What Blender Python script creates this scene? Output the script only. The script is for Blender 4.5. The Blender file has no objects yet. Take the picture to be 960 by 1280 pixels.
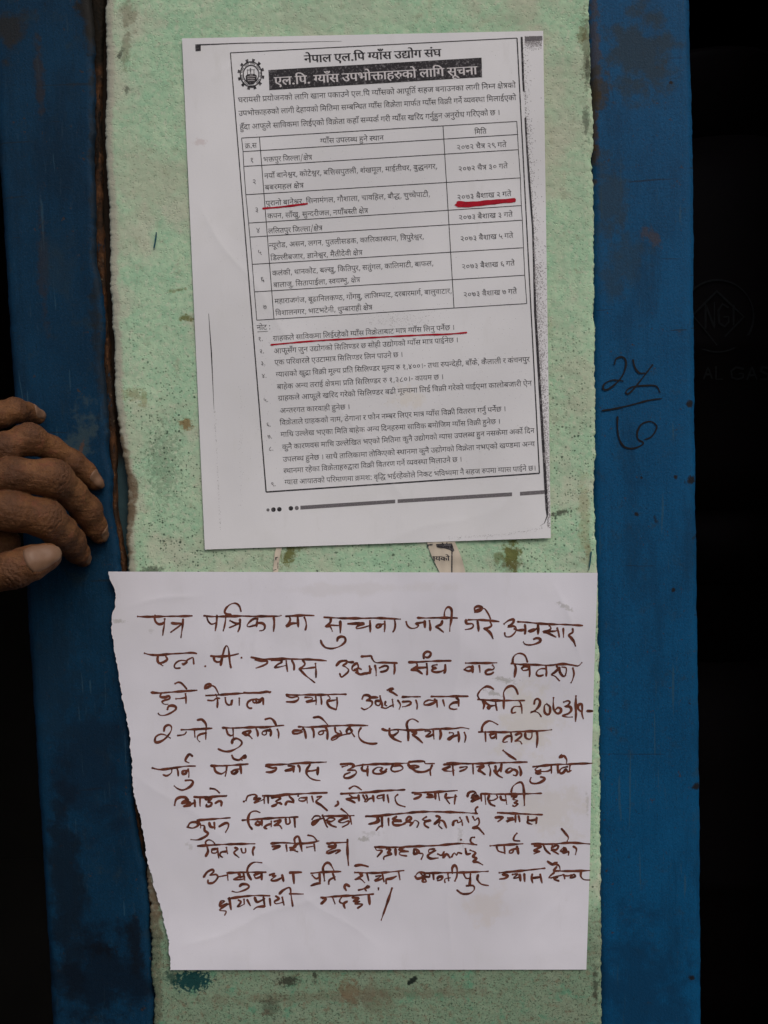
import bpy, math, random
import numpy as np
from mathutils import Vector, Matrix
from mathutils.geometry import tessellate_polygon
random.seed(7)
S = bpy.context.scene
COL = S.collection
R = math.radians

# ------------------------------------------------------------------ camera
PITCH, ROLL, DIST, FPX = R(3.7), R(1.7), 0.52, 1065.0
CAM = Vector((0, -DIST, 0))
FWD = Vector((0, math.cos(PITCH), -math.sin(PITCH)))
U0 = Vector((0, math.sin(PITCH), math.cos(PITCH)))
X0 = Vector((1, 0, 0))
UP = U0 * math.cos(ROLL) + X0 * math.sin(ROLL)
RT = X0 * math.cos(ROLL) - U0 * math.sin(ROLL)
cd = bpy.data.cameras.new("camera")
cam = bpy.data.objects.new("camera", cd); COL.objects.link(cam)
cam.matrix_world = Matrix(((RT.x, UP.x, -FWD.x, CAM.x), (RT.y, UP.y, -FWD.y, CAM.y), (RT.z, UP.z, -FWD.z, CAM.z), (0, 0, 0, 1)))
cd.sensor_fit = 'VERTICAL'; cd.angle = 2 * math.atan(640 / FPX)
cd.clip_start = 0.01; cd.clip_end = 50
S.camera = cam

# ------------------------------------------------------------------ sky, sun, exposure
w = bpy.data.worlds.new("World"); S.world = w; w.use_nodes = True
nt = w.node_tree
sky = nt.nodes.new('ShaderNodeTexSky'); sky.sky_type = 'NISHITA'; sky.sun_disc = False
SUN_EL, SUN_ROT = R(47), R(150)
sky.sun_elevation = SUN_EL; sky.sun_rotation = SUN_ROT
sky.air_density = 1.0; sky.dust_density = 4.0; sky.ozone_density = 0.6
nt.links.new(sky.outputs[0], nt.nodes['Background'].inputs[0])
nt.nodes['Background'].inputs[1].default_value = 0.09
sl = bpy.data.lights.new("sun", 'SUN'); so = bpy.data.objects.new("sun", sl); COL.objects.link(so)
sl.energy = 0.9; sl.angle = R(24); sl.color = (1.0, 0.965, 0.93)
sd = Vector((math.sin(SUN_ROT) * math.cos(SUN_EL), math.cos(SUN_ROT) * math.cos(SUN_EL), math.sin(SUN_EL)))
so.rotation_euler = sd.to_track_quat('Z', 'Y').to_euler(); so.location = sd * 3
S.view_settings.view_transform = 'Standard'; S.view_settings.look = 'None'
S.view_settings.gamma = 1.0; S.view_settings.exposure = 0.16

# ------------------------------------------------------------------ geometry helpers
def at(px, py, off=0.0):
    """point of the upright plane 'off' metres in front of the wall that the photo shows at (px, py)"""
    d = FWD * FPX + RT * (px - 480) + UP * (640 - py)
    t = (-off + DIST) / d.y
    return CAM + d * t
_F, _Rt, _Up, _C = (np.array(v) for v in (FWD, RT, UP, CAM))
def at_np(px, py, off):
    px = np.asarray(px, float); py = np.asarray(py, float)
    d = _F * FPX + (px - 480)[..., None] * _Rt + (640 - py)[..., None] * _Up
    t = (DIST - off) / d[..., 1]
    return _C + d * t[..., None]
def lerp_poly(poly, y):
    if y <= poly[0][1]: a, b = poly[0], poly[1]
    elif y >= poly[-1][1]: a, b = poly[-2], poly[-1]
    else:
        for a, b in zip(poly, poly[1:]):
            if a[1] <= y <= b[1]: break
    t = (y - a[1]) / (b[1] - a[1])
    return a[0] + (b[0] - a[0]) * t
def vnoise(x, y, seed=0):
    x = np.asarray(x, float); y = np.asarray(y, float)
    xi = np.floor(x).astype(np.int64); yi = np.floor(y).astype(np.int64)
    fx = x - xi; fy = y - yi
    fx = fx * fx * (3 - 2 * fx); fy = fy * fy * (3 - 2 * fy)
    def h(a, b):
        n = (a * 374761393 + b * 668265263 + seed * 974711) & 0xffffffff
        n = ((n ^ (n >> 13)) * 1274126177) & 0xffffffff
        return ((n ^ (n >> 16)) & 0xffff) / 65535.0
    return ((h(xi, yi) * (1 - fx) + h(xi + 1, yi) * fx) * (1 - fy) + (h(xi, yi + 1) * (1 - fx) + h(xi + 1, yi + 1) * fx) * fy) * 2 - 1
def link_mesh(name, verts, faces, mat, parent=None, smooth=True):
    me = bpy.data.meshes.new(name)
    me.from_pydata([tuple(v) for v in verts], [], faces); me.validate(); me.update()
    if smooth: me.polygons.foreach_set('use_smooth', [True] * len(me.polygons))
    if mat: me.materials.append(mat)
    o = bpy.data.objects.new(name, me); COL.objects.link(o)
    if parent: o.parent = parent
    return o
def tag(o, label, cat, group=None):
    o['label'] = label; o['category'] = cat
    if group: o['group'] = group
    return o

# ------------------------------------------------------------------ material helpers
class Mat:
    def __init__(self, name, rough=0.7, spec=0.3):
        self.m = bpy.data.materials.new(name); self.m.use_nodes = True
        self.t = self.m.node_tree; self.b = self.t.nodes['Principled BSDF']
        self.b.inputs['Roughness'].default_value = rough
        self.b.inputs['Specular IOR Level'].default_value = spec
        self.pos = self.n('ShaderNodeNewGeometry').outputs['Position']
        self.col = None; self.h = None
    def n(self, k, **kw):
        nd = self.t.nodes.new(k)
        for a, v in kw.items(): setattr(nd, a, v)
        return nd
    def l(self, a, b): self.t.links.new(a, b)
    def noise(self, scale, detail=4, rough=0.55, stretch=None, off=(0, 0, 0), dist=0.0):
        mp = self.n('ShaderNodeMapping'); self.l(self.pos, mp.inputs[0])
        mp.inputs['Location'].default_value = off
        mp.inputs['Scale'].default_value = stretch or (1, 1, 1)
        nz = self.n('ShaderNodeTexNoise'); self.l(mp.outputs[0], nz.inputs['Vector'])
        nz.inputs['Scale'].default_value = scale; nz.inputs['Detail'].default_value = detail
        nz.inputs['Roughness'].default_value = rough; nz.inputs['Distortion'].default_value = dist
        return nz.outputs['Fac']
    def voro(self, scale, rnd=1.0):
        v = self.n('ShaderNodeTexVoronoi'); self.l(self.pos, v.inputs['Vector'])
        v.inputs['Scale'].default_value = scale
        return v.outputs['Distance'], v.outputs['Color']
    def ramp(self, fac, a, b, lo=0.0, hi=1.0):
        r = self.n('ShaderNodeMapRange', interpolation_type='SMOOTHSTEP')
        self.l(fac, r.inputs[0])
        for i, v in enumerate((a, b, lo, hi)): r.inputs[1 + i].default_value = v
        return r.outputs[0]
    def math(self, op, a, b=None):
        m = self.n('ShaderNodeMath', operation=op)
        for i, v in enumerate((a, b)):
            if v is None: continue
            if isinstance(v, (int, float)): m.inputs[i].default_value = v
            else: self.l(v, m.inputs[i])
        return m.outputs[0]
    def mix(self, fac, a, b):
        m = self.n('ShaderNodeMix', data_type='RGBA')
        for s, v in ((m.inputs[0], fac), (m.inputs[6], a), (m.inputs[7], b)):
            if isinstance(v, (int, float)): s.default_value = v
            elif isinstance(v, tuple): s.default_value = (*v, 1)
            else: self.l(v, s)
        return m.outputs[2]
    def base(self, c): self.col = c
    def over(self, fac, c): self.col = self.mix(fac, self.col, c)
    def stain(self, px, py, rx, ry, ang, c, strength=0.8, nscale=220, soft=0.6, namp=1.0):
        """a stain of its own shape at one place of the wall (sizes in photo pixels)"""
        p = at(px, py, 0); k = 0.00049
        mp = self.n('ShaderNodeMapping', vector_type='TEXTURE'); self.l(self.pos, mp.inputs[0])
        mp.inputs['Location'].default_value = p; mp.inputs['Rotation'].default_value = (0, R(ang), 0)
        mp.inputs['Scale'].default_value = (rx * k, 1, ry * k)
        ln = self.n('ShaderNodeVectorMath', operation='LENGTH'); self.l(mp.outputs[0], ln.inputs[0])
        nz = self.noise(nscale, 5, 0.65, off=(px * .37, 0, py * .11))
        d = self.math('ADD', ln.outputs['Value'], self.math('MULTIPLY', self.math('SUBTRACT', nz, 0.5), 3.4 * namp))
        f = self.ramp(d, 1.0 - soft, 1.0 + soft * .3, strength, 0.0)
        self.over(f, c)
    def bump(self, h, dist, strength=1.0):
        b = self.n('ShaderNodeBump'); b.inputs['Strength'].default_value = strength; b.inputs['Distance'].default_value = dist
        self.l(h, b.inputs['Height'])
        if self.h is not None: self.l(self.h, b.inputs['Normal'])
        self.h = b.outputs[0]
    def done(self):
        if isinstance(self.col, tuple): self.b.inputs['Base Color'].default_value = (*self.col, 1)
        else: self.l(self.col, self.b.inputs['Base Color'])
        if self.h is not None: self.l(self.h, self.b.inputs['Normal'])
        return self.m

def m_plaster():
    M = Mat("mint_distemper_plaster", 0.92, 0.1)
    n1 = M.noise(38, 4, .6); n2 = M.noise(260, 3, .6); n3 = M.noise(900, 2, .5)
    M.base(M.mix(M.ramp(n1, .3, .7), (.345, .535, .36), (.455, .605, .42)))
    M.over(M.ramp(n2, .42, .66, 0, .6), (.28, .49, .325))
    M.over(M.ramp(M.noise(330, 3, .6, off=(3, 0, 5)), .50, .70, 0, .6), (.55, .575, .45))
    M.over(M.ramp(M.noise(24, 3, .6, off=(9, 2, 5)), .50, .68, 0, .75), (.50, .51, .40))
    M.over(M.ramp(n3, .58, .70, 0, .4), (.24, .36, .25))
    M.over(M.ramp(M.noise(14, 4, .65, off=(3, 8, 2), dist=.6), .48, .64, 0, .6), (.45, .46, .35))
    M.over(M.ramp(M.noise(95, 5, .7, off=(7, 3, 6)), .56, .68, 0, .5), (.30, .33, .23))
    M.over(M.ramp(M.noise(45, 5, .7, stretch=(1.6, 1, .35), off=(2, 4, 9)), .58, .72, 0, .45), (.36, .37, .25))
    # grime caught in the pits, in patches
    def dots(scale, chance, r0, r1, c, patchy, strength=.9):
        d, cc = M.voro(scale)
        sp = M.n('ShaderNodeSeparateColor'); M.l(cc, sp.inputs[0])
        dj = M.math('ADD', d, M.math('MULTIPLY', M.math('SUBTRACT', M.noise(scale * 2.2, 3, .7, off=(8, scale, 1)), .5), .5))
        pick = M.ramp(sp.outputs[0], 1 - chance, 1 - chance + .06)
        f = M.math('MULTIPLY', M.math('MULTIPLY', M.ramp(dj, r0, r1, strength, 0), pick), patchy)
        M.over(f, c); return dj
    sz = M.n('ShaderNodeSeparateXYZ'); M.l(M.pos, sz.inputs[0])
    lowr = M.ramp(sz.outputs[2], at(480, 500).z, at(480, 330).z, 1, .22)   # the pits hold more dirt on the lower stretch
    rgt = M.ramp(sz.outputs[0], at(690, 300).x, at(745, 300).x, 0, .45); lowr = M.math('MAXIMUM', lowr, rgt)
    patch = M.math('MULTIPLY', M.ramp(M.noise(26, 4, .65, off=(1, 7, 3)), .36, .60, .25, 1), lowr)
    dj = dots(620, .38, .20, .42, (.10, .16, .105), patch, .85)
    dots(400, .30, .16, .36, (.045, .075, .05), M.math('MULTIPLY', M.ramp(M.noise(30, 4, .6, off=(6, 7, 9)), .40, .58, .1, 1), lowr))
    dots(190, .22, .08, .21, (.035, .05, .035), M.math('MULTIPLY', M.ramp(M.noise(34, 4, .6, off=(4, 1, 8)), .46, .58, .05, 1), lowr))
    # bare mortar on the broken left edge
    ed = M.n('ShaderNodeAttribute', attribute_name='edge').outputs['Fac']
    en = M.math('ADD', ed, M.math('MULTIPLY', M.math('SUBTRACT', M.noise(170, 4, .6), .5), 13))
    M.over(M.ramp(en, 6, 12, .85, 0), (.43, .41, .33))
    eb = M.n('ShaderNodeAttribute', attribute_name='mortar').outputs['Fac']
    M.over(M.math('MULTIPLY', eb, M.ramp(M.noise(240, 4, .6), .25, .55, .55, 1)), (.17, .13, .085))
    # mould and dirt on the lowest stretch
    sx = M.n('ShaderNodeSeparateXYZ'); M.l(M.pos, sx.inputs[0])
    z0 = at(480, 1190).z; z1 = at(480, 1110).z
    mz = M.ramp(M.math('ADD', sx.outputs[2], M.math('MULTIPLY', M.math('SUBTRACT', M.noise(40, 4, .6), .5), .05)), z0, z1, 1, 0)
    M.over(M.math('MULTIPLY', mz, .72), (.125, .185, .122))
    M.over(M.math('MULTIPLY', mz, M.ramp(M.noise(210, 5, .7, off=(2, 2, 2)), .50, .66, 0, .75)), (.18, .15, .10))
    M.over(M.math('MULTIPLY', mz, M.ramp(M.noise(700, 4, .75, off=(6, 2, 1)), .53, .64, 0, .85)), (.035, .045, .03)); M.over(M.math('MULTIPLY', mz, M.ramp(M.noise(480, 4, .75, off=(1, 2, 9)), .55, .66, 0, .7)), (.25, .29, .19))
    M.over(M.math('MULTIPLY', mz, M.ramp(M.noise(80, 4, .7, off=(5, 5, 1)), .54, .68, 0, .7)), (.10, .27, .17))
    O = (.12, .12, .022); B = (.10, .075, .035); K = (.03, .03, .022)
    M.stain(640, 694, 13, 22, 0, O, .9, 260); M.stain(361, 693, 9, 17, 22, O, .85, 300); M.stain(375, 681, 9, 8, 0, O, .7, 300)
    M.stain(622, 697, 6, 9, 0, O, .6, 300); M.stain(640, 706, 18, 9, 0, B, .45, 260)
    M.stain(232, 531, 8, 9, 0, (.24, .18, .085), .95, 300); M.stain(232, 397, 10, 4.5, 0, O, .8, 350); M.stain(222, 363, 14, 2.5, -5, O, .55, 350)
    M.stain(700, 641, 15, 4, -14, K, .8, 500); M.stain(165, 493, 12, 9, 0, (.22, .2, .08), .5, 260); M.stain(180, 500, 6, 14, 10, (.24, .23, .09), .5, 260)
    M.stain(157, 62, 6, 26, 5, B, .45, 260); M.stain(150, 68, 3, 10, 30, K, .7, 400); M.stain(160, 18, 12, 20, 0, (.2, .19, .13), .6, 200)
    M.stain(430, 1245, 240, 8, 0, (.15, .12, .08), .4, 120); M.stain(158, 112, 4, 5, 0, K, .6, 400); M.stain(733, 60, 6, 50, 0, (.07, .06, .03), .6, 250)
    M.stain(727, 45, 7, 12, 0, (.13, .11, .04), .6, 250); M.stain(733, 150, 5, 22, 0, K, .6, 350); M.stain(735, 90, 4, 20, 0, K, .6, 350)
    M.stain(240, 1226, 26, 15, 0, (.010, .05, .05), 1.0, 420, .3); M.stain(215, 1222, 10, 12, 0, (.015, .05, .04), .8, 300)
    M.stain(360, 1226, 16, 8, 0, K, .85, 400); M.stain(394, 1220, 3, 8, 0, K, .8, 400); M.stain(338, 1258, 14, 16, 0, K, .5, 300)
    M.stain(436, 1240, 16, 20, 0, (.16, .11, .065), .7, 200); M.stain(515, 1226, 10, 4, -40, (.01, .015, .013), .95, 500, .4, .6)
    M.stain(744, 1235, 4, 30, 0, K, .7, 300); M.stain(470, 1250, 30, 24, 0, (.14, .12, .08), .5, 150)
    M.stain(420, 20, 120, 22, 0, (.42, .50, .37), .5, 60); M.stain(735, 690, 4, 22, 0, (.25, .22, .12), .6, 300)
    M.stain(730, 645, 8, 60, 0, (.30, .28, .15), .45, 150)
    M.stain(205, 580, 22, 50, 0, (.07, .13, .08), .35, 420, .5, 1.6); M.stain(190, 712, 18, 5, 0, K, .7, 420)
    bn = M.noise(420, 4, .65); M.bump(bn, .0005, .5)
    M.bump(M.ramp(dj, .15, .35), .0003, .6)
    return M.done()
def m_blue(name, c0, c1, seed):
    M = Mat(name, 0.6, 0.12)
    n1 = M.noise(20, 4, .6, off=(seed, 0, 0)); st = M.noise(300, 3, .6, stretch=(1, 1, .035), off=(0, 0, seed)); fn = M.noise(1100, 2, .6)
    M.base(M.mix(M.ramp(n1, .3, .7), c0, c1))
    M.over(M.ramp(st, .5, .75, 0, .3), tuple(v * .62 for v in c0))
    M.over(M.ramp(fn, .45, .75, 0, .4), tuple(v * 1.45 + .003 for v in c1))
    M.over(M.ramp(M.noise(65, 5, .7, off=(seed * 2, 3, 1)), .56, .74, 0, .45), (.022, .034, .036))
    M.over(M.ramp(M.noise(240, 4, .7, off=(seed * 3, 1, 1)), .66, .72, 0, .8), (.05, .03, .02))
    M.over(M.ramp(M.noise(28, 5, .72, stretch=(1, 1, .3), off=(seed * 5, 2, 6)), .5, .7, 0, .55), tuple(v * .5 + .002 for v in c0))
    M.over(M.ramp(M.noise(900, 4, .75, off=(seed, 4, 4)), .54, .70, 0, .6), (.022, .038, .048)); M.over(M.ramp(M.noise(1000, 3, .75, off=(seed, 1, 7)), .52, .68, 0, .55), tuple(v * .45 for v in c0))
    M.over(M.ramp(M.noise(520, 3, .7, stretch=(1, 1, .12), off=(seed, 9, 4)), .62, .74, 0, .4), (.03, .06, .085))
    M.over(M.ramp(M.noise(170, 4, .75, stretch=(1, 1, .5), off=(seed * 7, 5, 2)), .66, .74, 0, .7), (.008, .009, .011))
    M.over(M.ramp(M.noise(330, 2, .5, stretch=(1, 1, .05), off=(seed * 9, 3, 3), dist=.4), .70, .715, 0, .5), (.03, .075, .11))
    M.over(M.ramp(M.noise(120, 2, .5, stretch=(.12, 1, 2.2), off=(seed * 4, 6, 3), dist=.5), .715, .73, 0, .6), (.012, .016, .02))
    M.over(M.ramp(M.noise(140, 5, .8, off=(seed * 8, 7, 5)), .665, .68, 0, .85), (.045, .03, .02))
    M.bump(M.noise(260, 3, .6, stretch=(1, 1, .1)), .0003, .7); M.bump(M.noise(800, 4, .7), .0004, .8)
    return M
def m_paper(name, c):
    M = Mat(name, 0.85, 0.15)
    M.base(M.mix(M.ramp(M.noise(9, 3, .5), .35, .65), tuple(v * .91 for v in c), tuple(min(1, v * 1.03) for v in c)))
    M.over(M.ramp(M.noise(2600, 2, .6), .5, .8, 0, .22), tuple(v * .78 for v in c))
    M.over(M.ramp(M.noise(26, 5, .65, off=(3, 3, 3)), .48, .72, 0, .30), (c[0] * .90, c[1] * .90, c[2] * .86))
    M.over(M.ramp(M.noise(90, 5, .7, stretch=(1, 1, .25), off=(5, 3, 8)), .56, .74, 0, .28), (c[0] * .84, c[1] * .83, c[2] * .80))
    M.over(M.ramp(M.noise(420, 4, .75, off=(1, 6, 8)), .62, .76, 0, .30), (c[0] * .74, c[1] * .73, c[2] * .70))
    M.bump(M.noise(1500, 3, .6), .00006, .8)
    return M
def m_ink(name, c, light, rough=.8, scale=700, lo=.5, hi=.72, amt=.7):
    M = Mat(name, rough, .15)
    M.base(M.mix(M.ramp(M.noise(scale, 3, .7), lo, hi, 0, amt), c, light))
    return M.done()
def m_plain(name, c, rough=.8, var=.25, scale=120, spec=.2, bump=0):
    M = Mat(name, rough, spec)
    M.base(M.mix(M.noise(scale, 4, .6), tuple(v * (1 - var) for v in c), tuple(v * (1 + var) for v in c)))
    if bump: M.bump(M.noise(scale * 3, 3, .6), bump)
    return M.done()

PLASTER = m_plaster()
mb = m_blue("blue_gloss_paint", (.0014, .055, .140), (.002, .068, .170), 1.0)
for a in ((742, 160, 8, 60, .8), (744, 60, 8, 70, .6), (748, 118, 6, 14, .9), (742, 182, 8, 5, .9)): mb.stain(a[0], a[1], a[2], a[3], 0, (.06, .034, .012), a[4], 200)
mb.stain(818, 296, 8, 13, -30, (.05, .042, .045), .7, 320); mb.stain(806, 290, 5, 8, 10, (.05, .042, .045), .6, 320); mb.stain(800, 60, 42, 60, 0, (.022, .034, .04), .75, 70); mb.stain(765, 250, 22, 60, 0, (.022, .034, .04), .6, 100); mb.stain(780, 330, 30, 40, 30, (.02, .035, .045), .5, 110); mb.stain(752, 110, 14, 30, 0, (.035, .03, .018), .7, 200); mb.stain(800, 1230, 70, 90, 0, (.003, .03, .075), .7, 40)
for x, y, r in ((846, 596, 3), (803, 597, 2), (797, 643, 3), (843, 738, 3), (840, 101, 2.5), (864, 505, 5), (866, 600, 6), (873, 985, 6), (866, 1225, 4)): mb.stain(x, y, r, r, 0, (.012, .01, .01), .95, 500, .4, .5)
BLUE_R = mb.done()
mb = m_blue("worn_shade_darkened_blue_paint", (.002, .023, .054), (.003, .033, .075), 5.0)  # worn paint, its base also darkened for the light falling off at left
mb.stain(45, 90, 6, 60, 0, (.03, .02, .012), .6, 150); mb.stain(5, 35, 22, 30, 0, (.02, .018, .014), .8, 90); mb.stain(112, 20, 16, 60, 0, (.014, .012, .009), .95, 120); mb.stain(118, 250, 7, 200, 2, (.012, .014, .014), .6, 150); mb.stain(128, 480, 8, 130, -6, (.012, .014, .014), .6, 150)
mb.stain(90, 570, 20, 60, 20, (.05, .075, .075), .5, 160); mb.stain(100, 560, 3, 10, 15, (.10, .05, .03), .7, 300)
mb.stain(128, 1192, 16, 12, 0, (.004, .004, .004), .9, 160); mb.stain(80, 1110, 26, 160, 0, (.004, .008, .014), .75, 60); mb.stain(125, 1230, 70, 70, 0, (.003, .007, .014), .8, 50); mb.stain(110, 960, 50, 110, 0, (.004, .012, .026), .6, 50); mb.stain(168, 1180, 10, 60, 0, (.004, .007, .012), .8, 90)  # these lower patches put the light falloff towards bottom left into the paint
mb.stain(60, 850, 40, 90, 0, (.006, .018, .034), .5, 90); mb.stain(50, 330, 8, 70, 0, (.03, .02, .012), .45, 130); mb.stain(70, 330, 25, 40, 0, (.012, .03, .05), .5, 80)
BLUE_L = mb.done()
RUST = Mat("rusted_steel_edge", .9, .1)
RUST.base(RUST.mix(RUST.ramp(RUST.noise(150, 5, .7), .35, .65), (.035, .017, .009), (.10, .045, .020)))
RUST.over(RUST.ramp(RUST.noise(60, 4, .6, off=(2, 0, 0)), .45, .6, 0, .85), (.022, .016, .012))
RUST.over(RUST.ramp(RUST.noise(420, 3, .6, off=(5, 0, 0)), .64, .72, 0, .5), (.17, .14, .10))
RUST.over(RUST.ramp(RUST.noise(75, 5, .75, stretch=(1, 1, .4), off=(7, 0, 3)), .52, .6, 0, .9), (.008, .007, .006))
RUST.over(RUST.ramp(RUST.noise(120, 4, .75, stretch=(1, 1, .35), off=(1, 0, 8)), .60, .66, 0, .85), (.004, .030, .058))
_r = RUST.n('ShaderNodeSeparateXYZ'); RUST.l(RUST.pos, _r.inputs[0])
RUST.over(RUST.ramp(RUST.math('ADD', _r.outputs[2], RUST.math('MULTIPLY', RUST.noise(80, 3, .6), .03)), at(120, 90).z, at(120, 20).z, 0, .9), (.012, .010, .007))
RUST.bump(RUST.noise(500, 4, .7), .001); RUST = RUST.done()
p = m_paper("photocopy_paper", (.725, .72, .745)); p.stain(250, 178, 8, 5, 0, (.55, .47, .47), .5, 400)
p.stain(510, 495, 22, 14, 0, (.66, .60, .50), .4, 150); PAPER_A = p.done()
p = m_paper("lined_chart_paper", (.725, .712, .78))
G_ = (.33, .32, .29)
for a in ((632, 850, 16, 3.5, 12, .6), (705, 757, 12, 3, 28, .5), (618, 866, 14, 3, 12, .6), (455, 1047, 8, 3.5, -10, .6), (148, 775, 9, 3, 8, .5), (190, 788, 5, 3, 0, .25), (238, 1056, 7, 3, 40, .35), (575, 1048, 4, 14, 0, .3), (733, 1003, 2, 16, 0, .35), (465, 1040, 12, 3, 5, .3)):
    p.stain(*a[:5], G_, a[5], 420, .7, 1.4)
p.stain(660, 900, 40, 50, 10, (.60, .56, .47), .45, 90); p.stain(690, 1010, 45, 40, 0, (.60, .56, .50), .4, 90); p.stain(610, 1130, 30, 30, 0, (.62, .56, .52), .4, 90)
p.stain(445, 735, 120, 8, 0, (.60, .57, .57), .3, 60)
PAPER_B = p.done()
OLD_PAPER = m_paper("yellowed_newsprint", (.56, .49, .40)).done()
TONER = m_ink("photocopy_toner", (.035, .032, .036), (.27, .255, .27), amt=.75)
TONER_TEXT = m_ink("faded_photocopy_type", (.060, .056, .060), (.32, .31, .325), scale=520, lo=.42, hi=.70, amt=.75)
TONER_GREY = m_ink("pale_toner", (.14, .13, .14), (.33, .31, .32), scale=1500, amt=.8)
TONER_SOFT = m_ink("soft_grey_toner", (.26, .24, .25), (.42, .40, .41), scale=1500, amt=.8)
WHITE_PRINT = m_ink("paper_white_reversed_type", (.62, .585, .60), (.40, .38, .39), amt=.5)
RED_INK = m_ink("red_felt_pen", (.42, .010, .026), (.25, .008, .02), scale=300, lo=.4, hi=.7)
BROWN_INK = m_ink("brown_marker_ink", (.150, .047, .029), (.050, .017, .012), scale=260, lo=.42, hi=.68, amt=.8)
BLACK_INK = m_ink("black_marker_ink", (.006, .006, .008), (.012, .012, .014), rough=.5)
TEAL_INK = m_ink("teal_pen", (.01, .07, .10), (.01, .05, .06))

# ------------------------------------------------------------------ the pillar
PL = [(130, -300), (133, 0), (133, 100), (133, 200), (137, 270), (139, 350), (142, 420), (143, 468), (147, 520), (151, 550), (156, 575), (160, 600), (161, 640), (158, 680), (160, 705), (168, 800), (177, 950), (189, 1150), (190.5, 1205), (193, 1280), (205, 1600)]
PR = [(731, -300), (735, 0), (737, 60), (740, 120), (741.5, 190), (742, 300), (743, 400), (743.5, 560), (744, 640), (746, 700), (748, 800), (750, 1000), (752, 1280), (756, 1600)]
def build_pillar():
    ys = np.arange(-300, 1600.1, 2.0); NC = 300
    rag = (vnoise(ys * .045, ys * 0 + 3, 5) * 2.2 + vnoise(ys * .2, ys * 0 + 7, 6) * 1.3 + vnoise(ys * .5, ys * 0 + 1, 7) * .7) * np.interp(ys, [200, 450, 600, 700], [.5, .55, .55, .9]) + vnoise(ys * .9, ys * 0 + 4, 9) * .6
    rag2 = vnoise(ys * .06, ys * 0 + 5, 15) * .8 + vnoise(ys * .22, ys * 0 + 9, 16) * .8 + vnoise(ys * .5, ys * 0 + 2, 17) * .5
    le = np.array([lerp_poly(PL, y) for y in ys]) + rag
    re = np.array([lerp_poly(PR, y) for y in ys]) + rag2 - np.clip(vnoise(ys * .03, ys * 0, 31) - .6, 0, 1) * 6
    u = np.linspace(0, 1, NC)
    px = le[:, None] + (re - le)[:, None] * u[None]; py = np.repeat(ys[:, None], NC, 1)
    edge = px - le[:, None]; er = re[:, None] - px
    disp = vnoise(px / 60, py / 60, 1) * .00030 + vnoise(px / 17, py / 17, 2) * .00016 + vnoise(px / 6, py / 6, 3) * .00013
    disp += -np.clip(vnoise(px / 5, py / 5, 4) * .6 + vnoise(px / 40, py / 40, 8) * .4 - .25, 0, 1) * .0004
    disp -= .0022 * np.exp(-edge / 4.5) + .0016 * np.exp(-er / 2.2)
    P = at_np(px, py, disp)
    nr = len(ys); verts = P.reshape(-1, 3).tolist(); faces = []
    for i in range(nr - 1):
        b = i * NC
        faces += [(b + j, b + NC + j, b + NC + j + 1, b + j + 1) for j in range(NC - 1)]
    bk = len(verts)
    for i in range(nr):
        for q in (P[i, 0], P[i, -1]): verts.append((q[0], .04, q[2]))
    for i in range(nr - 1):
        a, b_ = i * NC, (i + 1) * NC
        faces.append((a, bk + 2 * i, bk + 2 * i + 2, b_)); faces.append((a + NC - 1, b_ + NC - 1, bk + 2 * i + 3, bk + 2 * i + 1))
        faces.append((bk + 2 * i, bk + 2 * i + 1, bk + 2 * i + 3, bk + 2 * i + 2))
    o = link_mesh("plaster_pillar", verts, faces, PLASTER)
    n = len(verts)
    e = np.full(n, 0.0); e[:nr * NC] = edge.ravel()
    at1 = o.data.attributes.new('edge', 'FLOAT', 'POINT'); at1.data.foreach_set('value', e.astype(np.float32))
    wm = np.interp(ys, [-300, 500, 560, 600, 640, 690, 705, 1090, 1130, 1200, 1240, 1280, 1600], [0, 0, 7, 12, 11, 7, 0, 6, 16, 13, 12, 10, 10])
    mo = np.clip((wm[:, None] + vnoise(px / 9, py / 9, 40) * 3 - edge) / 3, 0, 1) * (wm[:, None] > .5)
    e2 = np.full(n, 0.0); e2[:nr * NC] = mo.ravel()
    at2 = o.data.attributes.new('mortar', 'FLOAT', 'POINT'); at2.data.foreach_set('value', e2.astype(np.float32))
    return o
pillar = build_pillar()
tag(pillar, "mint green plastered pillar with pitted, stained surface between two blue steel frames", "pillar")

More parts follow.
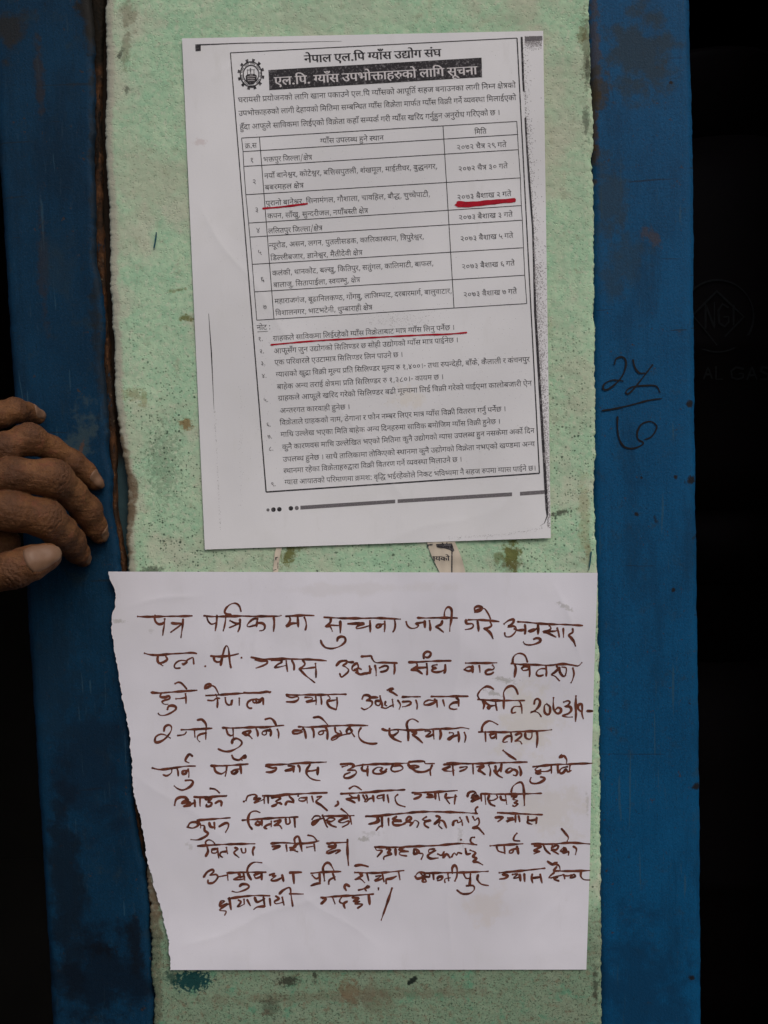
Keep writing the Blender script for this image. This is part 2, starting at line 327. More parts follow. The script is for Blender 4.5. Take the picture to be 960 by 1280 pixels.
# ------------------------------------------------------------------ steel frames
def strip(name, L_, R_, off, mat, parent=None, jit=(0, 0), back=.04, nc=10, seed=0, bow=0.0, step=5.0):
    ys = np.arange(-300, 1600.1, step)
    le = np.array([lerp_poly(L_, y) for y in ys]) + (vnoise(ys * .05, ys * 0, seed) * .7 + vnoise(ys * .23, ys * 0, seed + 1) * .5) * jit[0]
    re = np.array([lerp_poly(R_, y) for y in ys]) + (vnoise(ys * .05, ys * 0, seed + 2) * .7 + vnoise(ys * .23, ys * 0, seed + 3) * .5) * jit[1]
    u = np.linspace(0, 1, nc)
    px = le[:, None] + (re - le)[:, None] * u; py = np.repeat(ys[:, None], nc, 1)
    o_ = off + vnoise(px / 50, py / 90, seed + 5) * .00025
    edg = np.minimum(px - le[:, None], re[:, None] - px)
    o_ = o_ - .0018 * np.exp(-edg / 1.6) + bow * (u[None] - .5)
    P = at_np(px, py, o_); nr = len(ys)
    verts = P.reshape(-1, 3).tolist(); faces = []
    for i in range(nr - 1):
        b = i * nc
        faces += [(b + j, b + nc + j, b + nc + j + 1, b + j + 1) for j in range(nc - 1)]
    bk = len(verts)
    for i in range(nr):
        for q in (P[i, 0], P[i, -1]): verts.append((q[0], back, q[2]))
    for i in range(nr - 1):
        a, b_ = i * nc, (i + 1) * nc
        faces.append((a, bk + 2 * i, bk + 2 * i + 2, b_)); faces.append((a + nc - 1, b_ + nc - 1, bk + 2 * i + 3, bk + 2 * i + 1))
        faces.append((bk + 2 * i, bk + 2 * i + 1, bk + 2 * i + 3, bk + 2 * i + 2))
    return link_mesh(name, verts, faces, mat, parent)
LB = [(108, -300), (114, 0), (117, 60), (118, 250), (120, 330), (127, 363), (130, 400), (129.5, 468), (134, 520), (137, 570), (140, 590), (140, 640), (147, 680), (150, 705), (158, 800), (166, 1000), (184, 1110), (186, 1150), (189, 1205), (191, 1280), (200, 1600)]
LC = [(128, -300), (130, 0), (127, 90), (126, 160), (129, 300), (134, 400), (139.5, 468), (144, 520), (146.5, 570), (144, 590), (146, 640), (153, 672), (157, 705), (165, 800), (172, 1000), (187, 1110), (188, 1150), (190, 1205), (192, 1280), (201, 1600)]
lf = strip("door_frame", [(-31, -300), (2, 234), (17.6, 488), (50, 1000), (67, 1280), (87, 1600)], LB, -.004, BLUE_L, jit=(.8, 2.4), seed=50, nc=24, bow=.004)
tag(lf, "weathered blue steel door frame with shade in its paint and a rusted edge, left of the green pillar, gripped by a hand", "door frame")
strip("rusty_edge", [(x + .3, y) for x, y in LB], LC, -.0052, RUST, lf, jit=(0, 1.6), seed=70, nc=8)
FILL = Mat("crack_mortar_and_old_paint", .95, .1)
FILL.base(FILL.mix(FILL.noise(200, 4, .6), (.012, .009, .007), (.03, .02, .014)))
_s = FILL.n('ShaderNodeSeparateXYZ'); FILL.l(FILL.pos, _s.inputs[0])
FILL.over(FILL.ramp(_s.outputs[2], at(150, 560).z, at(150, 590).z, 0, .85), FILL.mix(FILL.noise(180, 4, .6), (.02, .05, .06), (.05, .09, .10)))
FILL = FILL.done()
strip("deep_joint_filler", [(x - 2, y) for x, y in LC], [(x + 6, y) for x, y in PL], -.010, FILL, lf, seed=74, nc=5)
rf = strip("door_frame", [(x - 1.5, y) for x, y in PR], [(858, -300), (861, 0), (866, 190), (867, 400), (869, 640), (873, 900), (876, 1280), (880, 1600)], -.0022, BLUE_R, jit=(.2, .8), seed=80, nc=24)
tag(rf, "clean blue steel door frame with a black handwritten number, right of the green pillar", "door frame")

# ------------------------------------------------------------------ ink on surfaces
class Ink:
    """flat marks lying on a surface whose height above the wall plane is off(px, py)"""
    def __init__(self, off, eps=.00010): self.off = off; self.eps = eps; self.v = []; self.f = []; self.k = 0
    def P(self, x, y, e=0): return at(x, y, self.off(x, y) + self.eps + e)
    def poly(self, pts, e=0):
        b = len(self.v); self.v += [self.P(x, y, e) for x, y in pts]
        for t in tessellate_polygon([[Vector((x, y, 0)) for x, y in pts]]): self.f.append(tuple(b + i for i in t))
    def quad(self, c, nu, nv, e=0):
        b = len(self.v)
        for j in range(nv + 1):
            for i in range(nu + 1):
                u, v = i / nu, j / nv
                x = (c[0][0] * (1 - u) + c[1][0] * u) * (1 - v) + (c[3][0] * (1 - u) + c[2][0] * u) * v
                y = (c[0][1] * (1 - u) + c[1][1] * u) * (1 - v) + (c[3][1] * (1 - u) + c[2][1] * u) * v
                self.v.append(self.P(x, y, e))
        for j in range(nv):
            for i in range(nu):
                a = b + j * (nu + 1) + i; self.f.append((a, a + nu + 1, a + nu + 2, a + 1))
    def line(self, a, b, w, w2=None, e=0):
        w2 = w if w2 is None else w2
        dx, dy = b[0] - a[0], b[1] - a[1]; l = math.hypot(dx, dy); nx, ny = -dy / l / 2, dx / l / 2
        self.quad([(a[0] - nx * w, a[1] - ny * w), (b[0] - nx * w2, b[1] - ny * w2), (b[0] + nx * w2, b[1] + ny * w2), (a[0] + nx * w, a[1] + ny * w)], max(1, int(l / 5)), 1, e)
    def dot(self, x, y, r, e=0, n=12): self.poly([(x + r * math.cos(2 * math.pi * i / n), y + r * math.sin(2 * math.pi * i / n)) for i in range(n)], e)
    def stroke(self, pts, w, smooth=True, var=.18, taper=True):
        self.k += 1; e0 = (self.k % 17) * 2.0e-6
        if smooth and len(pts) > 2: pts = catmull(pts)
        else:
            q = []
            for a, b in zip(pts, pts[1:]):
                n = max(1, int(math.hypot(b[0] - a[0], b[1] - a[1]) / 3))
                q += [(a[0] + (b[0] - a[0]) * i / n, a[1] + (b[1] - a[1]) * i / n) for i in range(n)]
            pts = q + [pts[-1]]
        n = len(pts); sd_ = random.random() * 50; b = len(self.v)
        for i, (x, y) in enumerate(pts):
            a, c = pts[max(0, i - 1)], pts[min(n - 1, i + 1)]
            dx, dy = c[0] - a[0], c[1] - a[1]; l = math.hypot(dx, dy) or 1
            ww = w * (1 + var * math.sin(sd_ + i * .45) * .6 + var * math.sin(sd_ * 3 + i * .17)) / 2
            if taper: ww *= 1 - .28 * max(0, (i / max(1, n - 1) - .72) / .28)
            nx, ny = -dy / l * ww, dx / l * ww; e = e0 + i * 3e-7
            self.v += [self.P(x - nx, y - ny, e), self.P(x + nx, y + ny, e)]
            if i: self.f.append((b + 2 * i - 2, b + 2 * i - 1, b + 2 * i + 1, b + 2 * i))
        for (p, q, last, e) in ((pts[0], pts[min(1, n - 1)], 0, e0), (pts[-1], pts[max(0, n - 2)], n - 1, e0 + n * 3e-7)):
            dx, dy = p[0] - q[0], p[1] - q[1]; ang = math.atan2(dy, dx)
            ww = w / 2 * (.72 if (taper and last) else 1.06)
            c = len(self.v); m = 7
            self.v += [self.P(p[0] + ww * math.cos(ang + math.pi * (k / (m - 1) - .5)), p[1] + ww * math.sin(ang + math.pi * (k / (m - 1) - .5)), e) for k in range(m)]
            self.f.append(tuple(range(c, c + m)))
    def glyphs(self, run, bold=0.0):
        st, x0, y0, x1, y1, h, wid = run[:7]; g = run[7:]
        if x1 is None: sx = h / 640; dx, dy = sx, -sx * .06
        else: dx, dy = (x1 - x0) / wid, (y1 - y0) / wid
        k = h / 622.0; sxx, sy = .062 * k, k
        for bi, bo in enumerate((0,) if not bold else (-bold, 0, bold)):
            for gi, X in zip(g[::2], g[1::2]):
                cs, tris = glyph(gi)
                b = len(self.v)
                for gx, gy in cs:
                    self.v.append(self.P(x0 + (X + gx) * dx + (622 - gy) * sxx + bo, y0 + (X + gx) * dy + (622 - gy) * sy, bi * 3e-6))
                self.f += [tuple(b + i for i in t) for t in tris]
    def build(self, name, mat, parent): return link_mesh(name, self.v, self.f, mat, parent, False)
def catmull(p, step=1.1):
    q = [p[0]] + list(p) + [p[-1]]; out = []
    for a, b, c, d in zip(q, q[1:], q[2:], q[3:]):
        n = max(2, int(math.hypot(c[0] - b[0], c[1] - b[1]) / step))
        for i in range(n):
            t = i / n
            out.append(tuple(.5 * (2 * b[k] + (c[k] - a[k]) * t + (2 * a[k] - 5 * b[k] + 4 * c[k] - d[k]) * t * t + (3 * b[k] - a[k] - 3 * c[k] + d[k]) * t ** 3) for k in (0, 1)))
    return out + [p[-1]]
_gc = {}
def glyph(gi):
    if gi not in _gc:
        cs = [list(zip(c[::2], c[1::2])) for c in FONT[gi]]
        base = []; k0 = 0
        for c in cs: base.append(k0); k0 += len(c)
        def area(c): return sum(p[0] * q[1] - q[0] * p[1] for p, q in zip(c, c[1:] + c[:1])) / 2
        def inside(p, c):
            r = False
            for a, b in zip(c, c[1:] + c[:1]):
                if (a[1] > p[1]) != (b[1] > p[1]) and p[0] < (b[0] - a[0]) * (p[1] - a[1]) / (b[1] - a[1]) + a[0]: r = not r
            return r
        outer = [i for i, c in enumerate(cs) if area(c) < 0]; tr = []
        for o in outer:
            grp = [o] + [i for i, c in enumerate(cs) if i not in outer and sum(inside(p, cs[o]) for p in c) > len(c) * .6]
            lut = [base[i] + q for i in grp for q in range(len(cs[i]))]
            tr += [tuple(lut[q] for q in f) for f in tessellate_polygon([[Vector((x, y, 0)) for x, y in cs[i]] for i in grp])]
        _gc[gi] = ([q for c in cs for q in c], tr)
    return _gc[gi]
# letter outlines: glyph id, contours, then for each contour its point count and points
LETTERS = [
5,2,16,-188,847,-184,866,-174,882,-158,892,-139,896,-120,892,-104,882,-93,866,-89,847,-93,828,-104,812,-120,801,-139,797,-158,801,-174,812,-184,828,18,69,863,38,778,-8,722,-67,690,
-138,680,-206,691,-264,724,-313,781,-352,863,-283,887,-255,826,-223,782,-184,756,-135,747,-84,756,-49,784,-24,829,-5,889,6,1,16,-185,772,-181,794,-168,813,-151,826,-130,830,-109,
826,-91,813,-79,794,-75,772,-79,750,-91,731,-109,718,-130,714,-151,718,-168,731,-181,750,9,1,72,470,218,459,157,424,114,374,88,312,80,231,96,159,144,93,229,29,356,100,382,145,287,
193,214,246,168,305,153,340,157,367,170,385,193,391,227,386,262,370,293,347,321,318,347,290,343,260,341,255,411,313,418,352,435,373,461,380,494,374,525,356,546,331,558,302,562,267,
560,235,552,204,540,171,525,146,594,175,608,210,620,252,629,298,632,367,622,418,593,449,549,459,495,442,426,392,375,402,365,412,355,450,351,486,350,516,351,543,353,568,357,594,363,
594,551,521,551,521,622,779,622,779,551,675,551,675,0,594,0,594,290,570,285,547,282,523,280,498,279,479,280,455,282,466,251,10,1,76,470,218,459,157,424,114,374,88,312,80,231,96,159,
144,93,229,29,356,100,382,145,287,193,214,246,168,305,153,340,157,367,170,385,193,391,227,386,262,370,293,347,321,318,347,290,343,260,341,255,411,313,418,352,435,373,461,380,494,
374,525,356,546,331,558,302,562,267,560,235,552,204,540,171,525,146,594,175,608,210,620,252,629,298,632,367,622,418,593,449,549,459,495,442,426,392,375,402,365,412,355,450,351,486,
350,516,351,543,353,568,357,594,363,594,551,521,551,521,622,1038,622,1038,551,934,551,934,0,853,0,853,551,675,551,675,0,594,0,594,290,570,285,547,282,523,280,498,279,479,280,455,
282,466,251,12,2,76,271,222,242,220,213,215,186,207,161,197,118,228,82,263,58,304,50,352,52,378,60,400,72,418,87,433,112,448,141,458,176,463,221,465,314,465,314,551,0,551,0,622,505,
622,505,551,395,551,395,394,211,394,184,393,167,391,155,387,145,381,134,366,130,347,134,325,144,306,158,291,174,277,222,290,275,294,343,285,398,256,435,212,447,154,437,96,406,52,
356,21,289,4,319,-8,350,-19,382,-30,415,-40,382,-110,326,-83,273,-56,223,-27,176,1,123,7,82,18,57,37,48,65,51,85,62,102,78,112,101,116,121,113,142,106,166,91,194,70,207,68,219,68,
281,73,328,88,356,115,366,153,360,182,342,204,312,218,26,293,615,274,651,258,688,247,726,243,762,254,821,288,862,337,888,398,896,429,894,457,890,482,882,504,872,482,806,464,814,446,
821,426,826,405,827,370,821,344,804,328,779,323,747,326,714,336,682,353,650,375,615,13,1,51,0,622,563,622,563,551,453,551,477,510,485,464,465,385,406,328,440,293,470,254,492,207,
499,152,493,106,476,68,450,38,415,17,374,4,328,0,272,8,220,30,169,71,120,130,74,210,29,313,100,338,129,265,162,200,196,148,234,108,276,82,320,74,357,79,388,92,407,119,414,160,408,
199,392,236,365,269,329,301,298,296,264,294,259,364,323,372,368,390,395,420,404,463,400,491,389,516,372,536,351,551,0,551,19,1,60,568,551,474,551,474,380,472,334,466,299,456,271,
441,246,393,208,323,192,307,266,327,270,344,276,359,282,370,292,380,305,388,322,392,345,393,380,393,551,160,551,160,353,161,311,163,278,168,252,176,230,188,212,206,196,230,179,260,
160,370,98,424,63,460,30,479,-7,486,-53,482,-92,470,-128,454,-160,439,-184,367,-142,380,-121,392,-100,400,-77,403,-55,401,-37,395,-22,383,-6,363,10,333,31,290,56,203,106,167,129,
136,154,112,180,95,212,83,256,79,316,79,551,0,551,0,622,568,622,20,2,60,568,551,474,551,474,380,472,334,466,299,456,271,441,246,393,208,323,192,307,266,327,270,344,276,359,282,370,
292,380,305,388,322,392,345,393,380,393,551,160,551,160,353,161,311,163,278,168,252,176,230,188,212,206,196,230,179,260,160,370,98,424,63,460,30,479,-7,486,-53,482,-92,470,-128,454,
-160,439,-184,367,-142,380,-121,392,-100,400,-77,403,-55,401,-37,395,-22,383,-6,363,10,333,31,290,56,203,106,167,129,136,154,112,180,95,212,83,256,79,316,79,551,0,551,0,622,568,622,
20,394,615,373,686,352,740,331,778,307,804,280,818,248,823,227,822,209,818,193,814,178,809,154,882,196,892,245,896,295,890,338,870,376,836,410,784,440,711,469,615,25,1,66,777,551,
452,551,452,349,505,386,569,399,628,389,675,358,706,307,716,239,712,192,701,141,681,90,651,39,579,80,602,114,620,154,632,196,636,237,631,278,616,307,593,324,562,330,508,312,452,258,
452,0,371,0,371,174,344,154,312,136,272,122,226,118,180,123,138,137,100,161,71,194,52,238,46,290,60,362,101,417,164,452,244,464,268,463,296,460,321,457,339,454,333,381,315,385,292,
388,269,390,249,391,198,384,159,365,135,334,127,292,135,246,158,214,190,194,228,188,270,193,306,209,340,232,371,260,371,551,0,551,0,622,777,622,26,2,36,729,551,729,0,648,0,648,45,
611,28,572,16,530,9,488,7,382,20,282,60,183,132,85,239,62,271,49,296,42,318,40,338,44,358,55,376,75,389,104,393,127,390,148,382,165,368,181,350,199,372,210,398,215,428,217,458,216,
483,214,508,209,530,201,551,0,551,0,622,833,622,833,551,52,534,232,568,236,598,246,625,262,648,280,648,551,281,551,294,509,298,458,289,384,263,328,221,285,166,253,238,179,314,124,
396,90,490,79,532,82,572,89,610,102,648,122,648,198,623,185,593,174,559,166,521,164,476,169,436,184,403,207,378,238,361,276,356,319,368,384,404,432,460,463,531,473,550,472,575,470,
599,467,616,463,610,394,594,398,576,401,558,403,540,404,497,398,464,382,444,354,437,316,444,279,464,252,496,237,27,1,26,208,551,208,234,205,211,196,193,180,182,160,178,134,183,106,
199,81,222,60,250,46,280,41,308,44,329,54,345,73,356,102,359,127,359,127,551,0,551,0,622,578,622,578,551,474,551,474,0,393,0,393,551,28,2,26,605,551,502,551,502,0,421,0,421,166,388,
148,352,132,310,122,259,118,189,128,134,158,98,206,86,266,88,294,96,320,109,344,128,366,92,389,65,420,48,457,42,497,44,526,52,551,0,551,0,622,605,622,29,167,269,174,233,195,208,227,
193,267,188,316,193,358,210,393,233,421,260,421,551,145,551,128,525,123,494,128,461,144,437,169,421,200,412,230,417,263,419,288,418,308,417,302,347,295,348,287,348,280,348,273,348,
229,343,196,328,174,303,30,1,42,649,551,545,551,545,0,465,0,465,165,436,148,403,133,364,122,317,118,247,129,190,161,153,211,141,275,144,303,154,330,168,353,185,371,38,369,38,441,
331,441,349,441,367,440,382,440,389,440,382,370,350,370,298,364,256,346,230,315,221,274,228,236,250,210,281,193,317,188,363,193,402,210,436,233,465,260,465,551,0,551,0,622,649,622,
31,1,94,296,70,370,78,436,102,493,139,536,187,565,245,574,310,568,353,551,388,524,411,487,419,458,414,438,401,428,381,424,358,431,328,450,300,485,278,535,261,502,198,432,226,384,
262,356,307,347,356,354,400,374,438,408,466,455,481,455,551,0,551,0,622,715,622,715,551,535,551,535,477,582,457,620,422,645,372,653,308,647,251,628,195,598,143,556,96,505,56,444,26,
374,6,296,0,211,10,150,42,113,89,101,147,103,168,108,190,118,212,132,231,95,254,66,284,49,319,43,359,54,412,88,451,140,475,206,483,225,482,249,480,272,477,288,473,282,404,267,408,
250,412,232,414,212,415,146,399,124,350,130,324,146,305,171,291,202,281,232,288,266,290,277,290,289,289,300,288,308,287,302,217,296,218,288,218,282,218,276,218,206,200,182,148,190,
113,213,89,249,75,32,1,43,653,551,653,0,572,0,572,370,435,370,400,371,378,373,410,340,436,303,452,262,458,218,453,176,438,141,414,114,384,95,348,84,310,80,258,88,209,110,162,151,
117,212,74,294,31,401,102,426,149,308,198,222,250,170,306,153,335,157,358,170,374,193,379,227,371,270,348,310,314,346,273,377,302,441,572,441,572,551,0,551,0,622,757,622,757,551,35,
1,42,519,551,371,551,371,349,316,349,272,347,236,341,206,331,181,318,140,273,126,215,132,171,148,136,173,108,206,89,243,78,283,74,333,77,375,86,414,101,455,121,482,47,437,29,388,14,
338,3,286,0,221,6,162,26,114,58,77,101,54,155,46,220,54,280,80,330,119,369,170,397,227,414,288,420,290,420,290,551,0,551,0,622,519,622,36,2,28,600,551,371,551,371,414,442,377,495,
328,528,267,539,198,531,135,506,84,468,47,418,20,360,5,297,0,195,14,115,56,63,125,46,216,54,278,80,328,119,368,170,397,227,414,287,420,290,420,290,551,0,551,0,622,600,622,19,293,72,
358,80,411,102,446,142,458,200,451,246,429,286,393,321,343,349,308,349,241,342,187,321,162,301,142,276,130,246,126,210,138,149,174,106,227,80,37,1,60,358,222,329,220,300,215,272,
207,248,197,205,228,169,263,145,304,137,352,140,378,147,400,159,418,174,433,199,448,228,458,264,463,308,465,401,465,401,551,0,551,0,622,592,622,592,551,482,551,482,394,298,394,272,
393,254,391,242,387,232,381,221,366,217,347,220,325,231,306,246,291,261,277,309,290,362,294,430,285,485,256,522,212,534,154,522,93,485,44,424,11,337,0,244,11,162,44,89,94,25,158,86,
207,144,148,202,106,266,82,337,74,424,94,453,152,447,183,428,204,399,218,38,2,50,307,0,234,7,170,28,118,61,79,106,54,163,46,231,55,295,82,348,124,390,177,420,238,439,305,446,305,
551,0,551,0,622,577,622,577,551,385,551,385,375,346,375,289,373,248,366,215,356,188,341,162,319,142,292,130,259,126,221,134,168,158,126,196,95,248,75,237,116,233,157,237,190,250,
221,270,248,298,270,335,283,380,288,425,283,460,270,488,248,508,221,519,190,523,157,509,94,466,44,397,11,14,306,140,310,104,323,70,373,76,413,94,439,121,448,157,444,184,430,204,410,
217,385,221,353,216,328,200,312,174,39,2,25,634,551,634,0,553,0,553,551,420,551,420,321,418,282,412,250,401,222,385,198,361,176,331,160,294,149,251,146,170,161,114,205,99,231,88,
263,81,303,79,352,79,551,0,551,0,622,737,622,737,551,17,249,217,293,225,321,249,330,267,336,288,338,315,339,353,339,551,160,551,160,353,161,318,164,291,170,270,178,251,190,237,206,
226,225,219,40,1,36,481,551,481,0,400,0,400,328,291,328,238,326,200,322,172,313,150,299,132,274,126,237,135,189,163,142,208,94,271,40,217,-12,173,28,132,68,96,109,68,151,51,195,45,
242,48,275,58,305,74,330,93,351,125,373,163,388,211,396,272,399,400,399,400,551,0,551,0,622,584,622,584,551,41,1,58,553,551,553,0,472,0,472,180,440,162,403,146,359,136,308,132,229,
144,164,180,114,240,83,322,164,346,216,378,245,418,255,467,249,511,232,542,205,562,171,568,148,565,130,556,118,541,114,521,134,480,195,461,187,391,129,405,84,430,56,468,46,519,55,
568,82,604,123,625,172,632,212,628,250,614,285,592,312,561,330,520,336,469,326,402,296,349,248,307,182,274,206,243,234,220,268,207,314,203,362,208,403,223,439,246,472,275,472,551,
390,551,390,622,656,622,656,551,42,1,68,413,-58,392,-24,373,11,356,44,342,73,330,71,316,70,302,68,287,68,245,71,202,78,162,92,124,112,92,140,68,176,51,219,46,272,50,313,62,348,79,
377,102,401,139,426,183,443,234,453,290,456,295,456,295,551,0,551,0,622,534,622,534,551,376,551,376,385,327,385,275,383,234,378,201,369,173,355,153,338,138,317,129,292,126,262,136,
214,166,174,216,149,287,140,293,140,299,140,305,140,312,141,308,160,306,176,311,206,327,226,349,236,373,240,411,234,438,216,455,190,461,162,457,134,446,112,430,97,410,86,423,62,438,
36,457,9,480,-24,43,1,77,630,551,526,551,526,0,445,0,445,150,413,132,378,116,336,106,283,103,213,113,158,144,123,191,111,251,113,278,120,303,132,327,148,348,105,370,72,402,49,442,
42,493,52,548,83,592,130,622,187,632,236,625,276,604,302,572,311,531,301,486,271,443,210,482,219,492,226,504,229,515,230,526,228,541,220,554,206,565,184,568,158,562,136,546,121,521,
116,489,120,460,132,438,149,421,172,409,197,402,223,397,254,403,288,405,300,405,312,404,324,403,333,402,326,332,319,333,312,333,304,333,298,333,253,328,220,312,198,288,191,254,198,
218,220,193,252,178,292,173,341,178,382,194,416,218,445,245,445,551,383,551,383,622,630,622,44,1,26,0,622,569,622,569,551,466,551,466,0,385,0,385,298,204,298,204,244,200,220,190,
202,174,192,153,188,128,193,102,209,77,232,56,260,42,290,37,318,40,339,50,355,69,366,98,369,385,369,385,551,0,551,46,2,21,479,551,479,0,398,0,398,191,368,174,335,159,298,149,254,
146,216,149,182,160,152,175,128,194,106,223,91,258,82,301,79,358,79,551,0,551,0,622,583,622,583,551,15,398,551,160,551,160,369,161,332,163,304,167,282,172,266,180,252,190,240,220,
223,263,217,302,222,338,236,370,256,398,280,47,2,45,460,551,460,349,486,370,514,386,544,396,578,399,637,389,684,358,715,307,725,239,721,192,710,141,690,90,660,39,588,80,611,114,629,
154,641,196,645,237,640,278,625,307,601,324,570,330,516,312,460,257,460,0,379,0,379,193,353,175,323,160,288,150,248,146,210,150,176,160,147,177,125,197,104,228,90,262,82,302,79,354,
79,551,0,551,0,622,786,622,786,551,13,160,551,160,360,162,313,166,281,174,259,188,240,213,223,248,217,287,221,321,234,352,254,379,278,379,551,48,2,39,585,551,482,551,482,0,401,0,
401,165,371,148,336,132,293,122,241,118,188,123,140,139,101,164,71,198,52,238,46,286,61,362,106,418,176,452,265,464,280,464,299,462,319,461,338,459,356,457,369,454,363,385,342,389,
318,392,293,394,268,395,248,394,230,392,365,224,384,239,401,256,401,551,0,551,0,622,585,622,11,127,287,135,242,160,210,198,190,242,184,260,185,276,187,293,190,308,195,168,370,137,
335,49,1,62,174,632,209,629,240,622,267,607,291,586,307,563,320,533,329,492,332,437,332,321,533,321,533,551,402,551,402,622,717,622,717,551,614,551,614,0,533,0,533,250,332,250,332,
213,328,185,318,166,302,155,283,151,264,154,243,164,223,178,204,196,188,216,175,237,167,258,164,278,167,295,178,308,196,318,224,321,253,321,253,426,252,468,248,498,242,520,232,538,
206,560,169,568,145,565,128,555,118,540,114,521,120,496,138,478,169,466,218,460,210,389,143,401,90,426,57,464,46,520,56,571,84,606,126,625,50,2,28,509,551,509,0,428,0,428,250,207,
250,207,213,203,185,192,166,177,155,159,151,140,154,119,164,99,178,80,196,64,216,50,237,42,258,39,278,42,295,52,308,71,318,100,321,126,321,126,551,0,551,0,622,612,622,612,551,4,428,
551,207,551,207,321,428,321,51,2,24,595,622,595,551,491,551,491,0,410,0,410,179,379,162,343,146,301,136,253,132,172,147,108,192,62,263,38,353,92,369,130,390,152,418,160,457,157,484,
148,509,136,532,123,551,0,551,0,622,14,129,301,152,258,180,228,215,209,259,203,306,208,346,224,380,247,410,274,410,551,211,551,233,498,240,445,212,355,52,1,44,395,42,341,-12,284,37,
230,87,181,136,138,181,102,222,75,256,57,284,46,305,42,323,40,340,44,358,55,376,75,389,104,393,127,390,148,382,165,368,181,349,215,372,238,399,252,431,256,468,255,491,251,514,246,
534,239,551,0,551,0,622,424,622,424,551,320,551,332,510,336,458,330,407,314,365,288,330,254,300,213,276,167,254,216,201,272,146,332,93,54,1,55,0,551,0,622,693,622,693,551,589,551,
589,0,508,0,508,355,502,356,494,356,470,353,445,344,420,327,397,300,375,262,356,208,279,232,293,275,311,313,287,329,263,342,238,350,209,353,174,347,148,330,131,304,126,271,131,234,
148,198,174,163,210,126,255,86,309,40,255,-12,200,37,149,84,106,129,73,176,52,224,45,275,51,323,70,362,97,390,131,410,168,422,204,426,246,422,284,412,320,394,354,370,419,412,499,
426,504,426,508,426,508,551,57,1,46,571,551,467,551,467,0,387,0,387,165,358,148,324,132,282,122,233,118,182,123,137,139,99,164,70,198,52,238,46,286,60,362,104,418,170,452,255,464,
270,464,288,462,307,461,326,459,342,457,354,454,349,381,329,385,306,388,282,390,259,391,204,384,162,364,136,331,127,287,135,243,158,212,193,194,235,188,283,194,324,210,359,234,387,
260,387,551,0,551,0,622,571,622,58,2,60,122,189,90,193,64,206,46,227,40,255,44,280,58,299,78,310,104,314,122,312,142,306,164,295,191,276,236,299,273,335,297,384,305,443,298,493,276,
532,242,558,199,566,172,563,153,552,142,537,138,516,140,500,148,484,162,467,186,454,221,444,270,440,253,370,171,385,112,418,78,463,66,517,75,563,102,600,145,624,204,632,250,627,292,
610,329,584,358,546,378,499,384,440,375,374,350,312,308,260,254,221,298,180,341,134,380,88,414,43,350,-1,301,65,258,118,217,160,179,194,151,190,8,591,551,591,0,510,0,510,551,421,
551,421,622,695,622,695,551,60,2,49,587,551,587,0,506,0,506,266,477,258,448,254,416,252,380,251,337,253,292,258,248,267,212,277,191,264,167,253,212,200,264,146,320,92,380,42,326,
-12,272,37,220,87,174,136,133,181,99,222,73,256,55,284,46,305,41,323,40,340,44,358,55,376,75,389,104,393,127,390,148,382,165,368,181,350,199,372,210,398,215,428,217,458,216,486,212,
512,207,534,201,551,0,551,0,622,691,622,691,551,16,369,322,406,323,440,326,472,331,506,339,506,551,281,551,288,532,293,511,297,486,298,458,296,419,288,385,277,356,262,333,315,325,
61,1,71,321,69,354,82,380,98,397,120,403,148,396,182,374,208,336,224,280,229,219,222,174,200,147,167,138,124,141,94,150,64,167,33,196,0,241,-40,302,-89,248,-142,167,-73,108,-9,70,
57,58,130,62,166,74,198,92,225,115,248,97,268,82,292,72,320,69,352,72,378,79,400,91,418,106,433,131,448,158,458,191,463,229,465,361,465,361,551,0,551,0,622,546,622,546,551,442,551,
442,394,230,394,204,393,186,391,174,387,164,381,153,366,149,347,152,328,159,312,170,297,183,284,232,296,284,300,347,295,396,279,434,255,460,224,476,190,481,153,472,100,447,57,405,
24,348,2,66,1,8,170,551,170,0,89,0,89,551,0,551,0,622,273,622,273,551,67,1,32,89,551,0,551,0,622,80,622,69,645,60,669,55,695,53,724,68,794,111,849,179,884,266,896,399,877,516,820,
618,730,704,615,620,615,459,772,283,824,221,817,174,794,144,760,134,714,136,686,144,662,154,640,165,622,273,622,273,551,170,551,170,0,89,0,68,1,36,-185,615,-200,649,-211,682,-218,
714,-220,748,-210,807,-178,854,-128,886,-61,896,-6,889,39,868,76,831,108,778,136,709,163,622,273,622,273,551,170,551,170,0,89,0,89,551,0,551,0,622,87,622,58,712,28,776,-8,813,-57,
825,-92,819,-118,800,-134,771,-139,733,-136,701,-129,672,-118,644,-105,615,69,1,32,-248,-12,-193,5,-136,11,-69,1,-20,-28,12,-72,22,-129,10,-184,-24,-229,-81,-258,-157,-268,-247,
-256,-324,-222,-392,-168,-455,-100,-394,-57,-356,-101,-320,-136,-284,-163,-246,-182,-204,-192,-157,-196,-78,-178,-51,-122,-57,-93,-76,-73,-102,-61,-131,-57,-157,-58,-180,-62,-201,
-69,-222,-79,70,1,36,-63,-245,-89,-254,-116,-262,-145,-266,-173,-268,-240,-258,-290,-228,-322,-183,-333,-126,-322,-73,-287,-29,-233,1,-162,11,-92,4,-31,-17,22,-49,68,-90,109,-138,
145,-189,83,-228,28,-155,-27,-101,-87,-68,-156,-57,-201,-62,-233,-76,-252,-99,-259,-128,-253,-160,-234,-181,-208,-192,-178,-196,-152,-195,-130,-190,-109,-184,-88,-175,71,1,26,27,
-233,0,-246,-32,-257,-67,-265,-106,-268,-173,-258,-224,-228,-255,-183,-266,-126,-255,-74,-222,-28,-166,4,-89,18,-82,-48,-132,-59,-166,-77,-186,-102,-192,-132,-186,-161,-167,-182,
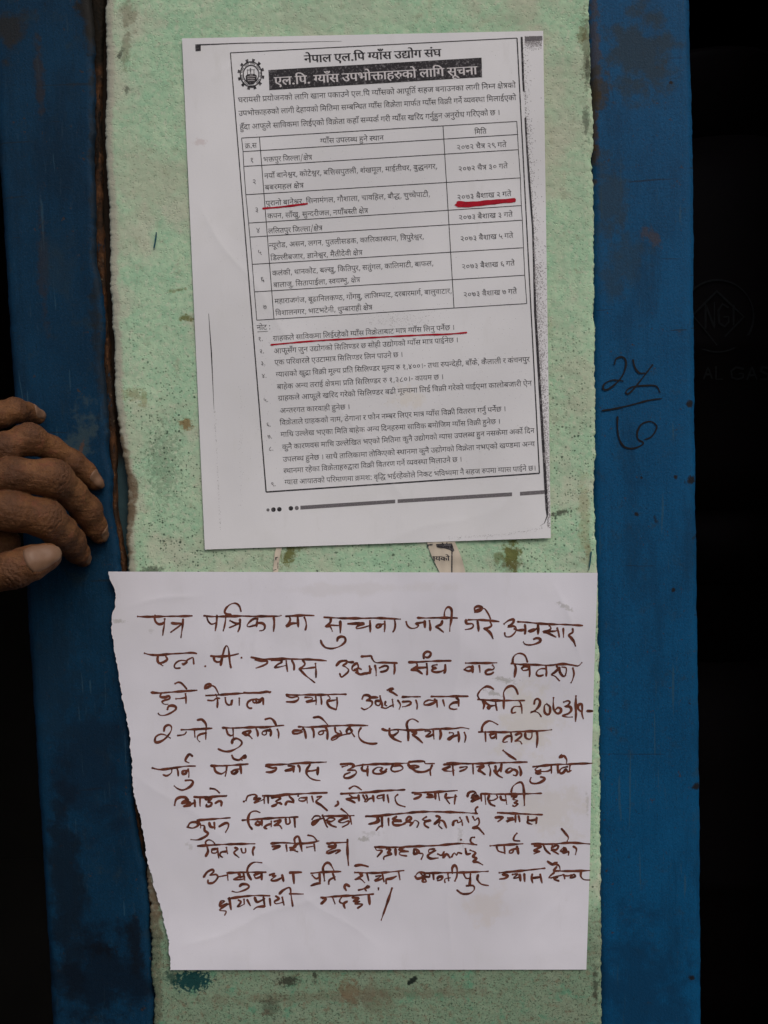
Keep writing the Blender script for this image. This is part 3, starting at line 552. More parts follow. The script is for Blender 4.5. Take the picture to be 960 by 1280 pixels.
-140,-193,-111,-197,-81,-195,-56,-190,-29,-179,2,-164,75,1,20,-169,615,-190,686,-210,740,-232,778,-256,804,-283,818,-315,823,-336,822,-354,818,-370,814,-385,809,-409,882,-367,892,
-318,896,-268,890,-224,870,-187,836,-154,784,-123,711,-94,615,76,1,40,-179,615,-205,650,-228,674,-251,689,-272,698,-295,702,-320,703,-340,702,-361,697,-382,690,-402,682,-428,751,
-404,760,-380,767,-354,772,-326,773,-284,768,-246,752,-214,726,-187,692,-183,694,-203,740,-222,774,-242,799,-263,815,-287,824,-316,827,-338,826,-356,823,-372,818,-386,813,-409,882,
-367,892,-318,896,-268,890,-224,870,-187,836,-154,784,-123,711,-94,615,79,2,8,170,551,170,0,89,0,89,551,0,551,0,622,273,622,273,551,20,90,615,69,686,48,740,27,778,3,804,-24,818,-56,
823,-77,822,-95,818,-111,814,-126,809,-150,882,-108,892,-59,896,-9,890,34,870,72,836,106,784,136,711,165,615,80,2,8,170,551,170,0,89,0,89,551,0,551,0,622,273,622,273,551,40,80,615,
54,650,30,674,8,689,-14,698,-36,702,-61,703,-81,702,-102,697,-123,690,-143,682,-169,751,-146,760,-121,767,-95,772,-67,773,-24,768,13,752,45,726,72,692,76,694,56,740,37,774,17,799,
-4,815,-28,824,-57,827,-79,826,-97,823,-112,818,-127,813,-150,882,-108,892,-59,896,-9,890,34,870,72,836,106,784,136,711,165,615,104,1,4,194,622,275,622,275,0,194,0,106,2,24,275,121,
220,127,172,146,131,177,100,218,81,266,75,321,81,376,100,424,131,464,171,494,219,514,274,520,330,514,378,494,419,464,450,424,470,375,476,319,470,264,450,216,420,176,380,146,331,127,
16,273,192,321,201,360,229,386,271,394,322,386,374,362,414,325,440,277,449,230,440,191,412,166,370,157,318,165,267,189,227,226,201,107,1,57,275,632,339,622,388,594,419,551,429,499,
425,461,412,424,388,386,353,346,304,304,241,256,362,160,396,129,418,99,429,68,433,34,430,4,420,-24,406,-51,386,-79,321,-30,333,-15,342,0,348,16,350,34,348,53,342,69,329,85,310,103,
128,254,132,276,225,340,293,396,334,448,348,498,343,526,328,546,304,558,276,562,248,558,228,548,214,532,210,510,214,489,226,472,247,456,280,444,231,386,188,410,158,438,140,473,134,
517,138,544,148,570,167,595,194,614,230,628,108,1,48,477,33,413,-12,322,115,239,208,213,205,187,204,155,208,128,222,110,242,104,270,108,296,122,314,142,325,168,329,187,327,206,321,
228,310,255,291,295,312,329,346,352,389,360,442,352,494,328,531,290,554,243,561,209,559,178,553,146,542,110,526,84,595,122,612,162,623,204,630,247,632,299,627,346,611,386,585,417,
548,436,499,443,440,434,374,408,316,368,268,316,233,361,186,404,133,444,80,109,1,67,90,594,119,608,155,620,198,629,248,632,319,623,372,596,406,553,417,498,402,432,358,384,400,362,
428,332,444,297,450,257,442,209,418,168,380,133,329,108,359,77,388,44,417,9,442,-25,377,-67,343,-20,312,22,282,59,254,91,224,88,193,87,162,91,135,104,117,125,111,152,116,178,129,
197,150,208,175,212,196,210,218,204,243,190,274,167,316,180,344,200,361,227,367,260,360,292,340,319,308,338,264,346,230,342,193,340,189,411,242,414,281,422,308,434,326,451,335,472,
338,495,332,525,314,546,286,558,252,562,218,560,184,552,150,540,115,525,110,2,62,428,127,418,76,388,35,340,7,277,-2,236,2,198,14,166,34,142,61,125,94,120,131,122,158,128,183,139,
210,157,240,185,277,225,320,176,370,138,412,110,449,90,480,76,508,68,532,63,556,62,579,62,591,64,604,66,618,69,632,154,617,149,598,147,579,149,555,156,530,169,501,192,467,226,426,
275,375,323,426,358,468,382,503,396,531,404,555,406,576,404,596,399,617,483,632,488,605,490,579,488,554,484,529,474,504,460,477,439,447,410,412,373,370,327,322,368,277,396,238,413,
206,422,178,427,152,20,200,138,204,112,217,90,240,74,274,69,304,74,328,88,343,110,348,136,347,152,343,168,335,187,322,208,303,235,274,266,246,235,226,210,213,188,205,169,201,153,
111,1,54,477,-67,460,-36,441,0,422,37,404,76,387,114,371,150,358,182,348,208,331,207,312,207,270,210,228,218,189,232,154,253,125,282,103,321,89,369,84,428,88,476,98,528,116,582,143,
632,227,611,202,563,182,516,168,468,164,417,173,356,199,312,244,285,308,276,317,276,326,277,322,298,320,313,325,342,342,362,365,373,391,377,426,371,453,352,470,327,475,298,471,270,
460,248,441,232,418,221,433,186,452,143,476,96,500,48,525,3,549,-35,112,1,87,470,-67,454,-39,437,-8,421,24,406,56,393,83,384,106,372,105,360,104,347,104,335,104,274,110,224,127,184,
154,155,188,138,229,132,272,135,299,144,326,158,351,180,373,148,397,124,426,108,460,103,501,116,557,156,598,215,624,288,632,315,631,346,629,373,626,391,622,385,552,366,556,344,560,
320,562,292,563,211,545,184,492,189,464,204,442,226,426,254,414,291,421,333,423,347,423,361,422,374,421,384,419,377,350,366,351,354,352,340,352,324,352,279,347,243,331,220,304,212,
266,221,226,247,197,286,180,332,174,338,174,344,174,351,174,357,175,354,185,353,194,352,203,352,210,357,240,372,260,394,270,418,274,456,268,484,250,500,224,506,196,502,169,490,148,
473,131,451,120,468,85,490,44,516,3,542,-35,113,1,54,512,270,500,169,462,101,405,62,334,49,276,55,224,74,179,108,140,158,106,228,78,319,55,433,38,573,118,588,133,451,154,336,184,
244,222,178,270,137,330,123,381,133,412,164,427,212,432,275,429,324,420,370,404,410,382,441,355,461,322,468,300,465,283,454,272,439,269,418,272,400,280,384,296,368,320,356,355,347,
401,342,384,272,298,288,239,321,204,366,193,420,202,468,228,506,268,531,322,539,376,530,422,504,460,462,488,408,506,343,114,1,32,273,0,223,4,176,18,134,41,101,74,79,117,72,171,74,
202,82,233,94,266,114,301,143,341,180,388,382,632,444,579,233,324,194,274,170,236,158,202,154,168,162,124,187,96,224,79,268,74,318,78,366,91,414,112,465,142,501,68,452,43,399,20,
340,5,115,2,41,71,470,76,513,92,552,116,585,150,610,192,627,240,632,309,620,362,586,396,532,407,465,398,406,372,358,329,325,271,307,282,300,294,292,305,284,317,274,460,158,491,129,
512,99,523,68,527,34,524,4,514,-24,500,-51,480,-79,416,-30,428,-15,437,0,442,16,444,34,442,53,436,69,423,85,404,103,166,300,120,344,91,386,76,427,16,151,464,157,426,175,396,202,377,
237,371,274,378,302,398,320,429,326,467,320,504,302,534,275,554,240,561,204,554,176,534,157,504,179,2,90,623,551,623,0,542,0,542,325,510,312,476,302,436,295,390,293,342,296,298,303,
259,314,225,326,184,298,153,270,134,242,128,208,130,188,138,168,152,149,174,134,205,123,247,120,258,120,269,121,264,139,263,157,268,184,283,202,304,213,328,216,364,210,391,190,408,
164,413,136,410,111,400,92,385,78,365,66,383,44,402,22,423,1,448,-24,390,-65,364,-34,338,-4,316,26,298,53,286,51,272,50,258,50,245,50,190,55,141,70,101,95,71,126,52,164,46,205,55,
255,80,296,119,331,164,361,125,392,97,426,80,464,74,507,84,556,114,596,164,623,231,632,289,625,338,603,371,566,382,515,376,471,359,434,332,402,295,373,315,369,336,366,357,364,379,
364,423,367,464,374,504,389,542,411,542,551,453,551,453,622,727,622,727,551,14,153,502,158,471,174,442,198,418,228,399,284,450,303,506,299,528,286,548,263,562,229,566,198,562,174,
549,158,529,180,1,53,268,224,257,268,226,308,170,343,87,374,111,441,471,441,471,551,0,551,0,622,656,622,656,551,552,551,552,0,471,0,471,370,326,370,295,370,269,372,248,373,233,375,
285,342,320,305,340,264,347,218,340,172,318,134,286,106,245,88,275,72,310,56,346,42,381,31,348,-39,298,-16,249,11,202,42,159,73,110,78,70,88,44,106,35,136,38,157,48,174,65,184,88,
188,109,186,130,178,154,164,183,142,219,152,246,170,262,195,181,1,26,-190,615,-209,651,-226,688,-236,726,-240,762,-229,821,-196,862,-146,888,-85,896,-54,894,-26,890,-1,882,21,872,
-1,806,-18,814,-37,821,-57,826,-78,827,-113,821,-139,804,-155,779,-160,747,-157,714,-146,682,-130,650,-108,615,185,1,22,208,551,208,234,205,211,196,193,180,182,160,178,134,183,106,
199,81,222,60,250,46,280,41,308,44,329,54,345,73,356,102,359,127,359,127,551,0,551,0,622,296,622,296,551,197,2,21,251,146,170,161,114,205,99,231,88,263,81,303,79,352,79,551,0,551,0,
622,481,622,481,551,420,551,420,321,418,282,412,250,401,222,385,198,361,176,331,160,294,149,17,249,217,293,225,321,249,330,267,336,288,338,315,339,353,339,551,160,551,160,353,161,
318,164,291,170,270,178,251,190,237,206,226,225,219,202,2,4,0,622,373,622,373,551,0,551,18,204,298,204,244,200,220,190,202,174,192,153,188,128,193,102,209,77,232,56,260,42,290,37,
318,40,339,50,355,69,366,98,369,385,369,385,298,207,1,28,207,321,428,321,428,250,207,250,207,213,203,185,192,166,177,155,159,151,140,154,119,164,99,178,80,196,64,216,50,237,42,258,
39,278,42,295,52,308,71,318,100,321,126,321,126,551,0,551,0,622,364,622,364,551,207,551,210,2,4,0,622,515,622,515,551,0,551,49,537,349,516,354,494,356,470,353,445,344,420,327,397,
300,375,262,356,208,279,232,293,275,311,313,288,329,264,342,238,350,209,353,174,347,148,330,131,304,126,271,131,234,148,198,174,163,210,126,255,86,309,40,255,-12,200,37,149,84,106,
129,73,176,52,224,45,275,51,323,70,362,97,390,130,410,167,422,204,426,246,422,284,412,320,394,354,370,420,412,500,426,514,426,530,424,544,421,556,417,214,2,20,409,286,446,217,405,
191,363,168,314,151,254,146,216,149,182,160,152,175,128,194,106,223,91,258,82,301,79,358,79,551,0,551,0,622,391,622,391,551,205,551,14,262,217,288,219,313,225,337,234,360,245,159,
507,159,369,160,332,162,304,166,282,172,266,179,252,189,240,219,223,215,1,61,369,322,398,323,425,324,451,328,478,332,486,260,461,256,435,253,408,252,380,251,337,253,292,258,248,267,
212,277,191,264,167,253,212,200,264,146,320,92,380,42,326,-12,272,37,220,87,174,136,133,181,99,222,73,256,55,284,46,305,41,323,40,340,44,358,55,376,75,389,104,393,127,390,148,382,
165,368,181,350,199,372,210,398,215,428,217,458,216,486,212,512,207,534,201,551,0,551,0,622,403,622,403,551,281,551,288,532,293,511,297,486,298,458,296,419,288,385,277,356,262,333,
315,325,254,1,71,46,53,174,127,124,146,83,180,55,227,46,290,60,362,101,417,164,452,244,464,268,463,296,460,321,457,339,454,333,381,315,385,292,388,269,390,249,391,198,384,159,365,
135,334,127,292,135,246,158,214,190,194,228,188,270,193,306,209,340,232,371,260,371,551,0,551,0,622,777,622,777,551,452,551,452,350,478,370,506,386,536,396,569,399,628,389,675,358,
706,307,716,239,712,192,701,141,681,90,651,39,579,80,602,114,620,154,632,196,636,237,631,278,616,307,593,324,562,330,535,325,508,312,480,289,452,258,452,0,371,0,371,173,362,167,353,
160,342,153,331,146,93,-12,256,1,30,172,-24,125,43,393,205,393,551,208,551,208,234,205,211,196,193,180,182,160,178,134,183,106,199,81,222,60,250,46,280,41,308,44,329,54,345,73,356,
102,359,127,359,127,551,0,551,0,622,578,622,578,551,474,551,474,0,393,0,393,122,269,1,31,127,65,80,132,326,281,287,327,254,358,220,374,181,380,153,378,124,372,93,361,55,343,27,417,
62,432,98,444,137,453,179,456,217,453,251,444,283,427,314,402,346,369,382,326,382,551,0,551,0,622,566,622,566,551,463,551,463,0,382,0,382,234,271,1,65,42,4,213,81,170,93,131,112,97,
139,70,174,52,218,46,272,50,313,62,348,79,377,102,401,139,426,183,443,234,453,290,456,295,456,295,551,0,551,0,622,534,622,534,551,376,551,376,385,327,385,275,383,234,378,201,369,
173,355,153,338,138,317,129,292,126,262,136,214,166,174,216,149,287,140,293,140,299,140,305,140,312,141,308,160,306,176,311,206,327,226,349,236,373,240,411,234,438,216,455,190,461,
162,457,134,446,112,430,97,410,86,423,62,438,36,457,9,480,-24,413,-58,392,-24,373,11,356,44,342,73,82,-66,274,2,18,45,53,214,153,166,168,128,194,106,223,91,258,82,301,79,358,79,551,
0,551,0,622,583,622,583,551,479,551,479,0,398,0,398,193,92,-13,15,398,551,160,551,160,369,161,332,163,304,167,282,172,266,180,252,190,240,220,223,262,217,300,222,337,236,370,256,
398,280,403,1,102,284,300,348,295,398,280,436,257,462,228,476,195,481,160,473,112,450,73,412,42,360,18,333,85,362,97,384,112,399,132,404,157,397,187,376,210,338,224,282,229,216,222,
172,202,146,172,138,135,141,111,148,86,165,60,192,32,234,2,292,-31,309,-30,325,-29,392,-39,442,-68,473,-112,483,-169,471,-224,436,-269,380,-298,304,-308,214,-296,136,-262,69,-208,6,
-140,67,-97,105,-141,141,-176,177,-203,216,-222,257,-232,304,-236,384,-218,410,-162,404,-133,386,-113,359,-101,330,-97,304,-98,282,-102,260,-109,239,-119,223,-79,147,-26,96,26,68,
79,58,137,62,170,73,200,90,227,113,249,96,269,82,292,72,320,69,352,72,378,79,400,91,418,106,433,131,448,158,458,191,463,229,465,361,465,361,551,0,551,0,622,546,622,546,551,442,551,
442,394,230,394,204,393,186,391,174,387,164,381,153,366,149,347,151,329,158,312,169,298,182,285,231,296,417,1,65,519,296,515,251,502,206,483,165,457,126,385,167,404,193,422,224,434,
259,438,294,434,326,421,350,400,366,369,371,336,366,304,351,278,320,246,295,208,273,167,254,216,201,272,146,332,93,395,42,341,-12,284,37,230,87,181,136,138,181,102,222,75,256,57,
284,46,305,42,323,40,340,44,358,55,376,75,389,104,393,127,390,148,382,165,368,181,349,215,372,238,399,252,431,256,468,255,491,251,514,246,534,239,551,0,551,0,622,577,622,577,551,
320,551,332,510,336,458,336,443,334,429,362,437,392,440,441,431,482,404,510,358,461,3,8,170,551,170,0,89,0,89,551,0,551,0,622,273,622,273,551,20,90,615,69,686,48,740,27,778,3,804,
-24,818,-56,823,-77,822,-95,818,-111,814,-126,809,-150,882,-108,892,-59,896,-9,890,34,870,72,836,106,784,136,711,165,615,16,146,821,150,843,162,862,180,875,201,879,222,875,240,862,
253,843,257,821,253,799,240,780,222,767,201,763,180,767,162,780,150,799,462,2,8,170,551,170,0,89,0,89,551,0,551,0,622,273,622,273,551,37,90,615,69,686,48,740,27,778,3,804,-24,818,
-56,823,-77,822,-95,818,-111,814,-126,809,-150,882,-108,892,-59,896,-15,892,20,879,50,856,78,819,122,877,204,896,235,894,263,890,288,882,310,872,288,806,270,814,252,821,232,826,211,
827,176,821,150,804,134,779,129,747,129,736,130,726,148,675,165,615,494,1,58,312,-12,268,28,227,68,192,109,164,150,147,195,141,242,144,269,154,293,167,314,182,329,38,327,38,399,467,
399,467,551,0,551,0,622,873,622,873,551,548,551,548,349,574,370,602,386,632,396,666,399,724,389,772,358,803,307,813,239,809,192,798,141,777,90,748,39,675,80,698,114,716,154,728,196,
732,237,727,278,712,307,689,324,658,330,604,312,548,257,548,0,467,0,467,328,366,328,323,326,290,322,266,313,245,299,228,274,222,237,231,189,258,142,304,94,366,40,500,2,42,0,622,
1013,622,1013,551,909,551,909,0,829,0,829,165,800,148,767,133,728,122,681,118,611,129,554,161,517,211,505,275,508,303,518,330,532,353,549,371,412,369,412,441,695,441,713,441,731,
440,746,440,753,440,746,370,714,370,662,364,620,346,594,315,585,274,592,236,614,210,645,193,681,188,727,193,766,210,800,233,829,260,829,551,0,551,36,505,198,485,182,460,164,432,146,
398,132,360,121,317,118,247,129,190,161,153,211,141,275,144,303,154,330,168,353,185,371,38,369,38,441,320,441,338,441,356,440,370,440,378,440,371,370,350,370,298,364,256,346,230,
315,221,274,228,236,250,210,281,193,317,188,363,193,402,210,435,233,465,260,521,1,34,341,-12,297,28,256,68,221,109,194,151,176,195,170,242,173,269,182,292,195,313,210,329,38,327,38,
399,511,399,511,551,0,551,0,622,696,622,696,551,592,551,592,0,511,0,511,328,395,328,352,326,320,322,295,313,274,299,257,274,251,237,260,189,288,142,333,94,395,40,529,2,64,227,-125,
174,-120,129,-104,92,-80,64,-48,46,-10,40,33,48,87,73,132,112,165,163,187,150,227,146,272,150,313,162,348,179,377,202,401,239,426,284,443,334,453,390,456,395,456,395,551,0,551,0,
622,634,622,634,551,476,551,476,385,427,385,375,383,334,378,301,369,273,355,238,316,227,262,237,214,266,174,317,149,390,140,394,140,399,140,404,140,411,141,407,160,406,176,411,206,
427,226,449,236,473,240,511,234,538,216,555,190,561,162,557,133,544,112,525,95,501,83,585,-138,516,-166,459,-6,414,-51,362,-90,301,-116,22,119,34,127,-8,152,-36,188,-51,229,-56,271,
-51,309,-37,343,-16,374,11,403,41,428,72,418,71,409,70,401,70,394,70,346,73,296,83,250,100,210,127,174,114,145,94,126,67,531,1,134,757,-138,688,-166,631,-8,597,-48,558,-84,513,-117,
463,-142,407,-158,345,-164,266,-154,207,-126,171,-83,159,-30,160,-13,164,4,171,22,181,38,125,59,80,89,50,130,40,185,50,237,78,280,122,308,177,317,223,310,260,290,286,260,294,221,
292,201,286,179,274,157,257,138,198,176,213,194,218,215,216,229,209,242,196,251,175,254,152,249,131,233,117,210,112,181,117,152,131,131,153,115,180,104,210,97,241,93,274,103,312,
106,322,106,333,106,343,105,351,104,345,36,340,37,334,37,328,37,323,37,287,33,260,20,244,1,238,-25,245,-56,266,-78,299,-91,338,-95,415,-83,483,-48,544,5,599,72,589,71,580,70,572,69,
565,69,523,72,480,80,438,93,400,114,366,141,340,176,324,220,318,272,322,313,333,348,350,377,373,401,410,426,454,443,505,453,562,456,566,456,566,551,0,551,0,622,806,622,806,551,647,
551,647,385,599,385,546,383,504,378,472,369,445,355,425,338,410,317,401,292,398,262,408,214,438,174,489,149,562,140,566,140,570,140,576,140,582,141,580,150,579,160,578,168,578,176,
583,206,598,226,620,236,645,240,682,234,710,216,726,190,732,162,728,133,716,112,696,95,672,83,536,2,34,264,-11,188,-1,128,29,90,76,77,136,85,186,108,230,82,254,61,282,47,314,42,352,
44,378,52,400,64,418,79,433,104,448,131,458,163,463,202,465,270,465,270,551,0,551,0,622,699,622,699,551,595,551,595,-12,514,-12,514,101,488,76,456,51,419,27,374,7,323,-6,39,514,551,
351,551,351,394,203,394,176,393,159,391,147,387,137,381,126,366,122,347,125,326,134,308,148,291,166,277,218,294,277,300,292,300,309,298,328,297,346,295,361,293,373,290,367,218,348,
221,327,224,305,226,282,227,228,221,189,204,166,177,158,141,165,104,188,79,222,64,265,59,339,70,403,101,460,150,514,211,542,3,77,918,551,814,551,814,0,733,0,733,150,701,132,666,116,
624,106,571,103,501,113,446,144,411,191,399,251,401,278,408,303,420,327,436,348,393,370,360,402,337,442,330,493,340,548,371,592,418,622,475,632,524,625,564,604,590,572,599,531,589,
486,559,443,498,482,507,492,514,504,517,515,518,526,516,541,508,554,494,565,472,568,446,562,424,546,409,521,404,489,408,460,420,438,437,421,460,409,485,402,511,397,542,403,576,405,
588,405,600,404,612,403,621,402,614,332,607,333,600,333,592,333,586,333,541,328,508,312,486,288,479,254,486,218,508,193,540,178,580,173,629,178,670,194,704,218,733,245,733,551,671,
551,671,622,918,622,4,0,622,303,622,303,551,0,551,18,205,298,205,244,201,220,190,202,174,192,153,188,128,193,102,209,77,232,56,260,42,290,37,318,40,339,50,355,69,366,98,369,380,369,
380,298,548,4,77,961,551,857,551,857,0,776,0,776,150,744,132,708,116,667,106,614,103,544,113,490,144,454,191,442,251,444,278,451,303,462,327,479,348,436,370,402,402,380,442,373,493,
383,548,414,592,460,622,518,632,567,625,606,604,633,572,642,531,632,486,602,443,541,482,550,492,556,504,560,515,561,526,558,541,551,554,537,565,515,568,489,562,467,546,452,521,447,
489,451,460,462,438,480,421,502,409,528,402,554,397,585,403,619,405,631,405,644,404,655,403,664,402,657,332,650,333,642,333,635,333,629,333,584,328,550,312,529,288,522,254,529,218,
550,193,583,178,623,173,672,178,713,194,747,218,776,245,776,551,714,551,714,622,961,622,4,0,622,346,622,346,551,0,551,29,442,196,400,165,354,140,302,124,241,118,188,123,140,139,101,
164,71,198,52,238,46,286,61,362,106,418,176,452,265,464,286,464,311,462,334,460,353,457,347,388,328,391,308,393,288,394,268,395,248,394,230,392,365,224,385,240,404,259,9,127,287,
135,242,160,210,198,190,242,184,276,187,309,195,168,370,137,335,549,3,38,826,551,826,0,745,0,745,191,715,174,682,159,645,149,601,146,563,149,528,160,499,175,475,194,454,220,440,250,
207,250,207,213,203,185,192,166,177,155,159,151,140,154,119,164,99,178,80,196,64,216,50,237,42,258,39,278,42,295,52,308,71,318,100,321,126,321,126,551,0,551,0,622,930,622,930,551,6,
207,321,427,321,426,339,426,358,426,551,207,551,15,745,551,507,551,507,369,508,332,510,304,514,282,520,266,527,252,537,240,567,223,610,217,649,222,685,236,718,256,745,280,553,2,56,
437,632,472,629,503,622,530,607,554,586,570,563,584,533,592,492,595,437,595,321,796,321,796,551,665,551,665,622,980,622,980,551,877,551,877,0,796,0,796,250,595,250,595,213,591,185,
580,166,565,155,546,151,524,155,502,166,480,183,460,204,444,227,433,250,207,250,207,213,203,185,192,166,177,155,159,151,140,154,119,164,99,178,80,196,64,216,50,237,42,258,39,278,42,
295,52,308,71,318,100,321,126,321,126,551,0,551,0,622,377,622,406,630,25,207,321,516,321,516,426,515,468,511,498,504,520,495,538,469,560,432,568,408,565,391,555,380,540,377,521,383,
496,400,478,432,466,481,460,473,389,406,401,354,426,320,464,309,520,310,536,312,551,207,551,557,2,65,255,464,270,464,288,462,307,461,326,459,342,457,354,454,349,381,329,385,306,388,
282,390,259,391,204,384,162,364,136,331,127,287,135,243,159,212,195,194,240,188,284,194,326,210,366,238,400,274,388,312,380,353,434,369,472,390,494,418,502,457,499,484,490,509,478,
532,465,551,0,551,0,622,937,622,937,551,833,551,833,0,752,0,752,179,721,162,685,146,643,136,595,132,548,137,507,151,471,174,440,204,415,183,388,162,357,145,322,130,281,121,233,118,
183,123,138,139,100,164,71,198,52,238,46,286,60,362,104,418,170,452,14,471,301,494,258,522,228,557,209,601,203,648,208,688,224,722,247,752,274,752,551,553,551,575,498,582,445,554,
355,559,2,76,607,551,607,-137,526,-137,526,-61,500,-74,469,-85,434,-92,395,-95,349,-90,308,-76,273,-52,247,-21,230,17,225,61,237,125,274,174,332,204,405,214,426,213,452,212,476,208,
494,204,488,135,471,139,452,142,433,145,414,146,368,140,334,124,312,96,305,57,312,20,334,-6,367,-21,407,-26,442,-22,474,-12,502,3,526,21,526,248,456,256,384,272,316,291,257,314,213,
286,168,258,123,229,76,202,28,270,68,290,108,312,146,333,183,354,138,392,110,428,94,465,89,503,100,552,132,594,182,622,247,632,307,623,356,596,388,553,399,500,393,459,376,422,351,
390,319,361,412,335,526,321,526,551,462,551,462,622,710,622,710,551,16,248,393,277,416,300,442,313,470,318,500,313,530,298,550,274,562,244,566,216,562,192,549,174,528,168,497,172,
472,185,446,209,419,568,2,79,380,42,326,-12,272,37,220,87,174,136,133,181,99,222,73,256,55,284,46,305,41,323,40,340,44,358,55,376,75,389,104,393,127,390,148,382,165,368,181,350,199,
372,210,398,215,428,217,458,216,486,212,512,207,534,201,551,0,551,0,622,494,622,522,630,552,632,592,628,630,614,665,592,692,561,710,520,716,469,706,402,676,349,628,307,562,274,586,
243,614,220,648,207,694,203,742,208,783,223,819,246,852,275,852,551,770,551,770,622,1036,622,1036,551,933,551,933,0,852,0,852,180,820,162,783,146,739,136,688,132,623,140,566,164,
519,204,484,259,434,253,380,251,337,253,292,258,248,267,212,277,191,264,167,253,212,200,264,146,320,92,36,369,322,408,323,444,325,480,330,519,337,573,361,608,390,628,425,635,467,
629,511,612,542,585,562,551,568,528,565,510,556,498,541,494,521,514,480,575,461,567,391,509,405,464,430,436,468,426,519,427,536,430,551,281,551,288,532,293,511,297,486,298,458,296,
419,288,385,277,356,262,333,315,325,799,1,11,46,-129,61,-68,74,-3,86,60,95,116,192,116,199,105,183,50,162,-11,138,-72,113,-129,800,1,4,49,338,291,338,291,256,49,256,801,1,16,72,54,
76,86,90,106,110,117,133,121,157,117,178,106,191,86,196,54,191,23,178,2,157,-10,133,-14,110,-10,90,2,76,23,802,1,4,305,833,387,833,125,-166,42,-166,813,2,16,147,414,123,418,103,430,
90,451,85,482,90,514,103,535,123,546,147,550,171,546,191,535,204,514,209,482,204,451,191,430,171,418,16,147,-14,123,-10,103,2,90,23,85,54,90,86,103,107,123,118,147,122,171,118,191,
107,204,86,209,54,204,23,191,2,171,-10,
]
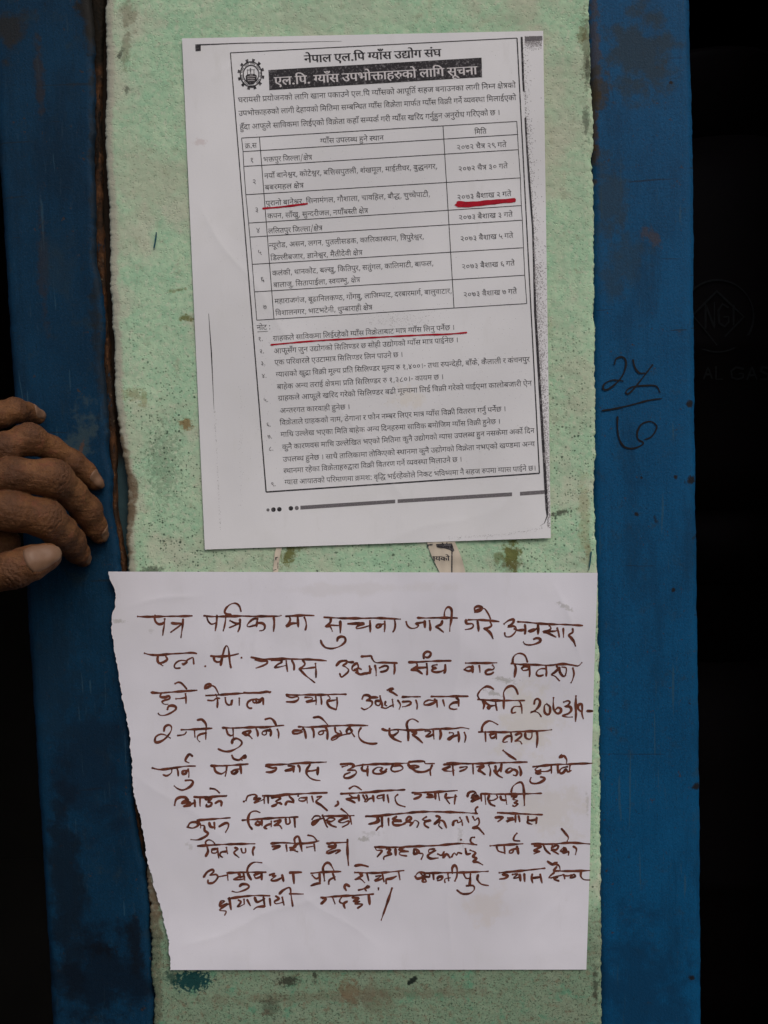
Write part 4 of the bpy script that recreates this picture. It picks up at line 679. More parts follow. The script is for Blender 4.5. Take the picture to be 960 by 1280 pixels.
# printed lines: style, left x, y, right x, y and letter height (tenths of a photo pixel), width, glyph count, then glyph id and position
LINES = [
0,3800,693,5510,612,92,10423,22,44,0,75,555,46,555,66,1123,54,1382,19,2290,54,2843,801,3521,67,3789,46,4048,185,4846,51,5127,66,5707,5,5966,60,5966,13,6872,536,7420,79,8104,27,8363,
60,9156,6,9832,28,9832,1,3425,966,5960,828,100,14504,30,19,0,54,553,801,1231,67,1499,46,1758,801,2326,185,2824,51,3105,66,3685,5,3944,60,3944,13,4850,46,5398,49,5966,79,6669,494,
6928,66,7787,61,8046,417,8577,25,9140,79,9902,54,10391,66,11069,67,11328,27,11587,60,12380,70,13056,30,13056,44,13690,66,14245,2,2975,1220,6445,1032,62,34385,68,28,0,52,591,66,1000,
51,1259,60,1839,68,2515,274,3004,51,3572,79,4152,32,4411,44,5153,25,5708,79,6470,54,6959,66,7637,67,7896,27,8155,26,8948,66,9766,44,10025,66,10580,46,11069,25,11637,66,12399,13,
12658,44,13206,75,13761,19,13991,54,14544,801,15222,67,15490,46,15749,185,16547,51,16828,66,17408,5,17667,60,17667,25,18343,79,19105,10,19594,46,20617,70,21185,67,21185,40,21444,
181,22014,60,22244,61,22920,32,23451,48,24423,44,24994,66,25549,13,25808,44,26356,25,26911,66,27673,54,28162,66,28840,27,29099,68,29662,67,30151,44,30410,207,30965,44,31315,179,
32100,75,32812,269,32812,25,33364,79,34126,2,2980,1387,6450,1188,62,36381,74,13,0,46,548,49,1116,79,1819,494,2078,66,2937,61,3196,417,3727,25,4290,79,5052,54,5541,66,6219,27,6478,
68,7041,42,7530,75,8050,61,8050,66,8581,51,8840,25,9420,79,10182,67,10671,50,10930,67,11528,40,11787,50,12357,66,12955,60,13444,207,14120,48,14470,67,15041,542,15300,40,16203,185,
17003,51,17284,66,17864,5,18123,60,18123,67,19029,57,19288,254,19844,75,20606,40,20606,66,21176,50,21665,66,22263,47,22522,181,23293,40,23293,185,24093,51,24374,66,24954,5,25213,60,
25213,67,26119,57,26378,254,26934,68,27696,27,28185,44,28748,181,29303,75,29303,557,29533,57,30455,568,31011,66,32033,67,32522,50,32781,54,33379,66,34057,12,34316,19,34807,25,35360,
79,36122,2,2995,1560,6250,1373,62,33408,68,403,0,5,531,42,531,66,1051,10,1540,47,2563,69,3334,54,3334,75,4012,60,4242,66,4918,67,5177,57,5436,25,5992,50,6754,66,7352,67,7841,54,
8100,12,8778,19,9269,25,9822,79,10584,67,11073,57,11332,254,11888,75,12650,40,12650,66,13220,25,13709,61,14471,66,15002,5,15261,60,15491,549,16167,25,17082,181,17844,27,18074,52,
18637,68,19046,185,19535,51,19816,66,20396,5,20655,60,20655,26,21561,67,22379,52,22638,42,23047,27,23797,44,24360,181,24915,69,24915,403,24915,44,25446,9,26231,44,26995,69,27550,52,
27550,79,27959,43,28218,27,29063,67,29626,52,29885,19,30294,25,30847,79,31609,31,32098,104,33029,2,3060,1796,3207,1786,59,1706,3,254,0,801,762,60,1030,2,4000,1734,4795,1693,59,8148,
15,185,0,51,281,66,861,5,1120,60,1120,13,2026,46,2574,54,3142,548,3820,403,4996,44,5527,75,6082,568,6312,66,7334,44,7593,2,5930,1620,6080,1610,59,1686,4,67,0,50,259,67,857,40,1116,
3,3122,1975,-10,-10,59,551,1,107,0,3,3152,2245,-10,-10,59,551,1,108,0,3,3183,2595,-10,-10,59,551,1,109,0,3,3200,2850,-10,-10,59,551,1,110,0,3,3219,3125,-10,-10,59,551,1,111,0,3,
3252,3465,-10,-10,59,551,1,112,0,3,3283,3810,-10,-10,59,551,1,113,0,2,3288,1966,3900,1936,59,6900,14,49,0,494,703,46,1562,69,2130,52,2130,67,2769,32,3028,210,3770,54,4270,66,4948,
802,5207,179,5636,75,6348,269,6348,2,3300,2170,5468,2048,59,22604,50,44,0,51,555,66,1135,5,1394,48,1624,66,2195,44,2454,75,3009,559,3009,52,3705,799,4114,25,4612,79,5374,35,5633,75,
6137,559,6137,52,6833,799,7242,48,7740,67,8311,521,8570,60,9251,46,9927,69,10495,40,10495,54,11065,68,11743,799,12002,58,12500,6,13180,26,13180,50,13998,70,14596,54,14596,799,15274,
50,15772,66,16370,12,16629,40,17120,68,17690,28,17949,52,18540,799,18949,48,19447,69,20018,531,20018,44,20809,27,21364,52,21927,799,22336,2,3308,2314,3795,2286,59,4852,9,48,0,48,
571,52,1142,50,1551,61,2149,54,2680,179,3588,75,4300,269,4300,2,3320,2513,5377,2396,59,21574,49,46,0,69,568,52,568,66,977,44,1236,79,1791,48,2280,66,2851,44,3110,75,3665,559,3665,
52,4361,799,4770,67,5268,60,5527,44,6203,66,6758,50,7017,6,7615,27,7615,54,8178,799,8856,27,9354,80,9917,58,10176,66,10856,54,11115,66,11793,799,12052,30,12550,66,13184,57,13443,67,
13999,61,14258,54,14789,799,15467,48,15965,80,16536,531,16795,799,17586,30,18084,69,18718,500,18718,75,19716,46,19716,66,20284,35,20543,68,21047,799,21306,2,3340,2672,4600,2602,59,
13451,30,25,0,46,762,44,1330,799,1885,60,2383,66,3059,5,3318,26,3318,69,4136,799,4136,60,4634,69,5310,202,5310,42,5668,52,6188,68,6597,32,6856,54,7598,799,8276,44,8774,51,9329,66,
9909,5,10168,48,10168,215,10739,40,11128,68,11698,179,12187,75,12899,269,12899,2,3350,2860,4030,2820,59,7523,16,54,0,67,678,54,937,40,1615,46,2185,69,2753,52,2753,67,3392,32,3651,
210,4393,54,4893,66,5571,802,5830,179,6259,75,6971,269,6971,2,3360,3040,5300,2928,59,20530,43,202,0,51,358,70,938,52,938,79,1347,37,1606,799,2183,9,2681,60,3445,44,4121,799,4676,54,
5174,27,5852,44,6415,799,6970,46,7468,69,8036,40,8036,54,8606,68,9284,60,9543,37,10219,25,10796,799,11558,25,12056,66,12818,67,13077,54,13336,25,14014,66,14776,568,15035,66,16057,
44,16316,799,16871,67,17369,269,17628,46,18180,69,18748,52,18748,75,19157,559,19157,52,19853,799,20262,2,3380,3196,4530,3126,59,12066,28,67,0,37,259,210,836,54,1336,68,2014,48,2273,
32,2844,66,3586,52,3845,799,4254,180,4752,66,5393,44,5652,75,6207,559,6207,52,6903,799,7312,50,7810,76,8408,40,8408,68,8978,42,9237,75,9757,57,9757,68,10313,179,10802,75,11514,269,
11514,2,3400,3388,5419,3260,59,21758,47,25,0,54,762,6,1440,25,1440,68,2202,799,2461,41,2959,66,3601,44,3860,25,4415,79,5177,35,5436,799,5940,48,6438,210,7009,26,7509,69,8327,799,
8327,67,8825,25,9084,67,9846,40,10105,46,10675,69,11243,52,11243,799,11652,60,12150,40,12826,69,13396,6,13396,27,13396,54,13959,799,14637,25,15135,66,15897,67,16156,54,16415,50,
17093,66,17691,35,17950,68,18454,799,18713,48,19211,66,19782,47,20041,54,20812,799,21490,2,3415,3534,4500,3464,59,11777,26,48,0,66,571,54,830,66,1508,32,1767,69,2509,799,2509,67,
3007,60,3266,40,3942,66,4512,46,4771,66,5339,12,5598,54,6089,66,6767,799,7026,215,7524,57,7913,51,8469,553,9049,69,10015,799,10015,179,10513,75,11225,269,11225,2,3430,3738,5648,
3606,59,24215,55,50,0,61,598,66,1129,52,1388,66,1797,32,2056,27,2798,6,3361,32,3361,799,4103,48,4601,70,5172,38,5172,66,5735,67,5994,44,6253,54,6808,25,7486,197,8248,36,8715,799,
9300,27,9798,461,10361,27,10620,48,11183,69,11754,799,11754,54,12252,66,12930,67,13189,32,13448,549,14190,66,15105,35,15364,799,15868,42,16366,52,16886,48,17295,66,17866,52,18125,
50,18534,66,19132,27,19391,181,19954,799,19954,48,20452,66,21023,54,21282,69,21960,57,21960,66,22516,35,22775,66,23279,52,23538,799,23947,2,3440,3886,4654,3810,59,13189,30,67,0,57,
259,58,815,66,1495,54,1754,44,2432,27,2987,52,3550,799,3959,49,4457,66,5160,35,5419,49,5923,35,6626,75,7130,44,7130,68,7685,799,7944,43,8442,69,9057,207,9057,48,9407,66,9978,52,
10237,66,10646,61,10905,68,11436,179,11925,75,12637,269,12637,2,5705,1815,6330,1775,59,6315,12,108,0,106,551,113,1102,108,1653,30,2434,76,3068,269,3068,108,3850,115,4401,27,5182,40,
5745,75,6315,2,5725,2084,6345,2042,59,6315,12,108,0,106,551,113,1102,108,1653,30,2434,76,3068,269,3068,109,3850,106,4401,27,5182,40,5745,75,6315,2,5710,2438,6390,2390,59,6906,13,
108,0,106,551,113,1102,109,1653,48,2434,76,3005,58,3005,66,3685,26,3944,108,4992,27,5773,40,6336,75,6906,2,5730,2692,6408,2648,59,6906,13,108,0,106,551,113,1102,109,1653,48,2434,76,
3005,58,3005,66,3685,26,3944,109,4992,27,5773,40,6336,75,6906,2,5750,2958,6413,2912,59,6906,13,108,0,106,551,113,1102,109,1653,48,2434,76,3005,58,3005,66,3685,26,3944,111,4992,27,
5773,40,6336,75,6906,2,5767,3306,6433,3259,59,6906,13,108,0,106,551,113,1102,109,1653,48,2434,76,3005,58,3005,66,3685,26,3944,112,4992,27,5773,40,6336,75,6906,2,5788,3656,6460,3610,
59,6906,13,108,0,106,551,113,1102,109,1653,48,2434,76,3005,58,3005,66,3685,26,3944,113,4992,27,5773,40,6336,75,6906,2,3208,4066,3383,4056,59,1842,4,44,0,79,555,35,814,813,1548,3,
3223,4215,-10,-10,49,819,2,107,0,801,551,2,3410,4202,5682,4062,59,24057,53,256,0,66,563,61,822,25,1353,54,2115,75,2793,60,3023,66,3699,67,3958,57,4217,25,4773,50,5535,66,6133,67,
6622,54,6881,12,7559,52,8050,61,8459,75,8990,25,8990,79,9752,185,10241,51,10522,66,11102,5,11361,60,11361,67,12267,57,12526,254,13082,75,13844,40,13844,66,14414,48,14673,66,15244,
35,15503,50,16237,66,16835,269,17094,185,17876,51,18157,66,18737,5,18996,60,18996,67,19902,54,20161,44,20839,69,21394,46,21624,44,22192,181,22747,75,22747,31,22747,104,23678,3,3240,
4370,-10,-10,49,819,2,108,0,801,551,2,3420,4360,5728,4218,59,24689,48,10,0,47,1023,70,1794,60,1794,5,2470,27,2470,32,3263,69,4005,44,4005,13,4790,536,5338,79,6022,27,6281,25,6844,
79,7606,67,8095,60,8354,67,9030,54,9289,197,9967,37,10434,52,11011,31,11650,60,12581,79,13257,61,13516,68,14047,13,14536,536,15084,79,15768,27,16027,25,16590,79,17352,185,17841,51,
18122,66,18702,5,18961,60,18961,50,19867,66,20465,269,20724,46,21506,66,22074,12,22333,44,22824,75,23379,31,23379,104,24310,3,3255,4520,-10,-10,49,819,2,109,0,801,551,2,3430,4502,
5036,4400,59,17163,34,19,0,25,553,46,1545,67,2113,52,2372,57,2781,66,3337,52,3596,54,4005,75,4683,19,4913,13,5466,35,6014,66,6518,50,6777,66,7375,269,7634,67,8416,60,8675,67,9351,
54,9610,197,10288,37,10755,52,11332,67,11971,54,12230,44,12908,46,13693,66,14261,13,14520,44,15068,75,15623,31,15853,104,16784,3,3270,4675,-10,-10,49,819,2,110,0,801,551,2,3446,
4652,6620,4462,59,33673,71,185,0,51,281,66,861,60,1120,25,1796,79,2558,26,3047,69,3865,271,3865,66,4385,67,4874,57,5133,254,5689,68,6451,50,6940,70,7538,210,7538,51,8038,274,8848,
67,9416,40,9675,67,10475,60,10734,67,11410,54,11669,197,12347,37,12814,52,13391,50,14030,70,14628,210,14628,51,15128,417,15938,107,16731,799,17282,110,17550,106,18101,106,18652,104,
19203,800,19582,40,20152,41,20722,66,21364,417,21853,46,22416,202,22984,42,23342,75,23862,61,23862,68,24393,799,24652,48,25150,66,25721,5,25980,25,25980,75,26742,799,26742,25,27240,
76,28002,54,28002,66,28680,54,28939,68,29617,52,30106,25,30745,6,31507,30,31507,44,32141,46,32696,69,33264,52,33264,2,3460,4806,5545,4680,59,21730,41,48,0,66,571,61,830,75,1361,25,
1361,9,2353,202,3117,51,3475,40,4285,52,4855,66,5264,12,5523,179,6244,75,6956,269,6956,50,7508,66,8106,274,8595,67,9163,40,9422,67,10222,60,10481,67,11157,54,11416,197,12094,37,
12561,52,13138,417,13777,107,14570,799,15121,109,15389,114,15940,106,16491,104,17042,800,17421,25,17991,66,18753,51,19012,50,19592,31,20420,104,21351,3,3290,4975,-10,-10,49,819,2,
111,0,801,551,2,3473,4950,6645,4760,59,32568,65,256,0,66,563,61,822,25,1353,54,2115,75,2793,10,3023,47,4046,70,4817,54,4817,75,5495,26,5725,67,6543,52,6802,42,7211,27,7961,52,8524,
75,8933,25,8933,79,9695,67,10184,60,10443,67,11119,54,11378,197,12056,37,12523,52,13100,48,13739,38,14310,68,14873,50,15362,70,15960,210,15960,51,16460,50,17040,66,17638,67,18127,
54,18386,12,19064,67,19785,57,20044,254,20600,68,21362,27,21851,52,22414,75,22823,25,22823,79,23585,46,24074,66,24642,12,24901,19,25392,50,25945,66,26543,25,27032,66,27794,54,28053,
79,28731,48,28990,32,29561,66,30303,52,30562,68,30971,20,31460,44,32013,2,3498,5106,4375,5054,59,9125,18,9,0,202,764,40,1122,52,1692,27,2101,40,2664,25,3464,66,4226,52,4485,57,4894,
66,5450,61,5709,68,6240,403,6729,44,7260,75,7815,31,7815,104,8746,3,3325,5285,-10,-10,49,819,2,112,0,801,551,2,3494,5256,6324,5080,59,29998,63,67,0,57,259,254,815,75,1577,40,1577,
66,2147,54,2406,75,3084,256,3314,66,3877,61,4136,25,4667,25,5429,79,6191,44,6680,66,7235,50,7494,799,8092,36,8590,75,9175,27,9175,66,9738,44,9997,66,10552,52,11041,47,11680,79,
12451,44,12710,44,13495,207,14050,48,14400,52,14971,67,15610,54,15869,19,16547,52,17100,50,17739,66,18337,269,18596,185,19378,51,19659,66,20239,5,20498,60,20498,67,21404,57,21663,
254,22219,68,22981,67,23470,57,23729,40,24285,52,24855,39,25264,27,26217,44,26780,181,27335,69,27335,46,27565,44,28133,181,28688,75,28688,31,28688,104,29619,3,3340,5435,-10,-10,49,
819,2,113,0,801,551,2,3504,5404,6255,5236,59,29472,57,50,0,66,598,67,857,41,1116,13,1988,210,2536,54,3036,75,3714,26,3714,49,4762,19,5465,25,6018,66,6780,67,7269,50,7528,67,8126,40,
8385,48,9185,66,9756,61,10015,75,10546,25,10546,9,11538,202,12302,51,12660,67,13470,42,13729,44,14249,61,14804,417,15335,50,15898,66,16496,60,16985,66,17661,67,17920,57,18179,25,
18735,48,19727,50,20298,79,20896,67,21155,32,21414,50,22156,185,22984,51,23265,66,23845,5,24104,60,24104,67,25010,57,25269,254,25825,68,26587,403,27076,44,27607,75,28162,31,28162,
104,29093,3,3355,5585,-10,-10,49,819,2,114,0,801,551,2,3525,5560,6680,5352,59,33626,63,25,0,69,762,44,762,76,1317,25,1547,66,2309,52,2568,39,2977,57,3700,60,4256,50,5162,66,5760,67,
6019,41,6278,13,7150,210,7698,54,8198,75,8876,67,8876,26,9135,40,9953,49,10753,19,11456,25,12009,79,12771,67,13260,50,13519,67,14117,40,14376,50,14946,66,15544,25,16033,69,16795,44,
16795,76,17350,13,17580,536,18128,79,18812,27,19071,25,19634,79,20396,185,20885,51,21166,66,21746,60,22005,13,22911,46,23459,54,24027,548,24705,403,25881,44,26412,44,27197,60,27752,
25,28428,75,29190,50,29190,66,29788,9,30277,25,31041,462,31803,67,32292,42,32551,44,33071,2,3535,5714,6684,5518,59,33055,62,13,0,46,548,54,1116,548,1794,403,2970,44,3501,75,4056,31,
4056,104,4987,60,5596,66,6272,41,6531,76,7173,40,7403,66,7973,67,8232,54,8491,25,9169,66,9931,50,10190,66,10788,40,11277,79,11847,67,12106,25,12365,19,13127,25,13680,79,14442,568,
14931,66,15953,44,16212,50,16767,66,17365,25,17854,69,18616,44,18616,76,19171,13,19401,536,19949,79,20633,27,20892,25,21455,79,22217,67,22706,57,22965,254,23521,75,24283,40,24283,
66,24853,44,25342,49,25897,19,26600,25,27153,79,27915,26,28404,197,29222,37,29689,50,30266,66,30864,9,31353,202,32117,51,32475,2,3540,5858,5774,5710,59,23978,48,568,0,66,1022,44,
1281,50,1836,66,2434,52,2923,61,3332,75,3863,25,3863,66,4625,67,5114,57,5373,254,5929,75,6691,40,6691,66,7261,61,7520,417,8051,529,8614,66,9234,52,9493,66,9902,67,10391,57,10650,
254,11206,68,11968,67,12457,57,12716,40,13272,52,13842,39,14251,27,15204,44,15767,181,16322,75,16322,557,16552,57,17474,568,18030,66,19052,67,19541,50,19800,54,20398,66,21076,13,
21335,44,21883,75,22438,31,22668,104,23599,3,3385,6030,-10,-10,49,819,2,115,0,801,551,2,3556,6000,6700,5820,59,34337,66,185,0,51,281,66,861,60,1120,10,2026,51,3049,66,3629,40,3888,
25,4458,79,5220,46,5709,67,6277,52,6536,50,6945,66,7543,39,7802,50,8525,66,9123,254,9612,50,10374,58,10972,813,11652,57,12176,71,12732,67,12732,531,12991,49,14012,12,14715,52,15206,
61,15615,75,16146,25,16146,79,16908,54,17167,75,17845,67,18075,44,18334,25,18889,35,19651,49,20385,67,21088,57,21347,214,21903,51,22279,50,22859,66,23457,44,23946,76,24501,60,24731,
61,25407,32,25938,417,26910,46,27473,50,28041,66,28639,185,29128,51,29409,66,29989,60,30248,46,31154,66,31722,12,31981,44,32472,75,33027,31,33257,104,33958,4,5410,6954,5618,6952,56,
1860,4,66,0,51,259,25,839,79,1601,5,3442,6965,-10,-10,46,555,1,44,0,
]
# pen strokes of the handwriting: point count, then x, y in tenths of a photo pixel
PEN = [
6,1725,7706,1806,7709,1931,7708,2119,7703,2275,7702,2400,7698,6,1938,7695,1934,7734,1947,7773,1981,7800,2025,7797,2053,7775,4,2059,7738,2053,7812,2041,7883,2034,7938,3,2147,7788,
2197,7794,2281,7791,3,2281,7794,2212,7847,2134,7903,4,2288,7744,2284,7812,2272,7898,2262,7969,10,2553,7697,2650,7706,2775,7706,2900,7703,3025,7700,3150,7703,3275,7703,3400,7703,
3494,7700,3512,7694,5,2588,7716,2600,7758,2634,7797,2673,7797,2706,7775,4,2712,7697,2709,7766,2700,7828,2691,7881,9,2884,7684,2834,7675,2809,7653,2822,7609,2862,7566,2916,7541,2962,
7547,2997,7586,3012,7641,4,2825,7691,2819,7750,2806,7828,2791,7884,3,2878,7759,2947,7791,2997,7788,3,2994,7788,2931,7819,2869,7844,4,3000,7744,3000,7812,2991,7859,2975,7894,8,3219,
7734,3175,7734,3120,7773,3088,7820,3112,7834,3167,7820,3206,7805,3219,7734,3,3219,7734,3212,7781,3206,7828,6,3212,7789,3269,7788,3306,7812,3309,7852,3288,7878,3250,7884,4,3422,7719,
3428,7781,3425,7836,3419,7891,4,3578,7703,3675,7697,3800,7691,3922,7694,9,3616,7706,3628,7734,3622,7769,3597,7806,3578,7825,3597,7828,3631,7800,3667,7791,3725,7791,3,3722,7719,3725,
7781,3728,7834,4,3806,7719,3825,7773,3828,7828,3816,7875,7,4056,7716,4175,7722,4300,7728,4550,7728,4706,7725,4862,7731,5003,7738,6,4134,7734,4131,7775,4094,7812,4072,7831,4128,7834,
4153,7888,3,4097,7812,4175,7816,4256,7819,3,4253,7766,4256,7836,4253,7909,11,4216,8009,4225,7975,4266,7956,4309,7969,4319,8008,4292,8047,4230,8086,4144,8106,4066,8091,4025,8047,
4009,8003,4,4353,7797,4441,7794,4503,7788,4525,7806,9,4450,7797,4497,7791,4536,7788,4547,7800,4497,7812,4458,7836,4459,7856,4528,7847,4622,7819,3,4625,7762,4628,7812,4628,7897,7,
4766,7809,4722,7806,4703,7828,4719,7847,4756,7831,4772,7806,4812,7794,3,4809,7769,4812,7820,4806,7891,4,4934,7750,4941,7812,4931,7867,4912,7897,5,5223,7722,5325,7725,5450,7722,5606,
7722,5716,7725,8,5078,7775,5094,7820,5138,7853,5200,7847,5231,7819,5200,7794,5231,7788,5312,7775,2,5309,7762,5312,7844,3,5369,7762,5378,7820,5378,7881,5,5528,7762,5512,7805,5450,
7834,5488,7856,5541,7900,9,5556,7712,5556,7656,5578,7603,5609,7588,5641,7612,5647,7672,5638,7766,5625,7836,5622,7888,6,5825,7750,5834,7794,5903,7797,5916,7828,5888,7856,5819,7869,5,
5856,7747,5962,7747,6072,7753,6150,7759,6236,7769,3,5969,7766,5978,7828,5984,7888,11,5938,7650,5934,7600,5975,7578,6025,7594,6009,7631,5962,7647,5944,7638,5994,7612,6056,7609,6103,
7672,6131,7734,7,6131,7778,6144,7820,6103,7847,6050,7856,6088,7875,6134,7919,6162,7981,13,6303,7797,6353,7759,6416,7741,6419,7775,6384,7812,6353,7831,6416,7825,6450,7847,6447,7891,
6400,7945,6353,7962,6316,7950,6309,7909,3,6431,7862,6478,7878,6566,7872,3,6562,7812,6569,7867,6562,7925,7,6611,7888,6650,7872,6678,7862,6653,7888,6625,7894,6681,7875,6728,7838,3,
6725,7812,6728,7875,6725,7925,8,6675,7988,6712,7975,6753,7988,6750,8019,6697,8047,6627,8062,6564,8053,6544,8025,6,6475,7772,6588,7778,6744,7794,6900,7803,7056,7806,7281,7819,7,6869,
7822,6888,7853,6853,7884,6794,7900,6838,7909,6900,7938,6947,7962,3,6838,7891,6916,7891,6978,7881,3,6966,7853,6981,7903,6991,7962,3,7041,7859,7044,7914,7044,7962,6,7159,7862,7159,
7903,7112,7938,7144,7977,7175,8023,7194,8075,7,1809,8166,1884,8184,1994,8188,2119,8175,2275,8166,2400,8159,2456,8169,6,1975,8194,1969,8250,1988,8288,2041,8278,2091,8242,2072,8206,3,
1991,8291,2012,8306,2034,8319,8,2291,8306,2338,8275,2306,8256,2244,8259,2197,8289,2178,8328,2197,8353,2250,8350,7,2283,8297,2322,8289,2338,8253,2384,8228,2412,8219,2419,8258,2422,
8300,2,2566,8328,2569,8331,4,2638,8200,2744,8206,2869,8197,2978,8172,4,2675,8219,2681,8253,2712,8275,2753,8269,9,2759,8312,2769,8258,2788,8172,2812,8094,2834,8072,2856,8109,2866,
8203,2875,8289,2888,8347,2,3019,8222,3022,8225,8,3144,8216,3238,8234,3362,8238,3519,8234,3675,8238,3831,8241,3988,8250,4075,8259,6,3194,8247,3253,8259,3331,8259,3338,8291,3284,8322,
3203,8350,8,3397,8253,3456,8247,3512,8250,3519,8278,3472,8305,3434,8344,3488,8338,3581,8316,3,3578,8266,3584,8328,3594,8391,3,3650,8259,3675,8312,3675,8375,6,3784,8250,3812,8297,
3784,8334,3744,8359,3816,8356,3941,8341,4,3744,8362,3816,8438,3894,8500,3934,8531,3,3944,8297,3950,8375,3950,8466,11,4206,8319,4253,8269,4331,8259,4331,8288,4284,8320,4312,8331,
4356,8369,4347,8403,4300,8444,4266,8462,4247,8419,3,4331,8269,4378,8278,4422,8275,6,4456,8288,4409,8328,4403,8372,4441,8384,4481,8344,4462,8291,6,4464,8375,4472,8409,4503,8430,4550,
8419,4612,8409,4644,8362,3,4434,8366,4481,8353,4516,8366,3,4469,8291,4481,8320,4466,8367,4,4450,8409,4497,8431,4559,8425,4622,8409,3,4619,8328,4628,8375,4622,8419,7,4519,8206,4575,
8203,4638,8200,4653,8234,4697,8281,4794,8281,4966,8288,3,4688,8319,4700,8375,4703,8441,6,4747,8347,4809,8322,4850,8334,4841,8372,4794,8394,4756,8397,3,4931,8312,4934,8375,4925,8425,
5,5112,8278,5231,8275,5356,8266,5481,8262,5638,8259,6,5208,8291,5216,8320,5177,8352,5141,8375,5216,8381,5278,8422,3,5184,8347,5262,8347,5338,8341,3,5334,8297,5341,8367,5338,8434,7,
5297,8228,5300,8175,5341,8144,5384,8162,5375,8200,5341,8219,5306,8206,9,5459,8309,5409,8319,5406,8341,5450,8350,5412,8362,5403,8388,5450,8403,5520,8391,5566,8362,3,5566,8312,5566,
8375,5553,8416,4,5825,8288,5950,8288,6091,8288,6208,8284,7,5806,8369,5830,8347,5869,8334,5900,8347,5900,8372,5853,8388,5806,8369,2,5906,8325,5909,8406,3,5991,8322,5997,8359,6000,
8400,8,6159,8316,6178,8341,6162,8369,6103,8372,6069,8400,6084,8428,6134,8425,6169,8403,9,6394,8294,6525,8306,6681,8309,6869,8316,6962,8306,7056,8300,7150,8312,7228,8322,7272,8284,4,
6431,8300,6447,8344,6441,8406,6431,8462,6,6409,8284,6416,8219,6459,8175,6517,8169,6566,8200,6594,8275,6,6522,8353,6556,8331,6612,8334,6603,8369,6541,8381,6522,8356,3,6612,8325,6622,
8391,6619,8456,6,6828,8359,6762,8359,6716,8388,6706,8428,6741,8450,6791,8438,3,6825,8322,6831,8391,6828,8450,6,6959,8328,6975,8362,6934,8403,6894,8434,6938,8453,6994,8509,6,6994,
8344,7000,8403,7041,8453,7069,8438,7078,8352,7025,8338,4,7162,8353,7175,8422,7159,8492,7138,8534,6,1894,8656,1994,8662,2119,8653,2275,8641,2384,8634,2459,8628,9,2012,8672,2003,8709,
2059,8716,2112,8700,2119,8734,2059,8753,2025,8772,2050,8800,2097,8803,9,2094,8866,2106,8831,2150,8819,2194,8834,2197,8866,2134,8912,2056,8941,1997,8938,1978,8916,5,2191,8544,2228,
8528,2266,8538,2306,8578,2334,8612,3,2203,8734,2259,8731,2322,8719,3,2319,8675,2325,8731,2325,8788,10,2562,8606,2572,8566,2616,8547,2638,8566,2597,8591,2572,8603,2650,8572,2688,
8591,2716,8638,2731,8672,8,2578,8694,2712,8688,2838,8678,3025,8666,3150,8662,3212,8662,3306,8653,3384,8647,4,2603,8753,2666,8756,2700,8731,2744,8728,3,2697,8684,2719,8739,2716,8844,
6,2816,8725,2825,8781,2856,8812,2884,8803,2900,8747,2891,8812,2,2991,8731,2991,8812,5,3050,8659,3144,8659,3253,8653,3331,8644,3378,8656,12,3281,8734,3238,8747,3194,8738,3206,8772,
3181,8786,3159,8762,3197,8738,3144,8747,3097,8781,3091,8825,3122,8853,3147,8850,5,3206,8786,3250,8770,3269,8734,3288,8731,3291,8806,6,3581,8684,3706,8688,3862,8684,4050,8684,4206,
8678,4328,8678,6,3588,8700,3644,8719,3722,8709,3728,8744,3675,8772,3581,8772,6,3816,8716,3894,8719,3906,8741,3831,8772,3878,8769,3953,8756,3,3947,8712,3953,8762,3950,8803,3,4012,
8716,4019,8762,4019,8803,6,4106,8697,4128,8731,4094,8756,4094,8797,4128,8841,4203,8869,3,4106,8762,4159,8756,4209,8747,3,4212,8725,4216,8794,4206,8859,11,4528,8734,4547,8694,4600,
8691,4631,8719,4603,8747,4581,8756,4641,8762,4653,8797,4622,8838,4559,8869,4519,8850,3,4638,8719,4684,8716,4722,8719,3,4750,8703,4762,8762,4781,8825,5,4750,8762,4700,8762,4697,8803,
4738,8819,4762,8769,4,4772,8841,4825,8853,4881,8825,4919,8812,3,4819,8772,4812,8809,4834,8822,2,4906,8747,4916,8834,3,4975,8756,5006,8809,4991,8862,6,4844,8625,4881,8603,4916,8609,
4869,8631,4919,8662,4966,8694,3,5031,8712,5138,8709,5253,8709,5,5034,8772,5122,8769,5134,8797,5075,8828,5034,8834,3,5200,8756,5216,8809,5212,8862,4,5394,8706,5544,8706,5700,8703,
5850,8703,7,5434,8741,5438,8775,5372,8806,5306,8809,5309,8775,5366,8750,5434,8762,2,5459,8756,5466,8838,2,5538,8753,5556,8822,3,5706,8728,5731,8747,5734,8825,6,5731,8778,5669,8784,
5622,8819,5625,8853,5669,8866,5709,8862,5,5978,8744,6075,8750,6200,8756,6356,8756,6556,8756,6,5988,8731,5972,8684,6012,8622,6078,8581,6134,8591,6169,8616,3,6038,8762,6053,8809,6041,
8859,7,6062,8772,6084,8794,6125,8825,6112,8859,6097,8841,6138,8825,6184,8819,3,6197,8769,6200,8819,6212,8878,2,6297,8762,6297,8859,6,6303,8731,6297,8653,6341,8591,6403,8575,6447,
8609,6475,8678,3,6497,8769,6519,8825,6525,8912,5,6497,8831,6428,8834,6397,8875,6403,8912,6444,8903,10,6678,8797,6688,8750,6722,8734,6750,8766,6738,8825,6684,8884,6631,8906,6684,
8894,6731,8912,6766,8956,7,6834,8800,6806,8822,6809,8903,6844,8931,6872,8912,6875,8841,6844,8806,8,6919,8725,6916,8794,6925,8872,6966,8919,7006,8903,7012,8862,6975,8844,6944,8872,
11,7050,8775,7100,8759,7125,8781,7091,8819,7062,8831,7125,8834,7141,8878,7106,8919,7034,8947,7091,8962,7153,8962,4,7200,8703,7197,8809,7200,8919,7194,9016,7,7256,8888,7228,8859,
